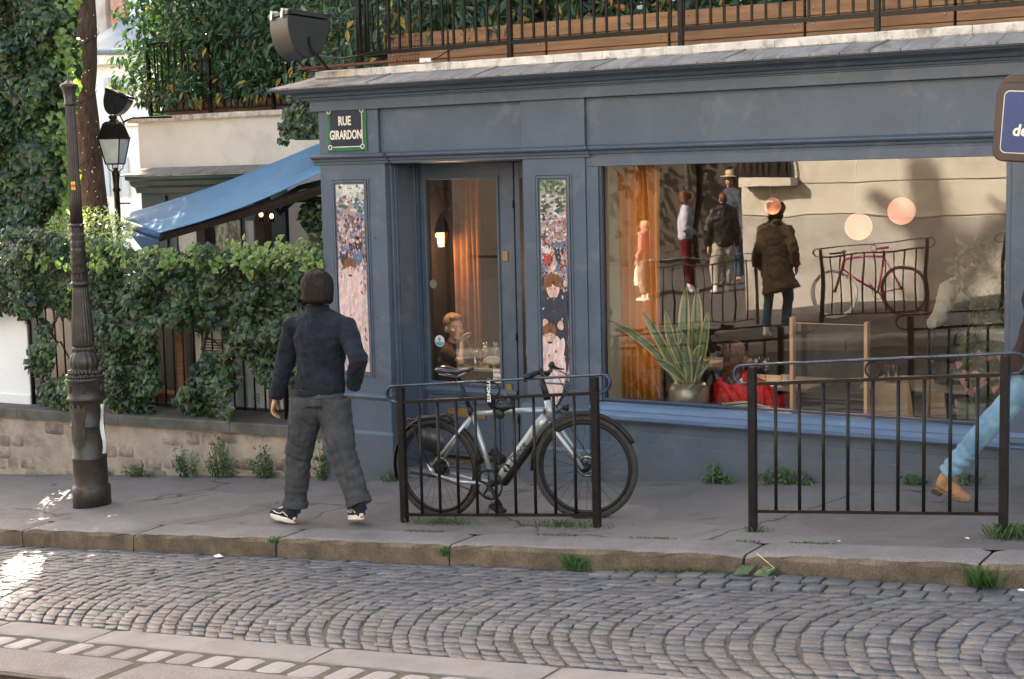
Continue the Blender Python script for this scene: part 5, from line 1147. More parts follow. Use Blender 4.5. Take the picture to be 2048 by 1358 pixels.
for a in [(285, 940, .04, .32, .10, 160, 'low clump of weeds at the foot of the stone wall'), (375, 940, .04, .22, .36, 260, 'tall weed against the stone wall, left one of three'), (445, 942, .04, .26, .40, 340, 'tall weed with dry yellow stems against the stone wall'), (533, 945, .04, .22, .30, 260, 'bushy weed against the wall just left of the walking man'), (648, 950, -.03, .16, .34, 200, 'weed at the corner between wall and cafe plinth'), (790, 962, -.05, .16, .10, 110, 'small weed at the plinth left of the bicycle'), (1440, 965, -.02, .18, .13, 150, 'weed with a yellow flower left of the right barrier'), (1575, 967, -.03, .34, .11, 230, 'wide low weed behind the right barrier'), (1835, 966, -.02, .14, .10, 90, 'small weed under the shop window near the boot'), (1940, 965, -.02, .12, .10, 60, 'tiny weed at the kick board near the frame edge'), (215, 1010 if False else 950, .05, .1, .05, 30, 'tiny weed beside the lamp post')]:
    weed(*a)
def grass(lab, c, w, d, n, h=.06, zf=G):
    V = []
    for k in range(n):
        x = c[0]+random.gauss(0, w/2.4); y = c[1]+random.gauss(0, d/2.4); z = zf(x, y)-.002; a = random.uniform(0, 6.28); hh = h*random.uniform(.4, 1.1); l = random.uniform(0, .6)*hh; wd_ = .0022
        V.append([(x-wd_*math.cos(a), y-wd_*math.sin(a), z), (x+wd_*math.cos(a), y+wd_*math.sin(a), z), (x+l*math.sin(a)*.6, y-l*math.cos(a)*.6, z+hh*.7), (x+l*1.3*math.sin(a), y-l*1.3*math.cos(a), z+hh)])
    o = bulk('grass_tuft', np.array(V), [(0, 1, 2), (0, 2, 3)], WEED); tag(o, lab, 'grass', 'grass tufts'); o['kind'] = 'stuff'
kz = lambda x, y: .08*x-.135
for lab, px, py, Y, w, d, n, h, zf in (('dry grass under the left foot of the left barrier', 885, 1050, -1.52, .26, .08, 260, .05, G), ('grass under the right half of the left barrier', 1130, 1052, -1.52, .32, .08, 260, .05, G), ('grass at the right post of the right barrier', 2025, 1068, -1.5, .16, .10, 260, .09, G), ('grass at the left post of the right barrier', 1510, 1065, -1.5, .10, .05, 100, .04, G), ('grass in the kerb joint left of the bicycle', 890, 1100, -2.09, .04, .02, 90, .07, lambda x, y: .08*x-.07), ('grass plant in the kerb joint below the bicycle', 1150, 1105, -2.10, .10, .03, 200, .10, lambda x, y: .08*x-.12), ('grass strip at the foot of the kerb', 1370, 1130, -2.10, .55, .04, 420, .06, kz), ('grass tuft at the kerb by the dead twig', 1548, 1140, -2.10, .10, .03, 120, .06, kz), ('grass in the kerb joint at the far right', 1966, 1130, -2.10, .07, .03, 200, .13, kz), ('grass in the kerb joint behind the walking man', 548, 1085, -2.08, .05, .03, 70, .05, lambda x, y: .08*x-.03)):
    c = at(px, py, Y); grass(lab, (c.x, Y), w, d, n, h, zf)
P = [];
joint = []
for k in range(1600):
    x = random.uniform(.2, 5.4); joint.append((x, -1.775+random.gauss(0, .012)))
V = []
for x, y in joint:
    if noise.noise(Vector((x*3, 0, 4))) < .05: continue
    z = .08*x; a = random.uniform(0, 6.28); hh = random.uniform(.008, .02); V.append([(x-.003, y, z), (x+.003, y, z), (x+.004*math.sin(a), y, z+hh*.7), (x+.006*math.sin(a), y-.002, z+hh)])
o = bulk('moss_in_joint', np.array(V), [(0, 1, 2), (0, 2, 3)], WEED); tag(o, 'line of moss in the joint behind the kerb stones', 'moss'); o['kind'] = 'stuff'
def litter(lab, px, py, Y, s_, col, cat='litter', n=9, z=None):
    c = at(px, py, Y); m = MB(); z = (.08*c.x-.125 if Y < -2.05 else .08*c.x+.002) if z is None else z
    vs = [(c.x+s_*math.cos(2*math.pi*k/n)*random.uniform(.5, 1.1), Y+s_*.6*math.sin(2*math.pi*k/n)*random.uniform(.5, 1.1), z+random.uniform(.001, .25*s_)) for k in range(n)]+[(c.x, Y, z+.5*s_), (c.x, Y, z)]
    m.add(vs, [(k, (k+1) % n, n) for k in range(n)]+[((k+1) % n, k, n+1) for k in range(n)]); o = m.build('litter', M_('litter_paper', col, [x*1.1 for x in col], .8, bd=0), None); tag(o, lab, cat, 'litter in the gutter'); return o
litter('crumpled white tissue on the cobbles near the kerb', 438, 1108, -2.16, .045, (.75, .72, .7))
litter('dark crushed cup lid at the kerb foot', 1845, 1163, -2.12, .05, (.02, .02, .02))
litter('crumpled white wrapper at the far right of the gutter', 2042, 1172, -2.14, .04, (.7, .7, .72))
litter('black scrap caught in the grass at the kerb', 1478, 1145, -2.12, .05, (.015, .015, .02))
litter('tiny white scrap on the pavement right of the left barrier', 1678, 1073, -1.7, .014, (.7, .68, .65))
litter('small white scrap under the right barrier', 1935, 1066, -1.55, .016, (.7, .68, .65))
litter('small brown dry leaf in the gutter', 1380, 1158, -2.3, .014, (.35, .18, .1)); litter('small pale pebble on the cobbles', 1730, 1147, -2.2, .012, (.6, .5, .4))
tw = thing('dead_twig', 'broken twig with a green leaf lying at the kerb', 'twig'); a = at(1520, 1150, -2.14); m = MB(); m.sweep([a, a+Vector((.08, .0, .05)), a+Vector((-.02, 0, .12))], [.004, .003, .002], n=5); m.sweep([a, a+Vector((.1, -.02, .005))], .003, n=5); m.build('stem', WOODL, tw)
leaves('leaf', [tuple(a+Vector((-.07+.03*k, 0, .03))) for k in range(4)], [(0, -.5, 1)]*4, [.09]*4, IVT, IVF, WEED, tw)
# ---------------- barriers ----------------
def barrier(x0, y, w, slope, lab, h=.95, hb=.06, nb=9, zf=G, grp='iron pavement barriers', ring=True):
    z0 = zf(x0, y) if callable(zf) else zf
    t = thing('pavement_barrier', lab, 'barrier', grp)
    def Z(x, dz): return z0+slope*(x-x0)+dz
    for x in (x0, x0+w):
        m = MB(); m.box((x-.0225, y-.0225, Z(x, -.03)), (x+.0225, y+.0225, Z(x, h-.012)), ch=.004); m.build('post', IRON, t)
    # handrail with curled ends
    r_ = .055; pts = []
    for k in range(9):
        a = R(-90+180*k/8+0); pts.append((x0-.055-r_*math.cos(a-0), y, Z(x0-.055, h-2*r_+r_+r_*math.sin(a))))
    pts = [(x0-.02, y, Z(x0, h-2*r_-.002))]+pts
    pts2 = [(2*x0+w-p[0], y, Z(2*x0+w-p[0], p[2]-Z(p[0], 0))) for p in pts][::-1]
    m = MB(); m.sweep(pts+pts2, .018, .0085, side=(0, 1, 0), n=10); m.build('handrail', RAILM, t)
    zt = h-2*r_-.012
    m = MB()
    for za, hh in ((zt, .020), (hb, .018)): m.add([(x, yy, Z(x, za+dz)) for x in (x0, x0+w) for yy in (y-.012, y+.012) for dz in (0, hh)], [(0, 1, 3, 2), (4, 6, 7, 5), (0, 4, 5, 1), (2, 3, 7, 6), (0, 2, 6, 4), (1, 5, 7, 3)])
    m.build('cross_rail', IRON, t)
    for k in range(nb):
        x = x0+w*(k+1)/(nb+1); MB().sweep([(x, y, Z(x, hb+.01)), (x, y, Z(x, zt+.005))], .0105, n=8).build('bar', IRON, t)
    if ring:
        x = x0+w/2; rr_ = (h-.01-(zt+.02))/2-.002
        m = MB(); m.sweep([(x+rr_*math.cos(a), y, Z(x, zt+.02+rr_)+rr_*math.sin(a)) for a in [2*math.pi*k/20 for k in range(20)]], .006, n=6, closed=True); m.build('ring', IRON, t)
    return t
RAILM = M_('worn_handrail', (.018, .022, .034), (.05, .07, .11), .25, 15, metal=.3, bs=60, bd=.0015, rv=.1, dirt=(.10, .08, .06), dirt_amt=.25, dscale=12)
barrier(.165, -1.5, 1.475, .098, 'black iron pavement barrier with the silver bicycle locked to it', h=.955, hb=.065, zf=lambda x, y: -.01)
barrier(2.68, -1.5, 1.435, .088, 'black iron pavement barrier on the right in front of the shop window', h=.99, hb=.115, zf=lambda x, y: .212)
# ---------------- silver electric bicycle ----------------
def wheel(root, c, Rw, steer, tyre_mat, rim_mat, ns=28, name='wheel', disc=True, tr=.022, hub=.03):
    """wheel in the xz plane turned by steer about z, c centre"""
    Mx = Matrix.Translation(c) @ Matrix.Rotation(steer, 4, 'Z')
    def circ(r_, y=0, n=56): return [Mx @ Vector((r_*math.cos(2*math.pi*k/n), y, r_*math.sin(2*math.pi*k/n))) for k in range(n)]
    ax = Mx.to_3x3() @ Vector((0, 1, 0))
    t = MB(); t.sweep(circ(Rw-tr), tr, tr*.95, side=ax, n=12, closed=True); w = t.build('wheel', tyre_mat, root)
    m = MB(); m.sweep(circ(Rw-2*tr-.008), .010, .014, side=ax, n=8, closed=True); m.build('rim', rim_mat, w)
    m = MB()
    for k in range(ns):
        a = 2*math.pi*k/ns; b = a+(.5 if k % 2 else -.5); s_ = .022*(1 if k % 4 < 2 else -1)
        m.sweep([Mx @ Vector((hub*math.cos(b), s_, hub*math.sin(b))), Mx @ Vector(((Rw-2*tr-.01)*math.cos(a), 0, (Rw-2*tr-.01)*math.sin(a)))], .0012, n=3)
    m.build('spokes', STEEL if not disc else IRON, w)
    m = MB(); m.sweep([Mx @ Vector((0, -.045, 0)), Mx @ Vector((0, -.03, 0)), Mx @ Vector((0, -.028, 0)), Mx @ Vector((0, .028, 0)), Mx @ Vector((0, .03, 0)), Mx @ Vector((0, .045, 0))], [.014, .014, hub, hub, .014, .014], n=14, side=(1, 0, 0)); m.build('hub', BLACK, w)
    if disc:
        m = MB(); 
        m.sweep([Mx @ Vector((.062*math.cos(2*math.pi*k/24), .038, .062*math.sin(2*math.pi*k/24))) for k in range(24)], .001, .010, side=ax, n=4, closed=True)
        for k in range(5): a = k*1.257; m.sweep([Mx @ Vector((.02*math.cos(a), .038, .02*math.sin(a))), Mx @ Vector((.06*math.cos(a+.5), .038, .06*math.sin(a+.5)))], .004, n=4)
        m.build('brake_disc', STEEL, w)
    return w
def mudguard(root, c, Rg, steer, a0, a1, mat, w=.026):
    Mx = Matrix.Translation(c) @ Matrix.Rotation(steer, 4, 'Z'); n = 26; vs = []
    for k in range(n+1):
        a = a0+(a1-a0)*k/n
        for y, d in ((-w, -.016), (-w*.6, -.002), (0, .003), (w*.6, -.002), (w, -.016)): vs.append(Mx @ Vector(((Rg+d)*math.cos(a), y, (Rg+d)*math.sin(a))))
    m = MB(); m.add(vs, [(k*5+j, (k+1)*5+j, (k+1)*5+j+1, k*5+j+1) for k in range(n) for j in range(4)], True)
    o = m.build('mudguard', mat, root); s_ = o.modifiers.new('t', 'SOLIDIFY'); s_.thickness = .002; return o
YBK = -1.25
bk = thing('electric_bicycle', 'silver electric bicycle with black mudguards locked to the left barrier', 'bicycle')
B = lambda x, y, Y=YBK: at(x, y, Y)
rc, fc = B(876, 937), B(1171, 935); RW = .346
wheel(bk, rc, RW, 0, RUBBER, BLACK); wheel(bk, fc, RW, R(15), RUBBER, BLACK)
mudguard(bk, rc, RW+.022, 0, R(10), R(195), BLACK); mudguard(bk, fc, RW+.022, R(15), R(28), R(185), BLACK)
seat_c, bb, ht, hbm = B(942, 822), B(988, 966), B(1097, 806), B(1103, 838)
m = MB()
m.sweep([B(946, 829), bb], [.0165, .0185], n=12)
m.sweep([B(944, 829), B(1020, 822), B(1088, 820)], [.017, .018, .022], .018, n=12)
for s_ in (-1, 1):
    o_ = Vector((0, s_*.055, 0)); m.sweep([B(944, 834)+o_*.3, rc+o_+Vector((-.02, 0, .02))], [.013, .011], n=10)
    m.sweep([bb+o_*.5, B(925, 960)+o_, rc+o_+Vector((0, 0, -.03))], [.013, .014, .013], n=10)
    m.sweep([rc+o_+Vector((-.035, 0, .04)), rc+o_+Vector((0, 0, -.035))], [.014, .02], [.006, .008], n=8)
m.sweep([B(1095, 800), B(1104, 842)], [.026, .028], n=14)
m.build('frame', SILVER, bk)
m = MB(); d0, d1 = B(1092, 832), B(1000, 960); m.sweep([d0, d0.lerp(d1, .15), d0.lerp(d1, .9), d1], [.036, .042, .042, .03], [.028, .028, .027, .024], side=(.75, 0, -.65), n=16); m.build('down_tube', SILVER, bk)
dv = (d1-d0).normalized(); nv = Vector((-dv.z, 0, dv.x)); nv = nv if nv.z < 0 else -nv
m = MB(); m.sweep([d0.lerp(d1, .26)+nv*.035, d0.lerp(d1, .28)+nv*.036, d0.lerp(d1, .98)+nv*.036, d0.lerp(d1, 1.0)+nv*.034], [.022, .028, .028, .02], [.026, .0285, .0285, .025], side=nv, n=14); m.build('battery', BLACK, bk)
# fork, stem, bars
ax = Matrix.Rotation(R(15), 3, 'Z'); m = MB(); cr = B(1108, 850)
for s_ in (-1, 1):
    o_ = ax @ Vector((0, s_*.048, 0)); m.sweep([cr+o_*.5, cr+o_+(fc-cr)*.18, fc+o_+Vector((-.005, 0, 0))], [.02, .019, .011], [.02, .017, .010], n=10)
m.sweep([B(1102, 836), cr+Vector((0, 0, -.02))], [.026, .030], n=14); m.build('fork', SILVER, bk)
m = MB(); m.sweep([B(1096, 802), B(1088, 775), B(1082, 756)], [.024, .02, .019], n=12); st_ = B(1098, 745); m.sweep([B(1082, 758), st_], [.018, .016], n=10); m.build('stem', BLACK, bk)
hb_ = MB(); hc_ = st_; hd = ax @ Vector((.0, 1, 0))
def hbp(s_, back=.0, up=0): return hc_+hd*s_+ax @ Vector((back, 0, up))
hb_.sweep([hbp(-.30, -.06, .015), hbp(-.16, -.03, .02), hbp(-.05, 0, .005), hbp(.05, 0, .005), hbp(.16, -.03, .02), hbp(.30, -.06, .015)], .012, n=10); hb_.build('handlebar', BLACK, bk)
for s_ in (-1, 1):
    m = MB(); m.sweep([hbp(s_*.18, -.035, .02), hbp(s_*.32, -.065, .014)], [.016, .0175], n=12); m.build('grip', BLACK, bk)
    m = MB(); m.sweep([hbp(s_*.15, -.02, .02), hbp(s_*.18, .02, .0), hbp(s_*.26, .03, -.012)], [.014, .007, .005], n=8); m.ell(hbp(s_*.14, -.02, .03), (.022, .022, .02), n=10, m=7); m.build('brake_lever', BLACK, bk)
m = MB()
for s_ in (-1, 1): m.sweep([hbp(s_*.15, -.01, .0), hbp(s_*.10, .09, -.02), hbp(s_*.03, .12, -.12), B(1112, 815)], .0028, n=5)
m.sweep([hbp(.1, .05, 0), hbp(.05, .14, -.05), B(1126, 790), B(1110, 808), fc+Vector((.01, .05, .05))], .0028, n=5); m.build('cables', BLACK, bk)
m = MB(); q = B(1126, 815); m.sweep([q, q+ax @ Vector((.035, 0, 0))], [.018, .024], n=12); m.sweep([q, B(1107, 830)], .005, n=5); m.build('head_light', BLACK, bk)
m = MB(); m.sweep([B(916, 754)+Vector((0, 0, -.005)), B(943, 826)], [.0145, .0150], n=12); m.build('seat_post', BLACK, bk)
m = MB(); m.sweep([B(938, 815), B(944, 830)], [.021, .022], n=12); m.build('seat_clamp', BLACK, bk)
# saddle
m = MB(); s0, s1 = B(874, 741), B(946, 738); pts = []; ra = []; rb = []
for k in range(9):
    u = k/8; pts.append(s0.lerp(s1, u)+Vector((0, 0, .012*math.cos(u*math.pi*1.6)))); ra.append([.035, .068, .075, .066, .048, .033, .025, .021, .012][k]); rb.append([.012, .022, .025, .022, .018, .016, .015, .013, .008][k])
m.sweep(pts, ra, rb, side=(0, 1, 0), n=16); m.build('saddle', M_('black_saddle', (.012, .013, .016), (.02, .021, .025), .22, 9, bd=.0004), bk)
m = MB()
for s_ in (-1, 1): m.sweep([s0+Vector((.03, s_*.025, -.02)), B(916, 754)+Vector((0, s_*.02, -.0)), s1+Vector((-.04, s_*.01, -.015))], .0035, n=6)
m.build('saddle_rails', STEEL, bk)
# rack, stays, skirt guard
m = MB(); ra_, rb_ = B(822, 836), B(905, 830)
for s_ in (-1, 1): m.sweep([ra_+Vector((0, s_*.055, 0)), rb_+Vector((0, s_*.055, 0)), rb_+Vector((.03, s_*.02, -.04))], .005, n=6); m.sweep([ra_+Vector((.01, s_*.055, 0)), rc+Vector((-.02, s_*.06, .02))], .0045, n=6)
for u in (0, .25, .5, .75, 1): q = ra_.lerp(rb_, u); m.sweep([q+Vector((0, -.055, 0)), q+Vector((0, .055, 0))], .004, n=6)
m.sweep([ra_+Vector((0, .055, -.045)), ra_+Vector((0, -.055, -.045)), rb_+Vector((.0, -.055, -.04)), rb_+Vector((0, .055, -.04))], .0045, n=6); m.build('luggage_rack', BLACK, bk)
m = MB(); q = B(862, 880, YBK-.05); m.sweep([q+Vector((0, 0, 0)), q+Vector((0, .004, 0))], [.115, .115], [.085, .085], n=24, side=(1, 0, -.3)); m.build('wheel_lock_guard', M_('translucent_black', (.02, .02, .02), (.03, .03, .03), .35), bk)
# cranks
m = MB(); cc = bb+Vector((0, -.06, 0))
m.sweep([cc+Vector((.098*math.cos(2*math.pi*k/36), 0, .098*math.sin(2*math.pi*k/36))) for k in range(36)], .003, .008, side=(0, 1, 0), n=5, closed=True)
for k in range(5): a = k*1.257+.4; m.sweep([cc, cc+Vector((.094*math.cos(a), 0, .094*math.sin(a)))], .008, .003, side=(0, 0, 1), n=5)
m.sweep([cc+Vector((0, -.01, 0)), cc+Vector((0, .12, 0))], .022, n=14); m.build('chainring', BLACK, bk)
m = MB(); m.sweep([bb+Vector((0, -.075, 0)), B(1003, 1012, YBK-.08)], [.014, .011], [.009, .007], n=8); m.build('crank', BLACK, bk); m = MB(); m.sweep([bb+Vector((0, .075, 0)), bb+Vector((-.05, .08, .16))], [.014, .011], [.009, .007], n=8); m.build('crank', BLACK, bk)
for q, s_ in ((B(1003, 1014, YBK-.08), -1), (bb+Vector((-.05, .08, .16)), 1)):
    m = MB(); m.box((-.05, -.045, -.012), (.05, .045, .012), Matrix.Translation(q+Vector((0, s_*.05, 0))) @ Matrix.Rotation(.5, 4, 'Y'), ch=.004); m.build('pedal', BLACK, bk)
m = MB(); m.sweep([cc+Vector((0, 0, .09)), rc+Vector((0, -.06, .035))], .004, n=4); m.sweep([cc+Vector((0, 0, -.09)), rc+Vector((0, -.06, -.035))], .004, n=4); m.build('belt', BLACK, bk)
m = MB(); m.sweep([rc+Vector((0, -.03, 0)), rc+Vector((0, .03, 0))], .055, n=20); m.build('hub_motor', BLACK, bk)
m = MB(); m.sweep([rc+Vector((.02, -.07, -.04)), rc+Vector((-.16, -.1, -.02))], [.011, .008], n=8); m.build('kickstand', BLACK, bk)
m = MB(); m.box((-.025, -.02, -.06), (.025, .02, .06), Matrix.Translation(B(992, 912, YBK-.03)) @ Matrix.Rotation(-.3, 4, 'Y'), ch=.008); m.build('controller', BLACK, bk)
# lettering on the down tube
dd = (d0-d1).normalized(); yy = Vector((-dd.z, 0, dd.x)); L_ = d0.lerp(d1, .55)
tx = Matrix((( dd.x, yy.x, 0, L_.x), (0, 0, -1, YBK-.0295), (dd.z, yy.z, 0, L_.z), (0, 0, 0, 1)))
text('lettering', 'Dance', .066, BLACK, tx, bk, ext=.001, align='CENTER')
m = MB(); q = d0.lerp(d1, .80)
for s_ in (-1, 1): m.sweep([q+dd*.018*s_*.6+yy*.03+Vector((0, -.030, 0)), q+dd*.018*s_*.6+dd*.012*s_+Vector((0, -.031, 0)), q+dd*.018*s_*.6-yy*.028+Vector((0, -.030, 0))], [.002, .011, .003], [.001]*3, side=dd, n=8)
m.build('round_mark', BLACK, bk)
# chain lock
lk = thing('bicycle_lock', 'heavy black folding lock with white lettering round the barrier rail', 'lock')
m = MB(); pts = [at(x, y, YBK-.20+dy) for x, y, dy in ((980, 758, .0), (974, 775, -.06), (976, 800, -.07), (986, 815, -.05), (1003, 822, 0), (1018, 815, .03), (1022, 800, .05), (1010, 790, .08))]; m.sweep(pts, .022, .012, side=(1, 0, 0), n=8); m.build('sleeve', BLACK, lk)
m = MB(); c0 = at(1000, 778, -1.47)
m.build('hasp', BLACK, lk) if False else None
m = MB(); a_, b_ = at(1000, 815, -1.56), at(1027, 812, -1.56); m.sweep([a_, b_], .020, n=14); m.ell(at(1000, 828, -1.54), (.035, .02, .035), n=12, m=8); m.ell(at(1018, 806, -1.54), (.025, .02, .035), n=12, m=8); m.build('lock_body', BLACK, lk)
m = MB(); m.sweep([at(1003+10*math.cos(2*math.pi*k/16), 822+10*math.sin(2*math.pi*k/16)-14, -1.55) for k in range(16)], .008, n=6, closed=True); m.build('shackle', BLACK, lk)
q = at(979, 782, -1.545); Mt = Matrix.Translation(q+Vector((0, -.012, 0))) @ Matrix(((0, -1, 0, 0), (0, 0, -1, 0), (1, 0, 0, 0), (0, 0, 0, 1))) @ Matrix.Rotation(math.pi, 4, 'Z')
text('lettering', 'YTONITE', .034, WHITEP, Mt, lk, ext=.001, off=.0012, xs=1.0)
# ---------------- interior ----------------
def curtain(x0, x1, y, z0, z1, lab, nf, mat, amp=.03):
    m = MB(); n = nf*8; vs = []
    for i in range(n+1):
        t = i/n; x = x0+(x1-x0)*t
        for k in range(5): yy = y+amp*math.sin(t*nf*2*math.pi)*(.7+.3*k/4)+.01*math.sin(t*17+k); vs.append((x+.008*math.sin(k+t*9), yy, z0+(z1-z0)*k/4))
    m.add(vs, [(i*5+k, (i+1)*5+k, (i+1)*5+k+1, i*5+k+1) for i in range(n) for k in range(4)], True)
    o = m.build('curtain', mat, None); s_ = o.modifiers.new('t', 'SOLIDIFY'); s_.thickness = .004; return tag(o, lab, 'curtain', 'ochre velvet curtains')
OCHRE = fabric('ochre_velvet', (.78, .28, .035), (.84, .33, .045), bs=120, bd=.0005, scale=2)
OCHRD = fabric('brown_velvet', (.15, .052, .018), (.21, .078, .025), bs=80, bd=.001)
a, b = at(1240, 600, .42), at(1322, 600, .42); curtain(a.x, b.x, .42, .55, 2.6, 'tall ochre velvet curtain at the left end of the shop window', 6, OCHRE, .042)
a, b = at(905, 500, 1.2), at(962, 500, 1.2); curtain(a.x, b.x, 1.2, .1, 2.6, 'brown velvet curtain behind the glass door', 5, OCHRD)
TABLE = M_('pale_table_top', (.22, .2, .16), (.3, .27, .22), .4, 4, stretch=(1, 5, 1))
def table(lab, c, w, d, zt, zf=.05):
    t = thing('cafe_table', lab, 'table', 'cafe tables'); MB().box((c[0]-w/2, c[1]-d/2, zt-.03), (c[0]+w/2, c[1]+d/2, zt), ch=.006).build('table_top', TABLE, t)
    m = MB(); m.lathe([(.2, 0), (.2, .02), (.03, .04), (.025, zt-.04-zf), (.12, zt-.035-zf)], (c[0], c[1], zf), 16); m.build('pedestal', IRON, t); return t
ta = at(975, 730, 1.0); table('pale cafe table in front of the boy behind the glass door', (ta.x+.14, 1.05), .62, .5, ta.z+.0)
TZ1 = ta.z
tb = at(1560, 762, .95); table('cafe table with cups beside the woman in red', (tb.x, .95), .66, .6, tb.z); TZ2 = tb.z
tc = at(1400, 722, 1.7); table('farther cafe table behind the potted snake plant', (tc.x+.05, 1.7), .7, .6, tc.z)
o = MB().box((tc.x-.05, 1.5, tc.z+.002), (tc.x+.2, 1.72, tc.z+.012)).build('menu', M_('menu_paper', (.6, .58, .54), (.7, .68, .64), .7), None); tag(o, 'white menu sheet lying on the farther cafe table', 'menu')
td = at(1790, 765, 1.1); table('dark cafe table right of the glass divider', (td.x+.2, 1.2), .8, .6, td.z); TZ4 = td.z
def wineglass(x, y, z, lab, h=.19, r_=.036, fill=None, stem=True):
    t = thing('wine_glass' if stem else 'tumbler', lab, 'glass', 'glasses on the cafe tables'); m = MB()
    pr = [(.032, 0), (.032, .003), (.004, .008), (.0035, h*.45), (r_*.6, h*.5), (r_, h*.68), (r_*.95, h*.85), (r_*.8, h), (r_*.77, h), (r_*.9, h*.85), (r_*.95, h*.68), (r_*.55, h*.52), (0.001, h*.49)] if stem else [(r_*.8, 0), (r_, h), (r_*.94, h), (r_*.75, .008), (.001, .008)]
    m.lathe(pr, (x, y, z), 18, cap=False); m.build('glass_bowl', GLASSW, t)
    if fill:
        m = MB(); m.lathe([(r_*.5, h*.53), (r_*.9, h*.68), (r_*.88, h*.78), (.001, h*.78)] if stem else [(r_*.7, .01), (r_*.86, h*.7), (.001, h*.7)], (x, y, z), 18); m.build('drink', fill, t)
LEMON = M_('lemonade', (.55, .45, .08), (.6, .5, .1), .2, 5, bd=0)
q = at(951, 722, .92); wineglass(q.x, .92, TZ1, 'tumbler of lemonade with the boys straw in it', h=.13, r_=.034, fill=LEMON, stem=False); JUICE = Vector((q.x, .92, TZ1))
q = at(971, 722, .98); wineglass(q.x, .98, TZ1, 'wine glass of yellow juice on the table by the door', fill=LEMON)
q = at(992, 722, 1.1); wineglass(q.x, 1.1, TZ1, 'empty wine glass at the right of the table by the door')
for px, py, Y, z, lab in ((1513, 762, .85, TZ2, 'left one of two empty wine glasses beside the woman in red'), (1531, 762, .82, TZ2, 'right one of two empty wine glasses beside the woman in red')):
    q = at(px, py, Y); wineglass(q.x, Y, z, lab)
for px, lab in ((1778, 'left tumbler on the dark table right of the divider'), (1793, 'right tumbler on the dark table right of the divider')): q = at(px, 755, 1.0); wineglass(q.x, 1.0, TZ4, lab, h=.14, r_=.03, stem=False)
cu = thing('coffee_cup', 'white coffee cup on a saucer near the wooden divider post', 'cup'); q = at(1570, 760, .8); m = MB(); m.lathe([(.022, .008), (.036, .07), (.033, .07), (.02, .012), (.001, .012)], (q.x, .8, TZ2), 16, cap=False); m.build('cup', WHITEP, cu); m = MB(); m.lathe([(.03, 0), (.068, .01), (.066, .013), (.001, .006)], (q.x, .8, TZ2+.001), 18); m.build('saucer', WHITEP, cu)
pl = MB(); pl.lathe([(.05, 0), (.10, .014), (.098, .017), (.001, .006)], (tb.x-.05, .86, TZ2+.001), 20); o = pl.build('plate', WHITEP, None); tag(o, 'white plate on the table beside the woman in red', 'plate')
nk = MB(); q = at(985, 708, 1.05); nk.ell((q.x, 1.05, TZ1+.03), (.09, .07, .04), n=12, m=7); o = nk.build('crumpled_napkin', WHITEP, None); tag(o, 'crumpled white napkin on the table by the door', 'napkin')
sgls = thing('sunglasses', 'dark sunglasses lying on the table edge behind the door glass', 'sunglasses')
for px in (981, 995): q = at(px, 722, .83); m = MB(); m.ell((q.x, .83, TZ1+.018), (.024, .006, .019), n=12, m=7); m.build('lens', BLACK, sgls)
q = at(988, 720, .83); m = MB(); m.sweep([(q.x-.012, .825, TZ1+.024), (q.x+.012, .825, TZ1+.024)], .003, n=5); m.sweep([(q.x-.05, .83, TZ1+.02), (q.x-.06, .93, TZ1+.01)], .003, n=5); m.sweep([(q.x+.05, .83, TZ1+.02), (q.x+.05, .93, TZ1+.01)], .003, n=5); m.build('temple', BLACK, sgls)
# hanging wall lantern behind the door
hl = thing('hanging_lantern', 'lit glass lantern on a curled bracket behind the door glass', 'lantern'); YH = .95
q = at(884, 474, YH); m = MB(); s = .0036
def sqr(r_, z): return [(q.x+r_*math.cos(R(60+90*k)), YH+r_*math.sin(R(60+90*k)), z) for k in range(4)]
zt_, zb_ = at(884, 464, YH).z, at(884, 494, YH).z
m.hexa(sqr(.072, zt_), sqr(.045, at(884, 440, YH).z)); m.hexa(sqr(.04, at(884, 440, YH).z), sqr(.012, at(884, 425, YH).z)); m.build('cap', IRON, hl)
m = MB(); t4, b4 = sqr(.062, zt_), sqr(.036, zb_)
for k in range(4): m.sweep([t4[k], b4[k]], .004, n=4); m.sweep([b4[k], b4[(k+1) % 4]], .004, n=4)
m.sweep([at(884+22*math.cos(R(a)), 400-22*math.sin(R(a)), YH) for a in range(-90, 200, 20)], .004, n=5); m.sweep([at(884, 425, YH), at(884, 400, YH), at(870, 370, YH)], .005, n=5); m.build('lantern_frame', IRON, hl)
m = MB(); m.add(sqr(.058, zt_-.003)+sqr(.034, zb_+.004), [(k, (k+1) % 4, (k+1) % 4+4, k+4) for k in range(4)]); m.build('glass', M_('amber_lantern_glass', (.5, .28, .14), (.6, .36, .2), .3, 6, bd=0), hl)
m = MB(); m.ell((q.x, YH-.062, at(884, 470, YH).z), (.026, .012, .02), n=12, m=8); m.build('bulb', emit('lantern_bulb', (1, .55, .28), 1.2), hl)
pl_ = bpy.data.lights.new('lantern_light', 'POINT'); pl_.energy = 3.2; pl_.color = (1, .66, .4); pl_.shadow_soft_size = .03; lo_ = bpy.data.objects.new('lantern_light', pl_); C.objects.link(lo_); lo_.parent = hl; lo_.location = (q.x, YH-.1, zb_-.05)
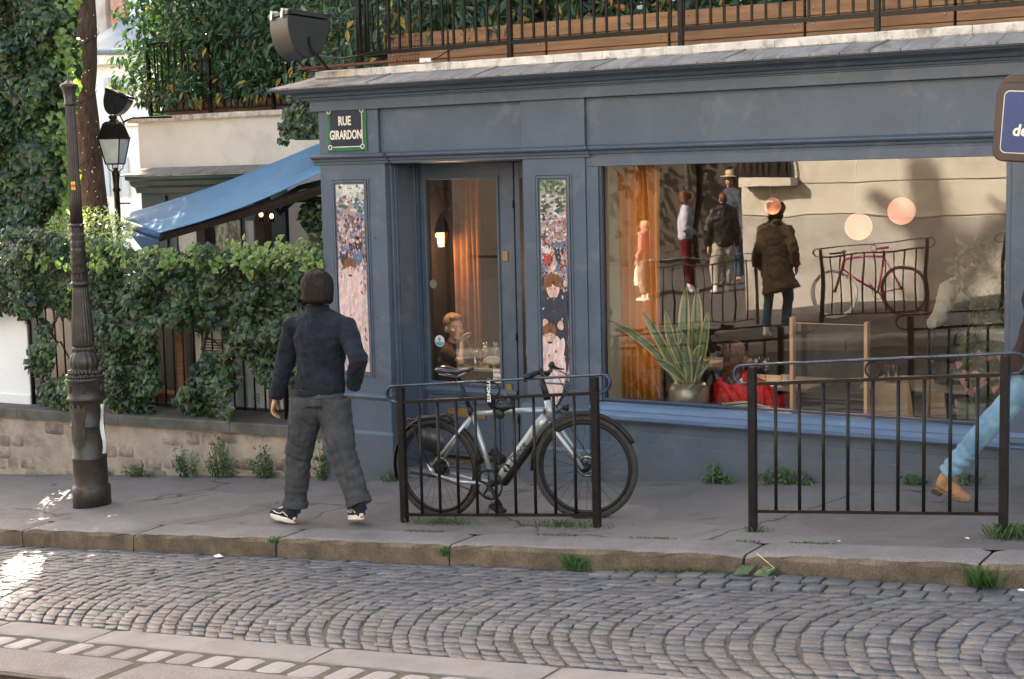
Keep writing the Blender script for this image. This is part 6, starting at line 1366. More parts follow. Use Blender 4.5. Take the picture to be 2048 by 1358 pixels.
# globe pendants
for i, (px, py, r_, Y, lab) in enumerate(((1717, 453, 27, 1.5, 'glowing globe pendant lamp, lower one of the pair in the window'), (1803, 422, 27, 1.5, 'glowing globe pendant lamp, upper right one of the pair in the window'), (1545, 412, 17, 2.4, 'glowing globe pendant lamp farther inside behind the coated woman'))):
    t = thing('globe_pendant', lab, 'lamp', 'globe pendant lamps'); c = at(px, py, Y); dpt = (c-Vector(CAM.tolist())).length; rr_ = r_*dpt/3050
    m = MB(); m.ell(c, (rr_, rr_, rr_), n=28, m=16); m.build('globe', emit('globe_glow', (1, .47, .34), .085 if i < 2 else .025), t)
    pl_ = bpy.data.lights.new('globe_light', 'POINT'); pl_.energy = (.6, .6, 3.0)[i]; pl_.color = (1, .62, .36); pl_.shadow_soft_size = .1; lo_ = bpy.data.objects.new('globe_light', pl_); C.objects.link(lo_); lo_.parent = t; lo_.location = c+Vector((0, 0, -rr_-.45))
    m = MB(); m.sweep([c+Vector((0, 0, rr_)), c+Vector((-.02, 0, rr_+.06)), (c.x-.02, c.y, 2.62)], .0022, n=5); m.build('cord', BRASS, t)
# snake plant
sp = thing('snake_plant', 'yellow edged snake plant in a round grey pot behind the window', 'potted plant'); YS = .30
pc = at(1372, 790, YS); m = MB(); m.lathe([(.09, -.17), (.13, -.12), (.152, -.04), (.145, .03), (.115, .075), (.108, .075), (.10, .05), (.001, .05)], (pc.x, YS+.05, pc.z+.01), 32); m.build('pot', M_('metallic_clay_pot', (.36, .32, .28), (.46, .42, .37), .35, 5, metal=.5, bd=.001), sp)
def snakemat():
    m, nt, b = base('snake_leaf', .4); v = coords(nt, (1, 1, 4)); w = nz(nt, v, 22, 3, .6, 1.2)
    c = ramp(nt, w, [(.4, (.06, .12, .05)), (.5, (.13, .21, .10)), (.62, (.09, .16, .07))]).outputs[0]; nt.links.new(c, b.inputs['Base Color']); return m
SNK = snakemat(); SNY = M_('snake_leaf_edge', (.48, .44, .17), (.56, .52, .24), .45, 8, bd=0)
for i, (bx, by, mx_, my, tx_, ty, w) in enumerate([(1372, 762, 1366, 660, 1372, 572, 15), (1388, 762, 1398, 660, 1394, 575, 15), (1395, 762, 1410, 690, 1416, 620, 11), (1360, 762, 1330, 690, 1285, 622, 12), (1355, 762, 1310, 680, 1215, 640, 10), (1365, 762, 1345, 690, 1330, 620, 12), (1358, 764, 1340, 715, 1318, 680, 12), (1378, 764, 1380, 705, 1352, 650, 13), (1384, 764, 1392, 700, 1408, 690, 12), (1370, 764, 1350, 735, 1310, 718, 11), (1392, 764, 1400, 735, 1420, 720, 9), (1376, 762, 1356, 700, 1338, 668, 12), (1368, 764, 1372, 700, 1368, 668, 14)]):
    y0 = YS+random.uniform(-.05, .06); y1 = YS+random.uniform(-.16, .05); P0, P1_, P2_ = at(bx, by, y0), at(mx_, my, (y0+y1)/2), at(tx_, ty, y1)
    def lf(wm, off, nm, mt, par):
        vs = []; n = 14
        for k in range(n+1):
            u = k/n; p = P0*(1-u)**2+P1_*2*u*(1-u)+P2_*u*u; tg = (P1_-P0)*(1-u)+(P2_-P1_)*u; sd_ = Vector((tg.z, 0, -tg.x)).normalized()
            ww_ = .0034*w*wm*(.55+.9*u)*(1-u**3.5)+.001
            vs += [p-sd_*ww_+Vector((0, off-.012*math.sin(math.pi*u), 0)), p+Vector((0, off+.006, 0)), p+sd_*ww_+Vector((0, off-.012*math.sin(math.pi*u), 0))]
        m = MB(); m.add(vs, [(3*k+j, 3*k+j+1, 3*k+j+4, 3*k+j+3) for k in range(n) for j in (0, 1)], True); return m.build(nm, mt, par)
    e = lf(1.0, 0, 'leaf', SNY, sp); lf(.60, -.003, 'leaf_centre', SNK, e)
# glass divider with pale posts, board
dv_ = thing('glass_divider', 'glass divider between two pale wooden uprights inside the window', 'divider')
for (px, y0, y1) in ((1584, 634, 822), (1733, 644, 832)):
    a, b = at(px, y0, .32), at(px+4, y1, .32); MB().box((a.x-.012, .30, b.z-.1), (a.x+.012, .36, a.z), ch=.002).build('upright', WOODL, dv_)
a, b = at(1590, 640, .33), at(1730, 650, .33); MB().add([(a.x, .33, .6), (b.x, .33, .6), (b.x, .33, a.z-.02), (a.x, .33, a.z-.02)], [(0, 1, 2, 3)]).build('glass_pane', GLASSW, dv_)
MB().sweep([(a.x, .33, a.z-.02), (b.x, .33, a.z-.02)], .004, n=4).build('top_edge', WOODL, dv_)
bd_ = MB(); p = [at(1745, 766, .45), at(1818, 768, .5), at(1830, 850, .45), at(1738, 850, .4)]; bd_.add([Vector(v) for v in p]+[Vector(v)+Vector((0, .03, 0)) for v in p], [(0, 1, 2, 3), (7, 6, 5, 4), (0, 4, 5, 1), (1, 5, 6, 2), (2, 6, 7, 3), (3, 7, 4, 0)]); o = bd_.build('wooden_chair_back', WOODB, None); tag(o, 'square brown plywood chair back right of the divider', 'chair')
bd_ = MB(); p = [at(1848, 785, .8), at(1888, 785, .8), at(1893, 860, .8), at(1850, 860, .8)]; bd_.add([Vector(v) for v in p]+[Vector(v)+Vector((0, .03, 0)) for v in p], [(0, 1, 2, 3), (7, 6, 5, 4), (0, 4, 5, 1), (1, 5, 6, 2), (2, 6, 7, 3), (3, 7, 4, 0)]); o = bd_.build('wooden_chair_back', WOODB, None); tag(o, 'darker plywood chair back farther behind, near the flowering plant', 'chair')
chb = thing('striped_chair', 'white and black woven chair behind the woman in red', 'chair'); a, b = at(1445, 808, .33), at(1540, 815, .33)
m = MB()
for k in range(5): m.sweep([a+Vector((0, 0, .0+k*-.022)), (a+b)/2+Vector((0, -.02, .03-k*.022)), b+Vector((0, 0, 0-k*.022))], .009, n=7)
m.build('woven_back', WHITEP, chb)
m = MB()
for k in range(4): m.sweep([a+Vector((0, 0, -.011+k*-.022)), (a+b)/2+Vector((0, -.02, .019-k*.022)), b+Vector((0, 0, -.011-k*.022))], .004, n=5)
for q in (a, b): m.sweep([q, q+Vector((0, .02, -.6))], .012, n=6)
m.build('chair_frame', BLACK, chb)
# flowering plant right
fp = thing('flowering_plant', 'leafy house plant with pink flowers at the right end of the window', 'potted plant'); P = []; Nn = []; S = []; P2 = []
for k in range(900):
    px = random.uniform(1885, 2015); py = random.uniform(480, 800); w = .25+.75*abs(math.sin(py*.02)); 
    if abs(px-(1960+20*math.sin(py*.012))) > 62*w: continue
    q = at(px, py, .62+random.uniform(-.22, .28)); P.append(tuple(q)); Nn.append((random.gauss(0, .6), random.gauss(-.8, .5), random.gauss(.5, .5))); S.append(random.uniform(.05, .10))
    if 690 < py < 790 and random.random() < .22: P2.append(tuple(q+Vector((0, -.03, 0))))
leaves('leaves', P, Nn, S, LAT*np.array([1.6, 1, 1]), IVF, WEED, fp, (0, 0, 0.2), .9)
leaves('flowers', P2, [(random.gauss(0, .5), -1, random.gauss(.3, .5)) for _ in P2], [.06]*len(P2), IVT, IVF, M_('pink_petal', (.6, .16, .22), (.7, .3, .35), .6), fp)
q = at(1950, 830, .6); m = MB(); m.lathe([(.11, -.1), (.14, .1), (.13, .1), (.001, .08)], (q.x, .62, q.z), 20); m.build('pot', M_('green_pot', (.10, .15, .12), (.14, .2, .16), .4), fp)
m = MB()
for k in range(6): m.sweep([(q.x, .62, q.z+.08), (q.x+random.uniform(-.08, .08), .62+random.uniform(-.1, .1), q.z+.5), (q.x+random.uniform(-.15, .2), .62, q.z+1.1)], .006, n=5)
m.build('stems', BARK, fp)
# stickers and notice on the door glass
stk = thing('round_sticker', 'round blue and white sticker on the door glass beside the boy', 'sticker'); q = at(879, 682, YD+.02)
m = MB(); m.sweep([(q.x, YD+.0235, q.z), (q.x, YD+.0215, q.z)], .047, n=28, side=(1, 0, 0), smooth=False); m.build('disc', WHITEP, stk)
m = MB(); m.add([(q.x+.041*math.cos(R(a)), YD+.0208, q.z+.041*math.sin(R(a))) for a in range(190, 351, 10)], [tuple(range(17))]); m.build('blue_base', M_('sky_blue_ink', (.08, .32, .48), (.1, .38, .55), .5, bd=0), stk)
m = MB(); m.box((q.x-.012, YD+.0202, q.z-.002), (q.x+.010, YD+.0206, q.z+.024)); m.add([(q.x-.014, YD+.0202, q.z+.024), (q.x+.012, YD+.0202, q.z+.024), (q.x, YD+.0202, q.z+.033)], [(0, 1, 2)]); m.build('printed_tower', M_('grey_ink', (.2, .25, .28), (.3, .35, .4), .5, bd=0), stk)
st2 = thing('faded_round_sticker', 'faded pale round sticker high on the door glass', 'sticker'); q = at(866, 568, YD+.02); m = MB(); m.sweep([(q.x, YD+.0235, q.z), (q.x, YD+.0215, q.z)], .036, n=24, side=(1, 0, 0), smooth=False); m.build('disc', M_('faded_ink', (.12, .11, .08), (.2, .19, .14), .6, 60, bd=0), st2)
nt_ = thing('paper_notice', 'small white notice with red print at the bottom of the door glass', 'notice'); a, b = at(986, 738, YD+.02), at(1003, 764, YD+.02); MB().box((a.x, YD+.021, b.z-.01), (a.x+.075, YD+.023, a.z)).build('sheet', WHITEP, nt_)
RINK = M_('red_ink', (.5, .03, .02), (.55, .05, .03), .6, bd=0)
text('lettering', '2018', .030, RINK, Matrix.Translation((a.x+.038, YD+.0200, a.z-.025)) @ FRONT, nt_, ext=.0004, off=.0006)
text('lettering', 'Routard', .022, RINK, Matrix.Translation((a.x+.038, YD+.0200, a.z-.065)) @ FRONT, nt_, ext=.0004, off=.0005)
# ---------------- blue sign at the right edge ----------------
bs = thing('blue_street_sign', 'blue sign in a brown rounded frame cut off at the right edge', 'sign')
a, b = at(1992, 160, -1.3), at(2015, 325, -1.3); SB = M_('brown_sign_frame', (.035, .013, .010), (.05, .02, .015), .35, 5, bd=0); BLU = M_('sign_blue', (.006, .026, .13), (.010, .036, .16), .35, 4, bd=0)
zc_ = (a.z+b.z)/2; hh = .21; X_ = a.x-.0
def rrect(x0, x1, z0, z1, r_, n=6):
    p = []
    for cx, cz, s0_ in ((x1-r_, z1-r_, 0), (x0+r_, z1-r_, 90), (x0+r_, z0+r_, 180), (x1-r_, z0+r_, 270)):
        for k in range(n+1): t = R(s0_+90*k/n); p.append((cx+r_*math.cos(t), cz+r_*math.sin(t)))
    return p
Ms = Matrix.Translation((X_, -1.3, zc_)) @ Matrix.Rotation(R(4), 4, 'Y')
m = MB(); m.prism(rrect(.0, .80, -hh, hh, .06), -.03, .03, Ms); m.build('sign_frame', SB, bs, bev=.008)
m = MB(); m.prism([(.05+.10*math.cos(R(t))+.06, hh-.03+.075*math.sin(R(t))) for t in range(0, 181, 15)], -.025, .025, Ms); m.build('frame_crest', SB, bs, bev=.005)
m = MB(); m.prism(rrect(.042, .76, -hh+.045, hh-.045, .03), -.034, -.031, Ms); m.build('cream_rim', OFFW, bs)
m = MB(); m.prism(rrect(.047, .755, -hh+.05, hh-.05, .026), -.037, -.0345, Ms); m.build('blue_face', BLU, bs)
text('lettering', 'de', .085, OFFW, Ms @ Matrix.Translation((.10, -.038, -.045)) @ FRONT, bs, off=.0025, xs=.95, align='LEFT', shear=.12)
m = MB(); m.sweep([(X_+.75, -1.3, zc_+.2), (X_+.75, -1.3, .3)], .03, n=12); m.build('sign_post', SB, bs)
# ---------------- across the street (seen in the window) ----------------
YO = -10.7
LIME = M_('sandy_limestone_render', (.46, .42, .35), (.54, .50, .43), .9, 2.5, bs=45, bd=.008, dirt=(.38, .33, .26), dirt_amt=.36, dscale=1.5)
LIMG = M_('grey_plinth_render', (.33, .305, .275), (.40, .37, .335), .9, 2.0, bs=45, bd=.008, dirt=(.20, .18, .155), dirt_amt=.4, dscale=1.5)
ob = thing('corner_limestone_house', 'sunlit limestone house wall across the street with horizontal grooves', 'building')
xw0 = mr(1476, 500, -YO).x; xw1 = 2.2
g1 = mr(1700, 365, -YO).z; g2 = mr(1700, 432, -YO).z; g3 = mr(1700, 520, -YO).z
zz = [-.4, g2, g1, g1+(g1-g2)*1.15, g1+(g1-g2)*2.3, 9.0]
for k in range(5): MB().box((xw0+.02, YO-.5, zz[k]+.008), (xw1, YO+(.0 if k else .03), zz[k+1]-.008)).build('render_course', LIMG if k == 0 else LIME, ob, bev=.006)
MB().box((xw0+.03, YO-1, -.5), (xw1-.01, YO-.02, 9)).build('wall_core', LIMG, ob)
xp = mr(1573, 400, -YO).x
MB().box((xw0, YO-.5, -.4), (xp, YO+.10, 9)).build('corner_pier', LIME, ob, bev=.008) if False else None
a, b = mr(1478, 325, -YO), mr(1570, 355, -YO)
w_ = MB().box((a.x-.02, YO+.01, b.z), (b.x, YO+.05, b.z+2.0)).build('window', M_('dark_glass', (.02, .02, .022), (.03, .03, .03), .1, bd=0), ob)
s0_, s1_ = mr(1475, 356, 10.5), mr(1572, 374, 10.5); MB().box((s0_.x, YO, s1_.z), (s1_.x, YO+.26, s0_.z)).build('window_sill', LIME, ob, bev=.01)
m = MB(); x = a.x
while x < b.x: m.box((x-.01, YO+.14, s0_.z), (x+.01, YO+.16, s0_.z+1.1)); x += .095
m.box((a.x-.02, YO+.13, s0_.z+.04), (b.x, YO+.17, s0_.z+.07)); m.box((a.x-.02, YO+.13, s0_.z+1.05), (b.x, YO+.17, s0_.z+1.09)); m.build('window_grille', IRON, w_)
MB().box((xw1-3.2, YO+.02, 1.6), (xw1-2.2, YO+.035, 9)).build('render_patch', LIMG, ob) if False else None
dk = thing('dark_shop_row', 'shopfronts and trees coloured dark for shade beyond the corner across the street', 'building')
MB().box((-22, -24, -2), (xw0-1.0, -23, 9)).build('shop_wall', M_('shade_dark_shopfront', (.012, .011, .01), (.03, .026, .022), .6, 1.5), dk)  # fronts face the sun, so the shade is put into the paint
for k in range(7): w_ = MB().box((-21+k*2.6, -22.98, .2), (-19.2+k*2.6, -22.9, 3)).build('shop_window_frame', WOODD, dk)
dt = thing('street_tree', 'street tree coloured dark for shade across the street beyond the corner', 'tree'); m = MB(); m.sweep([(-8.2, -19, -.5), (-8.3, -19, 3), (-8.1, -19, 6)], [.16, .13, .1], n=10); m.build('trunk', BARK, dt)
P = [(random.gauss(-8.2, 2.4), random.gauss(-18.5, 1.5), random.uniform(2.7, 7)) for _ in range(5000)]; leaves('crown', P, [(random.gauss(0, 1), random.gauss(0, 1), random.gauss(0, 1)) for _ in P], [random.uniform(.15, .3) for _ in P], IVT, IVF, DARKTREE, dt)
lpo = MB(); q = mr(1369, 330, 13.5); lpo.sweep([(q.x, -13.5, 0), (q.x, -13.5, 6)], .045, n=10); o = lpo.build('grey_street_pole', STEEL, None); tag(o, 'tall grey street pole across the street seen mirrored in the window', 'pole')
# barriers over there
a, b = mr(1632, 639, 9.1), mr(1850, 633, 8.7); YBR = -8.9
xa_, xb_ = mr(1633, 630, 8.9).x, mr(1849, 630, 8.9).x; za_ = mr(1632, 641, 8.9).z
barrier(xa_, YBR, xb_-xa_, .085, 'iron barrier across the street with the pink bicycle, seen mirrored', h=.97, zf=lambda x, y: G(xa_, YBR))
xc_, xd_ = mr(1308, 600, 8.9).x, mr(1503, 640, 8.9).x
barrier(xd_-1.5, YBR, 1.5, .085, 'iron barrier across the street left of the coated woman, seen mirrored', h=.97, zf=lambda x, y: G(xd_-1.5, YBR))
xe_ = mr(1998, 640, 8.9).x; barrier(xe_, YBR, 1.5, .085, 'third iron barrier across the street at the window edge, seen mirrored', h=.97, zf=lambda x, y: G(xe_, YBR))
# pink bicycle
pb = thing('pink_bicycle', 'pink fixed gear bicycle leaning on the barrier across the street', 'bicycle'); YPK = -9.0
PINK = M_('pink_frame_paint', (.50, .03, .14), (.56, .05, .18), .3, bd=0); RT = M_('red_pink_tyre', (.16, .03, .04), (.2, .04, .05), .7, bd=0); WR = M_('white_rim', (.7, .7, .7), (.75, .75, .75), .4, bd=0)
cl, cr_ = mr(1660, 588, 9.0), mr(1801, 580, 9.0); cl.z = G(cl.x, YPK)+.335; cr_.z = G(cr_.x, YPK)+.335
wheel(pb, cl, .335, 0, WR, WR, ns=20, disc=False, tr=.014, hub=.02); wheel(pb, cr_, .335, 0, RT, BLACK, ns=20, disc=False, tr=.014, hub=.02)
wb_ = cr_.x-cl.x; X = lambda u, z: Vector((cl.x+wb_*u, YPK, G(cl.x+wb_*u, YPK)+z))
bb2 = X(.60, .29); stt = X(.70, .80); hd0, hd1 = X(.17, .80), X(.15, .68)
m = MB(); m.sweep([hd0, hd1], .02, n=8); m.sweep([hd0, stt], .014, n=8); m.sweep([hd1, bb2], .016, n=8); m.sweep([stt, bb2], .014, n=8)
for s_ in (-.04, .04):
    o_ = Vector((0, s_, 0)); m.sweep([bb2, cr_+o_], .009, n=6); m.sweep([stt, cr_+o_], .008, n=6); m.sweep([hd1+o_*.6, cl+o_], .011, n=6)
m.build('frame', PINK, pb)
m = MB(); m.sweep([stt, X(.71, .88)], .011, n=6); m.build('seat_post', BLACK, pb); m = MB(); m.sweep([X(.60, .90), X(.68, .905), X(.78, .91)], [.015, .04, .06], [.012, .018, .015], side=(0, 1, 0), n=10); m.build('saddle', PINK, pb)
m = MB(); m.sweep([hd0, X(.15, .88)], .012, n=6); m.sweep([X(.05, .90)+Vector((0, -.25, 0)), X(.14, .89)+Vector((0, -.1, 0)), X(.14, .89)+Vector((0, .1, 0)), X(.05, .9)+Vector((0, .25, 0))], .012, n=6); m.build('handlebar', BLACK, pb)
m = MB(); m.sweep([bb2+Vector((.08*math.cos(2*math.pi*k/20), -.04, .08*math.sin(2*math.pi*k/20))) for k in range(20)], .006, n=4, closed=True); m.sweep([bb2+Vector((0, -.05, 0)), bb2+Vector((.08, -.06, -.14))], .01, n=6); m.sweep([bb2+Vector((0, .05, 0)), bb2+Vector((-.08, .06, .14))], .01, n=6); m.build('chainring', RT, pb)
# ---------------- people ----------------
def mg(px, py):
    Y = 5.0
    while Y < 40:
        p = at(px, py, Y)
        if p.z < G(p.x, -Y): return Vector((p.x, -Y, G(p.x, -Y)))
        Y += .05
    return p
class Blob(MB):
    def cap(s, pts, ra, rb=None, side=None, n=14):
        """sweep with rounded ends"""
        pts = [Vector(p) for p in pts]; ra = list(ra) if isinstance(ra, (list, tuple)) else [ra]*len(pts); rb = list(rb) if rb else list(ra)
        s.sweep(pts, ra, rb, side, n)
        return s
    def ball(s, c, r): return s.ell(c, (r, r, r), n=12, m=8)
    def finish(s, name, mat, parent, vox=.012, it=5, disp=None, seed=0, fold=None):
        me = s.mesh('tmp', True); o = bpy.data.objects.new('tmp', me); C.objects.link(o)
        r_ = o.modifiers.new('r', 'REMESH'); r_.mode = 'VOXEL'; r_.voxel_size = vox; r_.use_smooth_shade = True
        if it: q = o.modifiers.new('s', 'SMOOTH'); q.iterations = it; q.factor = .5
        dg = bpy.context.evaluated_depsgraph_get(); m2 = bpy.data.meshes.new_from_object(o.evaluated_get(dg)); bpy.data.objects.remove(o); m2.materials.clear()
        if disp:
            amp, fx, fz = disp; co = np.empty(len(m2.vertices)*3); m2.vertices.foreach_get('co', co); co = co.reshape(-1, 3); nn = np.empty_like(co.reshape(-1)); m2.vertices.foreach_get('normal', nn); nn = nn.reshape(-1, 3)
            d = np.empty(len(co))
            for i, c in enumerate(co):
                a = noise.noise(Vector((c[0]*fx+seed, c[1]*fx, c[2]*fz)))
                b = 1-2*abs(noise.noise(Vector((c[0]*fx*1.3+c[2]*fz*.7, c[1]*fx*1.3, c[2]*fz*1.7+seed))))
                e = noise.noise(Vector((c[0]*fx*3, c[1]*fx*3, c[2]*fz*3+seed)))
                d[i] = amp*(.5*a+.55*(b-.5)+.25*e)
                if fold:
                    for (p, rad, am, freq, dr) in fold:
                        v = Vector(c)-p; L = v.length
                        if L < rad: d[i] += am*(1-L/rad)*math.sin(v.dot(dr)*freq+3*noise.noise(Vector(c)*9))
            co += nn*d[:, None]; m2.vertices.foreach_set('co', co.reshape(-1))
        m2.update(); m2.name = name; return link(name, m2, parent, [mat])
def hairmat(name, c1, c2): 
    m = M_(name, c1, c2, .5, 30, bs=260, bd=.0025, stretch=(1.6, 1.6, .12), spec=.2); return m
HDARK = hairmat('dark_hair', (.007, .004, .004), (.026, .014, .011)); HBROWN = hairmat('brown_hair', (.07, .03, .02), (.16, .07, .045)); HBLOND = hairmat('sandy_hair', (.25, .15, .08), (.4, .26, .15)); HGREY = hairmat('fair_hair', (.4, .28, .18), (.5, .36, .24))
EYEW = M_('eye_white', (.6, .58, .55), (.65, .62, .6), .3, bd=0); EYED = M_('dark_iris', (.02, .015, .012), (.03, .02, .02), .2, bd=0); LIPS = M_('lips', (.42, .17, .14), (.48, .2, .17), .5, bd=0)
def hand(b, w, dr, palm_n, side, sc_=1.0, curl=.5):
    """w wrist, dr direction of the hand, palm_n palm normal, side: direction from little finger to thumb"""
    dr = dr.normalized(); side = (side-dr*side.dot(dr)).normalized(); pn = dr.cross(side).normalized()
    if pn.dot(palm_n) < 0: pn = -pn
    s_ = sc_; b.cap([w-dr*.02*s_, w+dr*.02*s_, w+dr*.055*s_, w+dr*.09*s_], [.026*s_, .032*s_, .040*s_, .038*s_], [.020*s_, .017*s_, .015*s_, .012*s_], side=side)
    for k, (o_, L) in enumerate(((-.030, .062), (-.010, .076), (.010, .082), (.030, .074))):
        p = w+dr*.085*s_+side*o_*s_; d = dr.copy(); pts = [p-dr*.02*s_, p]; seg = L*s_/3
        for j in range(3): d = (d+pn*curl*(.7+.25*j)).normalized(); pts.append(pts[-1]+d*seg)
        b.cap(pts, [.0095*s_, .0095*s_, .009*s_, .0082*s_, .0068*s_], n=8); b.ball(pts[-1], .0068*s_)
    p = w+dr*.03*s_+side*.03*s_; d = (dr*.75+side*.65+pn*.3).normalized(); q = p+d*.042*s_; q2 = q+(dr*.9+pn*.5).normalized()*.032*s_
    b.cap([p-d*.02*s_, p, q, q2], [.013*s_, .013*s_, .0105*s_, .008*s_], n=8); b.ball(q2, .008*s_)
def head(b, c, f, up, s_=1.0):
    f = (f-up*f.dot(up)).normalized(); r_ = f.cross(up).normalized(); M3 = Matrix((r_, f, up)).transposed()
    def P(x, y, z): return c+M3 @ Vector((x*s_, y*s_, z*s_))
    def E(p, r): b.ell(P(*p), [v*s_ for v in r], M3, 16, 11)
    E((0, -.012, .03), (.074, .092, .088)); E((0, .02, -.02), (.062, .068, .082)); E((0, .05, -.078), (.036, .034, .032)); E((0, .072, .005), (.045, .02, .04))
    for x in (-.038, .038): E((x, .062, -.025), (.022, .02, .022)); E((x*1.95, -.005, -.015), (.010, .02, .030))
    E((0, .092, -.022), (.012, .018, .018)); E((0, .088, -.005), (.009, .012, .026)); E((0, .083, -.052), (.020, .011, .010)); E((0, .078, .028), (.048, .014, .012))
    return M3, P
def face(par, c, M3, s_=1.0):
    def P(x, y, z): return c+M3 @ Vector((x*s_, y*s_, z*s_))
    for x in (-.030, .030):
        m = MB(); m.ell(P(x, .0775, .004), [.0125*s_, .010*s_, .0075*s_], M3, 10, 7); e = m.build('eye', EYEW, par)
        m = MB(); m.ell(P(x, .085, .004), [.0058*s_, .0035*s_, .0058*s_], M3, 10, 7); m.build('iris', EYED, e)
    m = MB()
    for x in (-.031, .031): m.sweep([P(x-.018*(1 if x > 0 else 1), .084, .024), P(x, .091, .030), P(x+.018, .084, .024)], .0032*s_, n=5)
    m.build('eyebrows', HBROWN, par)
    m = MB(); m.sweep([P(-.022, .086, -.052), P(0, .096, -.050), P(.022, .086, -.052)], [.002*s_, .005*s_, .002*s_], n=6); m.build('lips', LIPS, par)
def hair(par, c, M3, style, mat, s_=1.0, vox=.008, seed=0):
    b = Blob()
    def P(x, y, z): return c+M3 @ Vector((x*s_, y*s_, z*s_))
    def E(p, r): b.ell(P(*p), [v*s_ for v in r], M3, 18, 12)
    if style == 'bob':
        E((0, -.022, .035), (.100, .108, .094)); E((0, -.045, -.03), (.106, .085, .085)); E((-.08, -.0, -.04), (.030, .055, .07)); E((.08, -.0, -.04), (.030, .055, .07))
        b.cap([P(0, -.045, 0), P(0, -.048, -.05), P(0, -.05, -.082)], [.104*s_, .108*s_, .100*s_], [.078*s_, .074*s_, .060*s_], side=M3 @ Vector((1, 0, 0)), n=20)
    elif style == 'short': E((0, -.022, .045), (.081, .094, .084)); E((0, -.055, .0), (.074, .05, .06)); E((0, .035, .085), (.062, .045, .035))
    elif style == 'curly':
        rr_ = random.Random(seed)
        E((0, -.03, .03), (.10, .10, .095))
        for k in range(40): a = rr_.uniform(0, 6.28); h = rr_.uniform(-.16, .11); E((.095*math.cos(a), -.045+.075*math.sin(a)*(1 if math.sin(a) < .5 else .4), h), (.028, .028, .03))
    elif style == 'long':
        E((0, -.025, .035), (.088, .100, .092)); b.cap([P(0, -.04, .02), P(0, -.06, -.12), P(0, -.065, -.25)], [.09*s_, .095*s_, .075*s_], [.07*s_, .05*s_, .03*s_], side=M3 @ Vector((1, 0, 0)), n=18)
    return b.finish('hair', mat, par, vox, 3, None, seed)
def local_pose(base, ang, H, over=None, lean=0):
    """joints from a standing template; ang: heading (0 = +y, counter-clockwise)"""
    F = Vector((-math.sin(ang), math.cos(ang), 0)); Rr = Vector((math.cos(ang), math.sin(ang), 0)); k = H/1.72
    T = dict(pel=(0, 0, .93), wai=(0, 0, 1.08), che=(0, .0, 1.28), nek=(0, -.01, 1.44), hed=(0, .03, 1.60), hiL=(-.09, 0, .90), hiR=(.09, 0, .90), knL=(-.10, .04, .49), knR=(.10, .04, .49), anL=(-.10, -.01, .09), anR=(.10, -.01, .09), toL=(-.12, .14, .03), toR=(.12, .14, .03),
             shL=(-.175, 0, 1.39), shR=(.175, 0, 1.39), elL=(-.24, -.03, 1.12), elR=(.24, -.03, 1.12), wrL=(-.25, .06, .88), wrR=(.25, .06, .88))
    if over: T.update(over)
    J = {n: Vector(base)+Rr*(v[0]*k)+F*((v[1]+lean*max(0, v[2]-.9))*k)+Vector((0, 0, v[2]*k)) for n, v in T.items()}
    return J, Rr, F, k
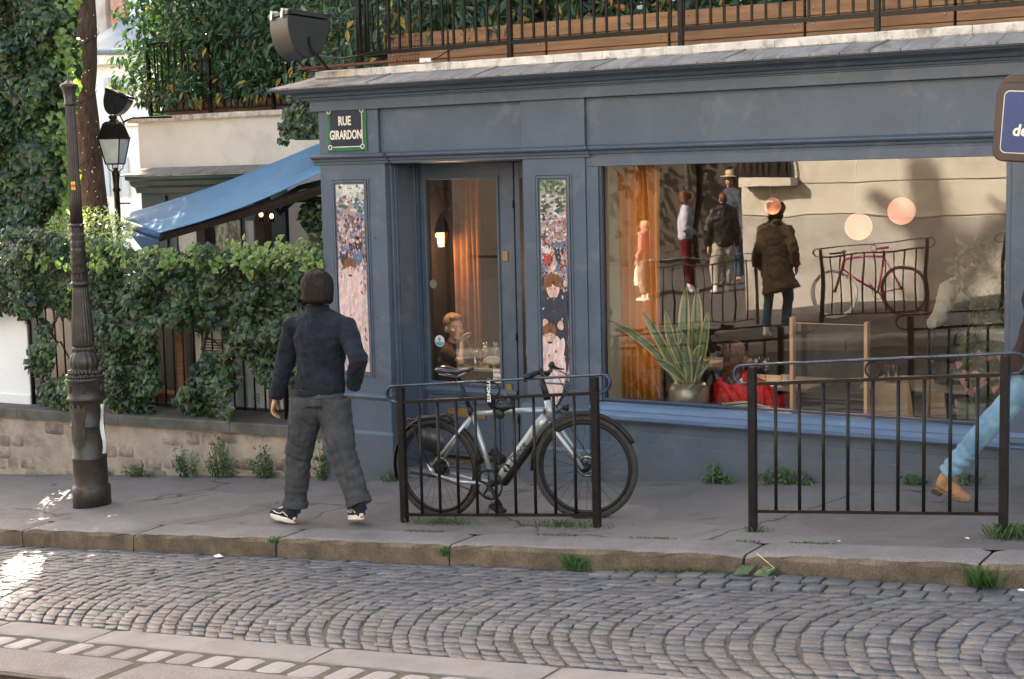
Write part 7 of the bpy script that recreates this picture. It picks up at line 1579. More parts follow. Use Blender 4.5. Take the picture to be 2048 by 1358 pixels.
def person(label, J, Rr, F, k, topm, botm, shoem, skin=SKIN, hairs=('short', HDARK), top=dict(), bot=dict(), face_dir=None, vox=.016, cat='person', fine=False, hands=(.4, .4), gname=('jacket', 'trousers'), seed=1, handn=None, group=None, feet=True, hscale=1.0, hup=None):
    b = Blob(); U = Vector((0, 0, 1))
    b.cap([J['pel']-U*.07*k, J['pel'], J['wai'], J['che'], J['nek']-U*.04*k, J['nek']], [.11*k, .13*k, .115*k, .14*k, .12*k, .055*k], [.055*k, .06*k, .075*k, .095*k, .08*k, .05*k], side=J['shR']-J['shL'], n=18)
    ms = (J['shL']+J['shR'])/2; b.cap([J['shL'], ms+U*.03*k, J['shR']], [.05*k, .07*k, .05*k], [.05*k, .06*k, .05*k], n=14)
    b.cap([J['nek']-U*.02*k, J['hed']-U*.05*k*hscale], [.055*k, .05*k], n=14)
    for s in 'LR':
        b.cap([J['che']*.6+J['sh'+s]*.4+U*.02*k, J['sh'+s], J['el'+s], J['wr'+s]], [.06*k, .052*k, .038*k, .026*k], n=12); b.ball(J['sh'+s], .052*k); b.ball(J['el'+s], .038*k)
        b.cap([J['hi'+s], J['hi'+s]-U*.06*k, J['kn'+s], J['an'+s]], [.045*k, .065*k, .05*k, .036*k], n=12); b.ball(J['kn'+s], .055*k)
        
        if feet: b.cap([J['an'+s]-(J['to'+s]-J['an'+s]).normalized()*.03*k, J['to'+s]], [.034*k, .030*k], n=10)
        d = (J['wr'+s]-J['el'+s]).normalized(); hk = hands[0 if s == 'L' else 1]
        if hk is not None:
            hd_, pn_, sd_ = handn[s] if handn and s in handn else (d, Rr*(1 if s == 'L' else -1), F)
            hand(b, J['wr'+s]+d*.01, hd_, pn_, sd_, k*(.95 if fine else 1.05), hk)
    fd = face_dir or F
    M3, P = head(b, J['hed'], fd, (hup or U), k*hscale)
    body = b.finish('person', skin, None, .0055 if fine else max(vox*.75, .008), 2 if fine else 1)
    tag(body, label, cat, group)
    face(body, J['hed'], M3, k*hscale)
    if hairs: hair(body, J['hed'], M3, hairs[0], hairs[1], k*hscale, .006 if fine else .012, seed)
    # top garment
    p = top.get('puff', .02)*k; g = Blob(); hem = top.get('hem', -.02)*k; w_ = top.get('hemw', .0)*k
    side = J['shR']-J['shL']
    P0 = J['pel']+U*hem
    if top.get('coat'):
        L_ = top['coat']*k; mid = (J['knL']+J['knR'])/2; b0 = Vector((J['pel'].x*.6+mid.x*.4, J['pel'].y*.6+mid.y*.4, J['pel'].z-L_))+(top.get('swing') or Vector((0, 0, 0)))
        g.cap([b0, b0.lerp(J['pel'], .5), J['pel'], J['wai'], J['che'], J['nek']-U*.05*k, J['nek']+U*.01], [.27*k, .21*k, .18*k+p*.5, .155*k+p*.5, .165*k+p*.5, .14*k, .07*k], [.20*k, .17*k, .13*k, .115*k, .125*k, .10*k, .065*k], side=side, n=22)
    else:
        g.cap([P0, P0+U*.05*k, J['wai'], J['che'], J['nek']-U*.05*k, J['nek']+U*.008*k], [.15*k+w_+p*.3, .152*k+w_+p, .145*k+p, .172*k+p, .14*k+p*.5, .066*k], [.105*k+w_*.8+p*.3, .11*k+w_*.8+p*.8, .10*k+p*.8, .115*k+p*.8, .09*k+p*.5, .06*k], side=side, n=22)
    ms = (J['shL']+J['shR'])/2; g.cap([J['shL']-U*.005, J['shL']*.5+ms*.5+U*.018*k, ms+U*.045*k, J['shR']*.5+ms*.5+U*.022*k, J['shR']-U*.005], [.055*k+p*.4, .078*k+p*.4, .100*k+p*.3, .078*k+p*.4, .055*k+p*.4], n=16)
    for s_i, s in enumerate('LR'):
        el, wr, shd = J['el'+s], J['wr'+s], J['sh'+s]; sl_ = top.get('sleeve', 1.0); e = el.lerp(wr, max(0, sl_*2-1)) if sl_ > .5 else shd.lerp(el, sl_*2)
        pts = [J['che']*.5+shd*.5+U*.03*k, shd, el, e] if sl_ > .5 else [J['che']*.5+shd*.5+U*.03*k, shd, e]
        rs = [.07*k, .064*k+p*.4, .05*k+p*.6, .036*k+p*.5] if sl_ > .5 else [.07*k, .066*k+p*.4, .062*k+p*.6]
        g.cap(pts, rs, n=14); g.ball(shd, .064*k+p*.4)
        if sl_ > .5: g.ball(el, .05*k+p*.6)
    if top.get('collar', True): g.cap([J['nek']-U*.03*k, J['nek']+U*.035*k], [.078*k, .068*k], [.07*k, .062*k], side=side, n=18)
    gn = top.get('fold')
    g.finish(gname[0], topm, body, vox*.55 if fine else vox, 3, (top.get('wr', .012), 11, 9), seed, gn)
    # trousers
    q = Blob(); tp = bot.get('puff', .02)*k; hm = bot.get('hem', .05)*k
    q.cap([J['pel']-U*.06*k, J['pel'], J['pel']+U*bot.get('rise', .08)*k], [.15*k+tp*.4, .155*k+tp*.4, .135*k+tp*.2], [.11*k+tp*.4, .115*k+tp*.4, .10*k], side=J['hiR']-J['hiL'], n=20)
    for s in 'LR':
        an = J['an'+s].lerp(J['kn'+s], hm/.4); q.cap([J['hi'+s]+U*.04*k, J['hi'+s]-U*.05*k, J['kn'+s], an], [.098*k+tp*.6, .098*k+tp*.7, .062*k+tp, .045*k+bot.get('hemw', .02)*k], n=16); q.ball(J['kn'+s], .062*k+tp)
    q.finish(gname[1], botm, body, vox*.55 if fine else vox, 3, (bot.get('wr', .012), 13, 10), seed+5, bot.get('fold'))
    if feet:
        for s in 'LR':
            d = (J['to'+s]-J['an'+s]); d = d-U*d.dot(U)*.0; dn = d.normalized(); f = Blob(); a = J['an'+s]; t = J['to'+s]; sd_ = Rr
            heel = a-Vector((d.x, d.y, 0)).normalized()*.05*k-U*.055*k+bot.get('heelup', {}).get(s, Vector((0, 0, 0)))
            f.cap([heel-(t-heel).normalized()*.008, heel.lerp(t, .25), heel.lerp(t, .62), t, t+(t-heel).normalized()*.035*k], [.032*k, .036*k, .045*k, .042*k, .022*k], [.036*k, .042*k, .036*k, .026*k, .016*k], side=sd_, n=14); f.cap([a+U*.03*k, a, heel.lerp(t, .28)], [.042*k, .045*k, .04*k], n=12)
            f.finish('shoe', shoem, body, vox*.5, 1)
    return body, M3
# --- the walking man seen from behind
Fm = Vector((-.66, .75, 0)).normalized(); Rm = Vector((.75, .66, 0)).normalized()
def a_(x, y, d=0): return at(x, y, -1.62+d)
J = dict(hed=a_(634, 578), nek=a_(636, 622), che=a_(640, 672), wai=a_(643, 738), pel=a_(641, 792), shL=a_(585, 650, -.02), shR=a_(692, 655, .03), elL=a_(568, 738, -.03), elR=a_(717, 718, -.06), wrL=a_(551, 795, -.02), wrR=a_(707, 772, .07),
         hiL=a_(612, 805, -.03), hiR=a_(668, 808, .03), knL=a_(596, 915, .02), knR=a_(686, 908, .02), anL=a_(590, 1018, .0), anR=a_(721, 1014, -.02), toL=a_(560, 1030, .13), toR=a_(712, 1042, .08))
k = .99
fold = [(J['elL'], .12, .006, 110, Vector((.2, 0, 1))), (J['elR'], .12, .006, 110, Vector((.2, 0, 1))), (J['wai']-Vector((0, 0, .04)), .2, .0045, 95, Vector((.3, 0, 1))), (J['shL']+Vector((.06, 0, -.08)), .13, .004, 90, Vector((1, 0, .5))), (J['shR']+Vector((-.06, 0, -.08)), .13, .004, 90, Vector((1, 0, -.5)))]
fold2 = [(J['knL']-Vector((0, 0, .05)), .2, .006, 80, Vector((.5, 0, 1))), (J['knR']-Vector((0, 0, .05)), .2, .006, 80, Vector((-.5, 0, 1))), (J['pel']-Vector((0, 0, .12)), .16, .006, 90, Vector((.6, 0, .7))), (J['anL']+Vector((0, 0, .12)), .14, .006, 90, Vector((0, 0, 1))), (J['anR']+Vector((0, 0, .14)), .14, .006, 90, Vector((0, 0, 1)))]
man, M3 = person('man in dark navy jacket and loose grey trousers walking away past the cafe', J, Rm, Fm, k, NAVY, GREYT, NAVY, hairs=('bob', HDARK), top=dict(puff=.026, hem=.025, hemw=.0, wr=.014, fold=fold), bot=dict(puff=.033, hemw=.036, hem=.055, rise=.075, wr=.010, fold=fold2), vox=.012, fine=True, hands=(.75, None), seed=3, feet=False,
       handn={'L': (Vector((-.25, -.1, -1)), Vector((1, .2, 0)), Vector((-.4, .8, 0)))}, hscale=1.0)
hm_ = MB(); hc2 = J['hed']; rs_ = random.Random(4); side_ = M3 @ Vector((1, 0, 0)); fwd_ = M3 @ Vector((0, 1, 0))
for i_ in range(420):
    th = rs_.uniform(-2.05, 2.05); dv2 = (-fwd_*math.cos(th)+side_*math.sin(th)); rad_ = .108-.008*abs(math.cos(th)); pts_ = []
    zb_ = -.092+.015*abs(th)/2+rs_.uniform(-.012, .008); L_ = rs_.uniform(.0, .5)
    for j in range(8):
        u_ = L_+(1-L_)*j/7; ph_ = u_*1.5
        if u_ < .55: a2 = u_/.55*math.pi/2; p_ = hc2+Vector((0, 0, .035+.098*math.cos(a2)))-fwd_*.022+dv2*(rad_*math.sin(a2))
        else: t2 = (u_-.55)/.45; p_ = hc2+Vector((0, 0, .035+(zb_-.035)*t2))-fwd_*(.022+.02*t2)+dv2*(rad_*(1-.10*t2*t2))
        pts_.append(p_+side_*rs_.uniform(-.0015, .0015)+dv2*rs_.uniform(0, .003))
    hm_.sweep(pts_, [.0012, .0022, .0026, .0028, .0028, .0026, .0022, .0008], n=4)
o = hm_.build('hair_strands', HDARK, man); o['kind'] = 'stuff'
# collar flap, hem band, cuffs, yoke seam, pocket seams
m = Blob(); m.cap([J['nek']+Vector((0, 0, -.025)), J['nek']+Vector((0, 0, .042))], [.086, .076], [.080, .070], side=Rm, n=20); m.finish('collar', NAVY, man, .006, 2)
m = MB()
def ringat(mb, c, ax_, ra, rb, r_, side): 
    ax_ = Vector(ax_).normalized(); s_ = (Vector(side)-ax_*Vector(side).dot(ax_)).normalized(); t_ = ax_.cross(s_); mb.sweep([c+s_*ra*math.cos(2*math.pi*i/32)+t_*rb*math.sin(2*math.pi*i/32) for i in range(32)], r_*.35, r_, side=ax_, n=6, closed=True) if False else mb.sweep([c+s_*ra*math.cos(2*math.pi*i/32)+t_*rb*math.sin(2*math.pi*i/32) for i in range(32)], r_, n=6, closed=True)
b = Blob(); b.cap([J['pel']+Vector((0, 0, .012)), J['pel']+Vector((0, 0, .055))], [.168, .172], [.118, .122], side=Rm, n=24); b.finish('jacket_hem', NAVY, man, .007, 2, (.006, 40, 8), 2)
b = Blob()
for s, e in (('L', .93),): d = (J['wr'+s]-J['el'+s]); b.cap([J['el'+s]+d*.82, J['el'+s]+d*1.0], [.049, .045], n=16)
b.finish('cuff', NAVY, man, .006, 2)
for s in 'LR':
    d = (J['an'+s]-J['kn'+s]).normalized(); c0 = J['an'+s]-d*.06; b = Blob(); b.cap([c0, c0+d*.045], [.090, .090], n=18); b.finish('trouser_cuff', GREYT, man, .006, 2, (.006, 25, 10), 4)
    b = Blob(); b.cap([J['an'+s]-d*.06, J['an'+s]+d*.03], [.044, .042], n=12); b.finish('sock', fabric('navy_sock', (.03, .03, .10), (.045, .045, .14)), man, .008, 1)
SUEDE = fabric('black_suede', (.016, .016, .018), (.028, .028, .03), bs=300); SOLE = M_('off_white_rubber', (.62, .56, .47), (.7, .64, .55), .6, 12, bd=.0005)
def trainer(par, heel, toe, up, right):
    f = (toe-heel); L = f.length; f.normalize(); right = (right-f*right.dot(f)).normalized(); up = right.cross(f).normalized()
    up = up if up.z > 0 else -up
    def Q(u, r_, h): return heel+f*(u*L)+right*r_+up*h
    b = Blob(); b.cap([Q(0, 0, .05), Q(.2, 0, .055), Q(.45, 0, .055), Q(.7, 0, .042), Q(.92, 0, .033), Q(1.0, 0, .026)], [.030, .035, .037, .042, .036, .020], [.035, .040, .038, .028, .022, .014], side=right, n=16); b.cap([Q(.14, 0, .06), Q(.16, 0, .10)], [.038, .036], [.045, .042], side=right, n=16); b.finish('shoe', SUEDE, par, .005, 2)
    sh_ = par.children[-1] if False else None
    out = [(0, .02), (-.01, .0), (0, -.02)]; m = MB(); n = 28; vs = []
    for h in (0, .012, .026, .030):
        for i in range(n):
            t = 2*math.pi*i/n; u = .5-.53*math.cos(t); w = .050*(math.sin(t))*(1 if u > .5 else .86)*(1.03 if h < .02 else .97); vs.append(Q(u, w, h+(.012 if u > .95 else 0)+(.012*max(0, (.2-u)/.2) if h > .02 else 0)))
    m.add(vs, [(r_*n+i, r_*n+(i+1) % n, (r_+1)*n+(i+1) % n, (r_+1)*n+i) for r_ in range(3) for i in range(n)]+[tuple(range(n-1, -1, -1)), tuple(range(3*n, 4*n))], True); sole = m.build('sole', SOLE, par)
    for s_ in (-1, 1):
        m = MB(); m.sweep([Q(.12, s_*.036, .05), Q(.3, s_*.0395, .072), Q(.42, s_*.041, .055), Q(.55, s_*.0425, .052), Q(.72, s_*.042, .060)], .0035, n=6); m.build('side_stripe', SOLE, par)
    m = MB(); 
    for u in (.45, .52, .59, .66): m.sweep([Q(u, -.022, .088-(u-.45)*.1), Q(u+.01, 0, .097-(u-.45)*.12), Q(u, .022, .088-(u-.45)*.1)], .003, n=5)
    m.build('laces', SOLE, par)
    m = MB(); m.box((-.012, -.003, -.006), (.012, .003, .006), Matrix.Translation(Q(-.035, 0, .02)) @ Matrix((right, f, up)).transposed().to_4x4()); m.build('heel_tab', M_('red_heel_tab', (.5, .03, .02), (.55, .04, .03), .5, bd=0), par)
gz = lambda x, y: .08*x
h1, t1 = at(592, 1038, -1.66), at(549, 1018, -1.47); h1.z = gz(h1.x, 0)+.0; t1.z = gz(t1.x, 0)+.004
h1 = Vector((J['anL'].x+.03, J['anL'].y-.045, gz(J['anL'].x, 0)+.012)); t1 = h1+Vector((-.27, .08, .012)); trainer(man, h1, t1, Vector((0, 0, 1)), Rm)
h2 = Vector((J['anR'].x+.045, J['anR'].y-.05, gz(J['anR'].x, 0)+.055)); t2 = h2+Vector((-.20, .15, -.05)); trainer(man, h2, t2, Vector((0, 0, 1)), Rm)
hp = J['hed']; b = MB(); b.sweep([hp+Rm*.093+Vector((0, 0, -.03)), hp+Rm*.108+Vector((0, 0, -.03))], [.034, .030], n=16); b.build('headphone_cup', BLACK, man)
b = MB(); b.sweep([hp+Rm*.098*math.cos(t)+Vector((0, 0, .135*math.sin(t)-.0)) for t in [math.pi*i/12 for i in range(13)]], .007, n=6); b.build('headband', BLACK, man)
from mathutils.bvhtree import BVHTree
def seam(par, src, lines, mat, r_=.0016, cat_='seam'):
    bpy.context.view_layer.update(); t_ = []
    for o in src:
        vs = [v.co.copy() for v in o.data.vertices]; t_.append(BVHTree.FromPolygons(vs, [tuple(p.vertices) for p in o.data.polygons]))
    m = MB()
    for ln in lines:
        pts = []
        for (x0, y0), (x1, y1) in zip(ln, ln[1:]):
            n_ = max(3, int(math.hypot(x1-x0, y1-y0)/5))
            for i in range(n_+(1 if (x1, y1) == ln[-1] else 0)):
                q = at(x0+(x1-x0)*i/n_, y0+(y1-y0)*i/n_, 0); o_ = Vector(CAM.tolist()); d_ = (q-o_).normalized(); best = None
                for T in t_:
                    h = T.ray_cast(o_, d_)
                    if h[0] is not None and (best is None or h[3] < best[1]): best = (h[0]+h[1]*.0006, h[3])
                if best: pts.append(best[0])
        if len(pts) > 3: m.sweep(pts, r_, n=5)
    o = m.build(cat_, mat, par); o['kind'] = 'stuff'; return o
DKN = fabric('seam_shadow_thread', (.008, .009, .012), (.01, .011, .014)); DKG = fabric('grey_thread', (.022, .022, .023), (.03, .03, .031))
mc = {c.name.split('.')[0]: c for c in man.children}
seam(man, [mc['jacket'], mc['collar']], [[(588, 672), (636, 684), (688, 676)], [(598, 640), (600, 668), (592, 700), (590, 725)], [(678, 640), (682, 670), (690, 705), (694, 725)], [(606, 618), (636, 625), (664, 618)], [(587, 766), (640, 772), (694, 766)]], DKN)
seam(man, [mc['trousers']], [[(642, 795), (643, 830), (640, 862)], [(592, 812), (606, 818), (622, 812)], [(660, 812), (674, 818), (688, 812)], [(578, 800), (577, 860), (574, 930), (572, 990)], [(586, 793), (640, 799), (692, 793)], [(664, 870), (684, 920), (700, 970)]], DKG)
# --- passer-by at the right edge
Fp = Vector((1, .1, 0)).normalized(); Rp = Vector((.1, -1, 0)).normalized()
def b_(x, y, d=0): return at(x, y, -.75+d)
J = dict(pel=b_(2082, 690), wai=b_(2092, 630), che=b_(2108, 545), nek=b_(2122, 480), hed=b_(2132, 425), shL=b_(2130, 505, .17), shR=b_(2100, 510, -.17), elL=b_(2170, 590, .22), elR=b_(2068, 600, -.20), wrL=b_(2220, 650, .18), wrR=b_(2085, 680, -.10),
         hiL=b_(2118, 705, .08), hiR=b_(2092, 715, -.08), knL=b_(2150, 860, .10), knR=b_(2018, 805, -.06), anL=b_(2150, 990, .1), anR=b_(1896, 945, -.05), toL=b_(2190, 1005, .12), toR=b_(1925, 990, -.04))
DENIM = fabric('washed_blue_denim', (.075, .155, .245), (.22, .34, .43), bs=240, bd=.002, scale=5); BROWNC = fabric('dark_brown_coat', (.025, .014, .012), (.04, .023, .018)); TAN = fabric('tan_suede', (.25, .125, .06), (.38, .20, .10), bs=120, bd=.003, scale=14)
pf = [(J['knR'], .28, .007, 60, Vector((-.6, 0, .8))), (J['anR']+Vector((.05, 0, .08)), .17, .008, 110, Vector((.7, 0, .7)))]
pas, M3 = person('passer-by in light blue jeans and tan suede boots striding at the right edge', J, Rp, Fp, 1.0, BROWNC, DENIM, TAN, hairs=('short', HDARK), top=dict(puff=.03, coat=.13, wr=.01), bot=dict(puff=.012, hemw=.012, hem=-.01, wr=.007, fold=pf), vox=.011, seed=9, feet=False)
def boot(par, heel, toe, ankle, ank_dir):
    f = (toe-heel); L = f.length; f.normalize(); right = f.cross(Vector((0, 0, 1))).normalized(); up = right.cross(f).normalized()
    def Q(u, r_, h): return heel+f*(u*L)+right*r_+up*h
    b = Blob(); b.cap([Q(0.02, 0, .04), Q(.2, 0, .045), Q(.45, 0, .045), Q(.7, 0, .036), Q(.92, 0, .028), Q(1.0, 0, .022)], [.031, .036, .038, .045, .038, .020], [.038, .042, .042, .032, .026, .016], side=right, n=16)
    b.cap([Q(.16, 0, .03), Q(.2, 0, .09), Q(.2, 0, .10)+ank_dir*.035], [.042, .046, .048], n=16); b.finish('boot', TAN, par, .006, 2, (.006, 30, 22), 3, [(Q(.4, 0, .07), .08, .004, 140, f)])
    m = MB(); n = 24; vs = []
    for h in (0, .014):
        for i in range(n): t = 2*math.pi*i/n; u = .5-.53*math.cos(t); vs.append(Q(u, .047*math.sin(t)*(1 if u > .5 else .84), h+(.015*max(0, u-.85)/.15)))
    m.add(vs, [(i, (i+1) % n, (i+1) % n+n, i+n) for i in range(n)]+[tuple(range(n-1, -1, -1)), tuple(range(n, 2*n))], True); m.build('boot_sole', M_('dark_brown_sole', (.12, .075, .045), (.16, .1, .06), .7), par)
    m = MB(); m.hexa([Q(-.02, -.035, -.022), Q(.22, -.035, -.022), Q(.22, .035, -.022), Q(-.02, .035, -.022)], [Q(-.02, -.037, .002), Q(.22, -.037, .002), Q(.22, .037, .002), Q(-.02, .037, .002)]); m.build('boot_heel', M_('dark_heel', (.05, .03, .02), (.06, .04, .03), .7), par)
hA, tA = b_(1869, 978, -.05), b_(1937, 1008, -.05); boot(pas, hA, tA, J['anR'], (J['knR']-J['anR']).normalized())
hB = Vector((J['anL'].x-.06, J['anL'].y, gz(J['anL'].x, 0)+.02)); boot(pas, hB, hB+Vector((.26, 0, 0)), J['anL'], Vector((0, 0, 1)))
# --- boy behind the door glass
Fb = Vector((.93, -.25, 0)).normalized(); Rb = Vector((-.25, -.93, 0)).normalized()
def c_(x, y, d=0): return at(x, y, .95+d)
J = dict(hed=c_(908, 655), nek=c_(902, 694), che=c_(900, 722), wai=c_(896, 760), pel=c_(895, 800), shL=c_(910, 706, .13), shR=c_(893, 706, -.12), elL=c_(935, 735, .20), elR=c_(922, 722, -.12), wrL=c_(960, 728, .2), wrR=c_(924, 686, -.06),
         hiL=c_(905, 805, .07), hiR=c_(890, 805, -.07), knL=c_(965, 800, .07), knR=c_(955, 803, -.08), anL=c_(965, 880, .07), anR=c_(955, 880, -.08), toL=c_(985, 895, .07), toR=c_(975, 895, -.08))
BRT = fabric('brown_tshirt', (.10, .06, .045), (.14, .085, .065)); GRB = fabric('grey_green_trousers', (.10, .12, .10), (.14, .16, .14))
boy, M3 = person('fair haired boy in a brown t-shirt sipping through a straw behind the door glass', J, Rb, Fb, .80, BRT, GRB, BLACK, skin=M_('fair_skin', (.66, .42, .32), (.72, .48, .37), .5, 12, bd=0), hairs=('short', HBLOND), top=dict(puff=.012, sleeve=.36, hem=-.05, wr=.006), bot=dict(puff=.01), vox=.01, fine=True, hands=(.3, .6), face_dir=Vector((.9, -.42, 0)), seed=12, hscale=1.24, feet=False, handn={'R': (Vector((.35, 0, .7)), Vector((1, 0, 0)), Vector((.2, .8, .3))), 'L': (Vector((1, 0, 0)), Vector((0, 0, -1)), Vector((0, -1, 0)))})
m = MB(); mo = at(931, 675, .90); m.sweep([mo, JUICE+Vector((0, 0, .06))], .0045, n=6); o = m.build('paper_straw', M_('pink_straw', (.55, .25, .18), (.6, .3, .22), .5), None); tag(o, 'orange pink straw between the boys mouth and his lemonade', 'straw')
m = MB(); a = at(885, 690, 1.2); b = at(868, 790, 1.2)
m.sweep([a+Vector((-.06, .1, 0)), b+Vector((-.05, .1, -.2))], .02, n=8); m.sweep([a+Vector((-.06, -.3, 0)), b+Vector((-.05, -.3, -.2))], .02, n=8); m.box((a.x-.09, .92, b.z), (a.x-.06, 1.3, a.z), ch=.01); o = m.build('dark_chair', BLACK, None); tag(o, 'dark chair behind the boy at the door glass', 'chair')
# --- woman in red inside the window
Fr = Vector((.3, 1, 0)).normalized(); Rr_ = Vector((1, -.3, 0)).normalized()
def d_(x, y, d=0): return at(x, y, .62+d)
J = dict(hed=d_(1474, 712), nek=d_(1478, 752), che=d_(1484, 782), wai=d_(1488, 820), pel=d_(1490, 860), shL=d_(1446, 772, 0), shR=d_(1522, 776, 0), elL=d_(1438, 815, .02), elR=d_(1550, 808, .02), wrL=d_(1460, 820, .22), wrR=d_(1575, 795, .2),
         hiL=d_(1475, 870), hiR=d_(1505, 870), knL=d_(1470, 860, .4), knR=d_(1510, 860, .4), anL=d_(1470, 940, .4), anR=d_(1510, 940, .4), toL=d_(1470, 950, .5), toR=d_(1510, 950, .5))
REDF = fabric('fluffy_red_wool', (.68, .008, .012), (.85, .03, .03), bs=90, bd=.008, scale=25)
red, M3 = person('woman with long brown hair in a fluffy red jumper seen from behind in the window', J, Rr_, Fr, .86, REDF, BLACK, BLACK, hairs=('long', HBROWN), top=dict(puff=.035, wr=.016, hem=.0), vox=.011, seed=15, feet=False, hscale=1.08, gname=('jumper', 'skirt'))
b = Blob(); b.cap([J['nek']+Vector((-.0, -.03, -.05)), J['nek']+Vector((0, -.03, -.0))], [.10, .08], [.06, .05], side=Rr_, n=16); b.finish('white_collar', WHITEP, red, .008, 2)
# --- man in white shirt inside at the right
Fw_ = Vector((.9, -.5, 0)).normalized(); Rw_ = Vector((-.5, -.9, 0)).normalized()
def e_(x, y, d=0): return at(x, y, 1.3+d)
J = dict(hed=e_(1938, 528), nek=e_(1934, 568), che=e_(1918, 612), wai=e_(1908, 665), pel=e_(1900, 720), shL=e_(1958, 585, .14), shR=e_(1896, 580, -.14), elL=e_(1968, 640, .16), elR=e_(1880, 634, -.2), wrL=e_(1990, 660, .1), wrR=e_(1862, 648, -.30),
         hiL=e_(1910, 730, .08), hiR=e_(1895, 730, -.08), knL=e_(1930, 840, .08), knR=e_(1915, 840, -.08), anL=e_(1930, 940, .08), anR=e_(1915, 940, -.08), toL=e_(1950, 950), toR=e_(1935, 950))
WSH = fabric('cream_shirt', (.5, .47, .40), (.56, .53, .46)); DKV = fabric('dark_waistcoat', (.02, .02, .02), (.03, .03, .03))
wai_, M3 = person('waiter in a cream shirt standing inside by the house plant', J, Rw_, Fw_, .95, WSH, DKV, BLACK, hairs=('short', HDARK), top=dict(puff=.02, wr=.012), vox=.014, seed=21, feet=False, hands=(None, None))
b = Blob(); b.cap([J['pel'], J['wai'], J['che'], J['nek']-Vector((0, 0, .08))], [.19, .19, .195, .12], [.15, .15, .155, .10], side=J['shR']-J['shL'], n=18); b.finish('waistcoat', DKV, wai_, .012, 2)
# --- people across the street
def feetz(J):
    return J
COATB = fabric('olive_brown_coat', (.085, .062, .040), (.13, .095, .062)); JEANS = fabric('blue_jeans', (.03, .07, .12), (.05, .11, .18)); WSHOE = M_('white_shoe', (.6, .6, .58), (.65, .65, .62), .6)
q = mg(1545, 678); HT = (at(1545, 402, -q.y).z-q.z)
J, Rr2, F2, k2 = local_pose(q, R(188), HT*.98, dict(knL=(-.10, .16, .52), anL=(-.12, .06, .12), toL=(-.12, .14, .03), knR=(.08, -.02, .5), anR=(.07, -.18, .12), toR=(.08, -.06, .03), elL=(-.27, -.05, 1.14), wrL=(-.24, .08, .92)))
cw, M3 = person('woman in a long brown coat and blue jeans with shoulder bag, seen mirrored from behind', J, Rr2, F2, k2, COATB, JEANS, WSHOE, hairs=('curly', HDARK), top=dict(puff=.03, coat=.34, wr=.03, swing=Vector((.06, .04, 0))), bot=dict(puff=.012), vox=.016, seed=31, gname=('coat', 'jeans'))
b = Blob(); b.ell(J['hed']+Vector((0, -.0, .055))-F2*.01, (.108, .112, .085), n=16, m=10); b.finish('knitted_hat', fabric('rust_knit', (.40, .13, .04), (.5, .18, .06), bs=60, bd=.004), cw, .01, 1)
hb = thing('shoulder_bag', 'black leather shoulder bag of the woman in the brown coat', 'bag'); c = J['pel']+Rr2*.24+Vector((0, 0, .14)); b = Blob(); b.cap([c+Vector((0, 0, -.16)), c+Vector((0, 0, .0)), c+Vector((0, 0, .16))], [.16, .15, .06], [.06, .06, .03], side=F2, n=16); b.finish('bag_body', BLACK, hb, .012, 2)
m = MB(); m.sweep([c+Vector((0, 0, .1))+F2*-.1, J['shR']+Vector((0, 0, .06)), c+Vector((0, 0, .1))+F2*.1], .01, n=6); m.build('strap', WHITEP, hb)
WBL = fabric('white_blouse', (.32, .32, .38), (.4, .4, .46)); MAR = fabric('dark_red_trousers', (.07, .008, .01), (.10, .012, .013))
q = mg(1368, 584); HT = at(1372, 388, -q.y).z-q.z
J, Rr2, F2, k2 = local_pose(q, R(-110), HT, dict(elL=(-.26, .02, 1.15), wrL=(-.16, .18, 1.05)))
person('woman in a white blouse and dark red trousers across the street, seen mirrored', J, Rr2, F2, k2, WBL, MAR, WSHOE, hairs=('curly', HBROWN), top=dict(puff=.03, hem=0, wr=.02), bot=dict(puff=.03), vox=.018, seed=33, group='people across the street')
m = Blob(); m.cap([J['pel']+Rr2*.18+Vector((0, 0, .05)), J['pel']+Rr2*.2+Vector((0, 0, .25))], [.14, .12], [.05, .05], side=F2, n=14); o = m.finish('hand_bag', fabric('purple_leather', (.08, .05, .12), (.12, .08, .18)), None, .016, 2); tag(o, 'purple handbag of the woman in the white blouse, seen mirrored', 'bag')
q = mg(1437, 590); HT = at(1445, 390, -q.y).z-q.z; KHAKI = fabric('cream_trousers', (.28, .255, .21), (.35, .32, .27))
J, Rr2, F2, k2 = local_pose(q, R(150), HT, dict(knL=(-.10, .12, .5), anR=(.1, -.12, .12)))
person('man in a black jacket and cream trousers across the street, seen mirrored', J, Rr2, F2, k2, BLACK, KHAKI, WSHOE, hairs=('short', HBROWN), top=dict(puff=.05, hem=-.08, wr=.02), bot=dict(puff=.03), vox=.018, seed=35, group='people across the street')
q = mg(1458, 572); HT = at(1450, 348, -q.y).z-q.z
J, Rr2, F2, k2 = local_pose(q, R(20), min(HT, 2.0), dict())
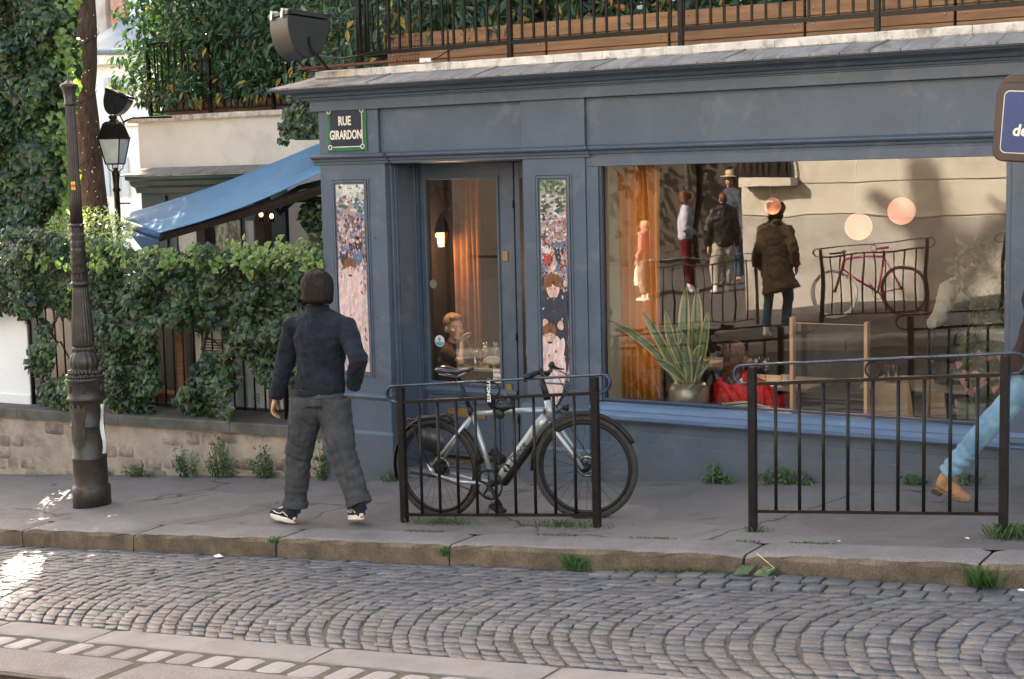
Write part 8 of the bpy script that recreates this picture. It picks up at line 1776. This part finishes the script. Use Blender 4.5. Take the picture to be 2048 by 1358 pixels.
hat_, M3 = person('man in a straw hat and grey shirt across the street, seen mirrored', J, Rr2, F2, k2, fabric('grey_blue_shirt', (.04, .05, .065), (.06, .07, .09)), JEANS, WSHOE, hairs=('short', HDARK), top=dict(puff=.03), vox=.018, seed=37, group='people across the street')
m = MB(); c = J['hed']+Vector((0, 0, .07)); m.lathe([(.19, 0), (.19, .012), (.10, .02), (.095, .09), (.07, .12), (.0, .11)], c, 24); m.build('straw_hat', M_('straw', (.45, .33, .18), (.55, .42, .25), .8, 30), hat_)
m = MB(); m.lathe([(.099, .022), (.0985, .05)], c, 24, cap=False); m.build('hat_band', BLACK, hat_)
q = mg(1285, 601); HT = at(1285, 437, -q.y).z-q.z
J, Rr2, F2, k2 = local_pose(q, R(95), HT, dict(wrL=(-.22, .25, 1.0), elL=(-.24, .02, 1.12)))
person('woman in a pink jumper and pale trousers across the street, seen mirrored', J, Rr2, F2, k2, fabric('pink_wool', (.5, .17, .2), (.6, .24, .26)), KHAKI, WSHOE, hairs=('short', HGREY), top=dict(puff=.04, hem=-.08, wr=.02), bot=dict(puff=.04), vox=.02, seed=39, group='people across the street')
m = Blob(); c = J['wrL']; m.cap([c+Vector((0, 0, -.6)), c+Vector((0, 0, -.35)), c+Vector((0, 0, -.02))], [.16, .17, .03], [.1, .1, .02], n=12); o = m.finish('plastic_bag', WHITEP, None, .02, 1, (.04, 20, 20)); tag(o, 'white plastic bag carried by the woman in pink, seen mirrored', 'bag')
# ---------------- empties at the base of their things ----------------
bpy.context.view_layer.update()
def bounds(o, M):
    pts = []
    if o.type == 'MESH' and len(o.data.vertices):
        n = len(o.data.vertices); co = np.empty(n*3); o.data.vertices.foreach_get('co', co); co = co.reshape(-1, 3); pts.append(co.min(0)); pts.append(co.max(0))
    for c in o.children: pts += bounds(c, M)
    return pts
for o in list(C.objects):
    if o.type == 'EMPTY' and o.parent is None and o.location.length < 1e-6 and o.children:
        p = np.array(bounds(o, None)); 
        if len(p): lo, hi = p.min(0), p.max(0); L = Vector(((lo[0]+hi[0])/2, (lo[1]+hi[1])/2, lo[2])); o.location = L
        for c in o.children: c.location = c.location-L
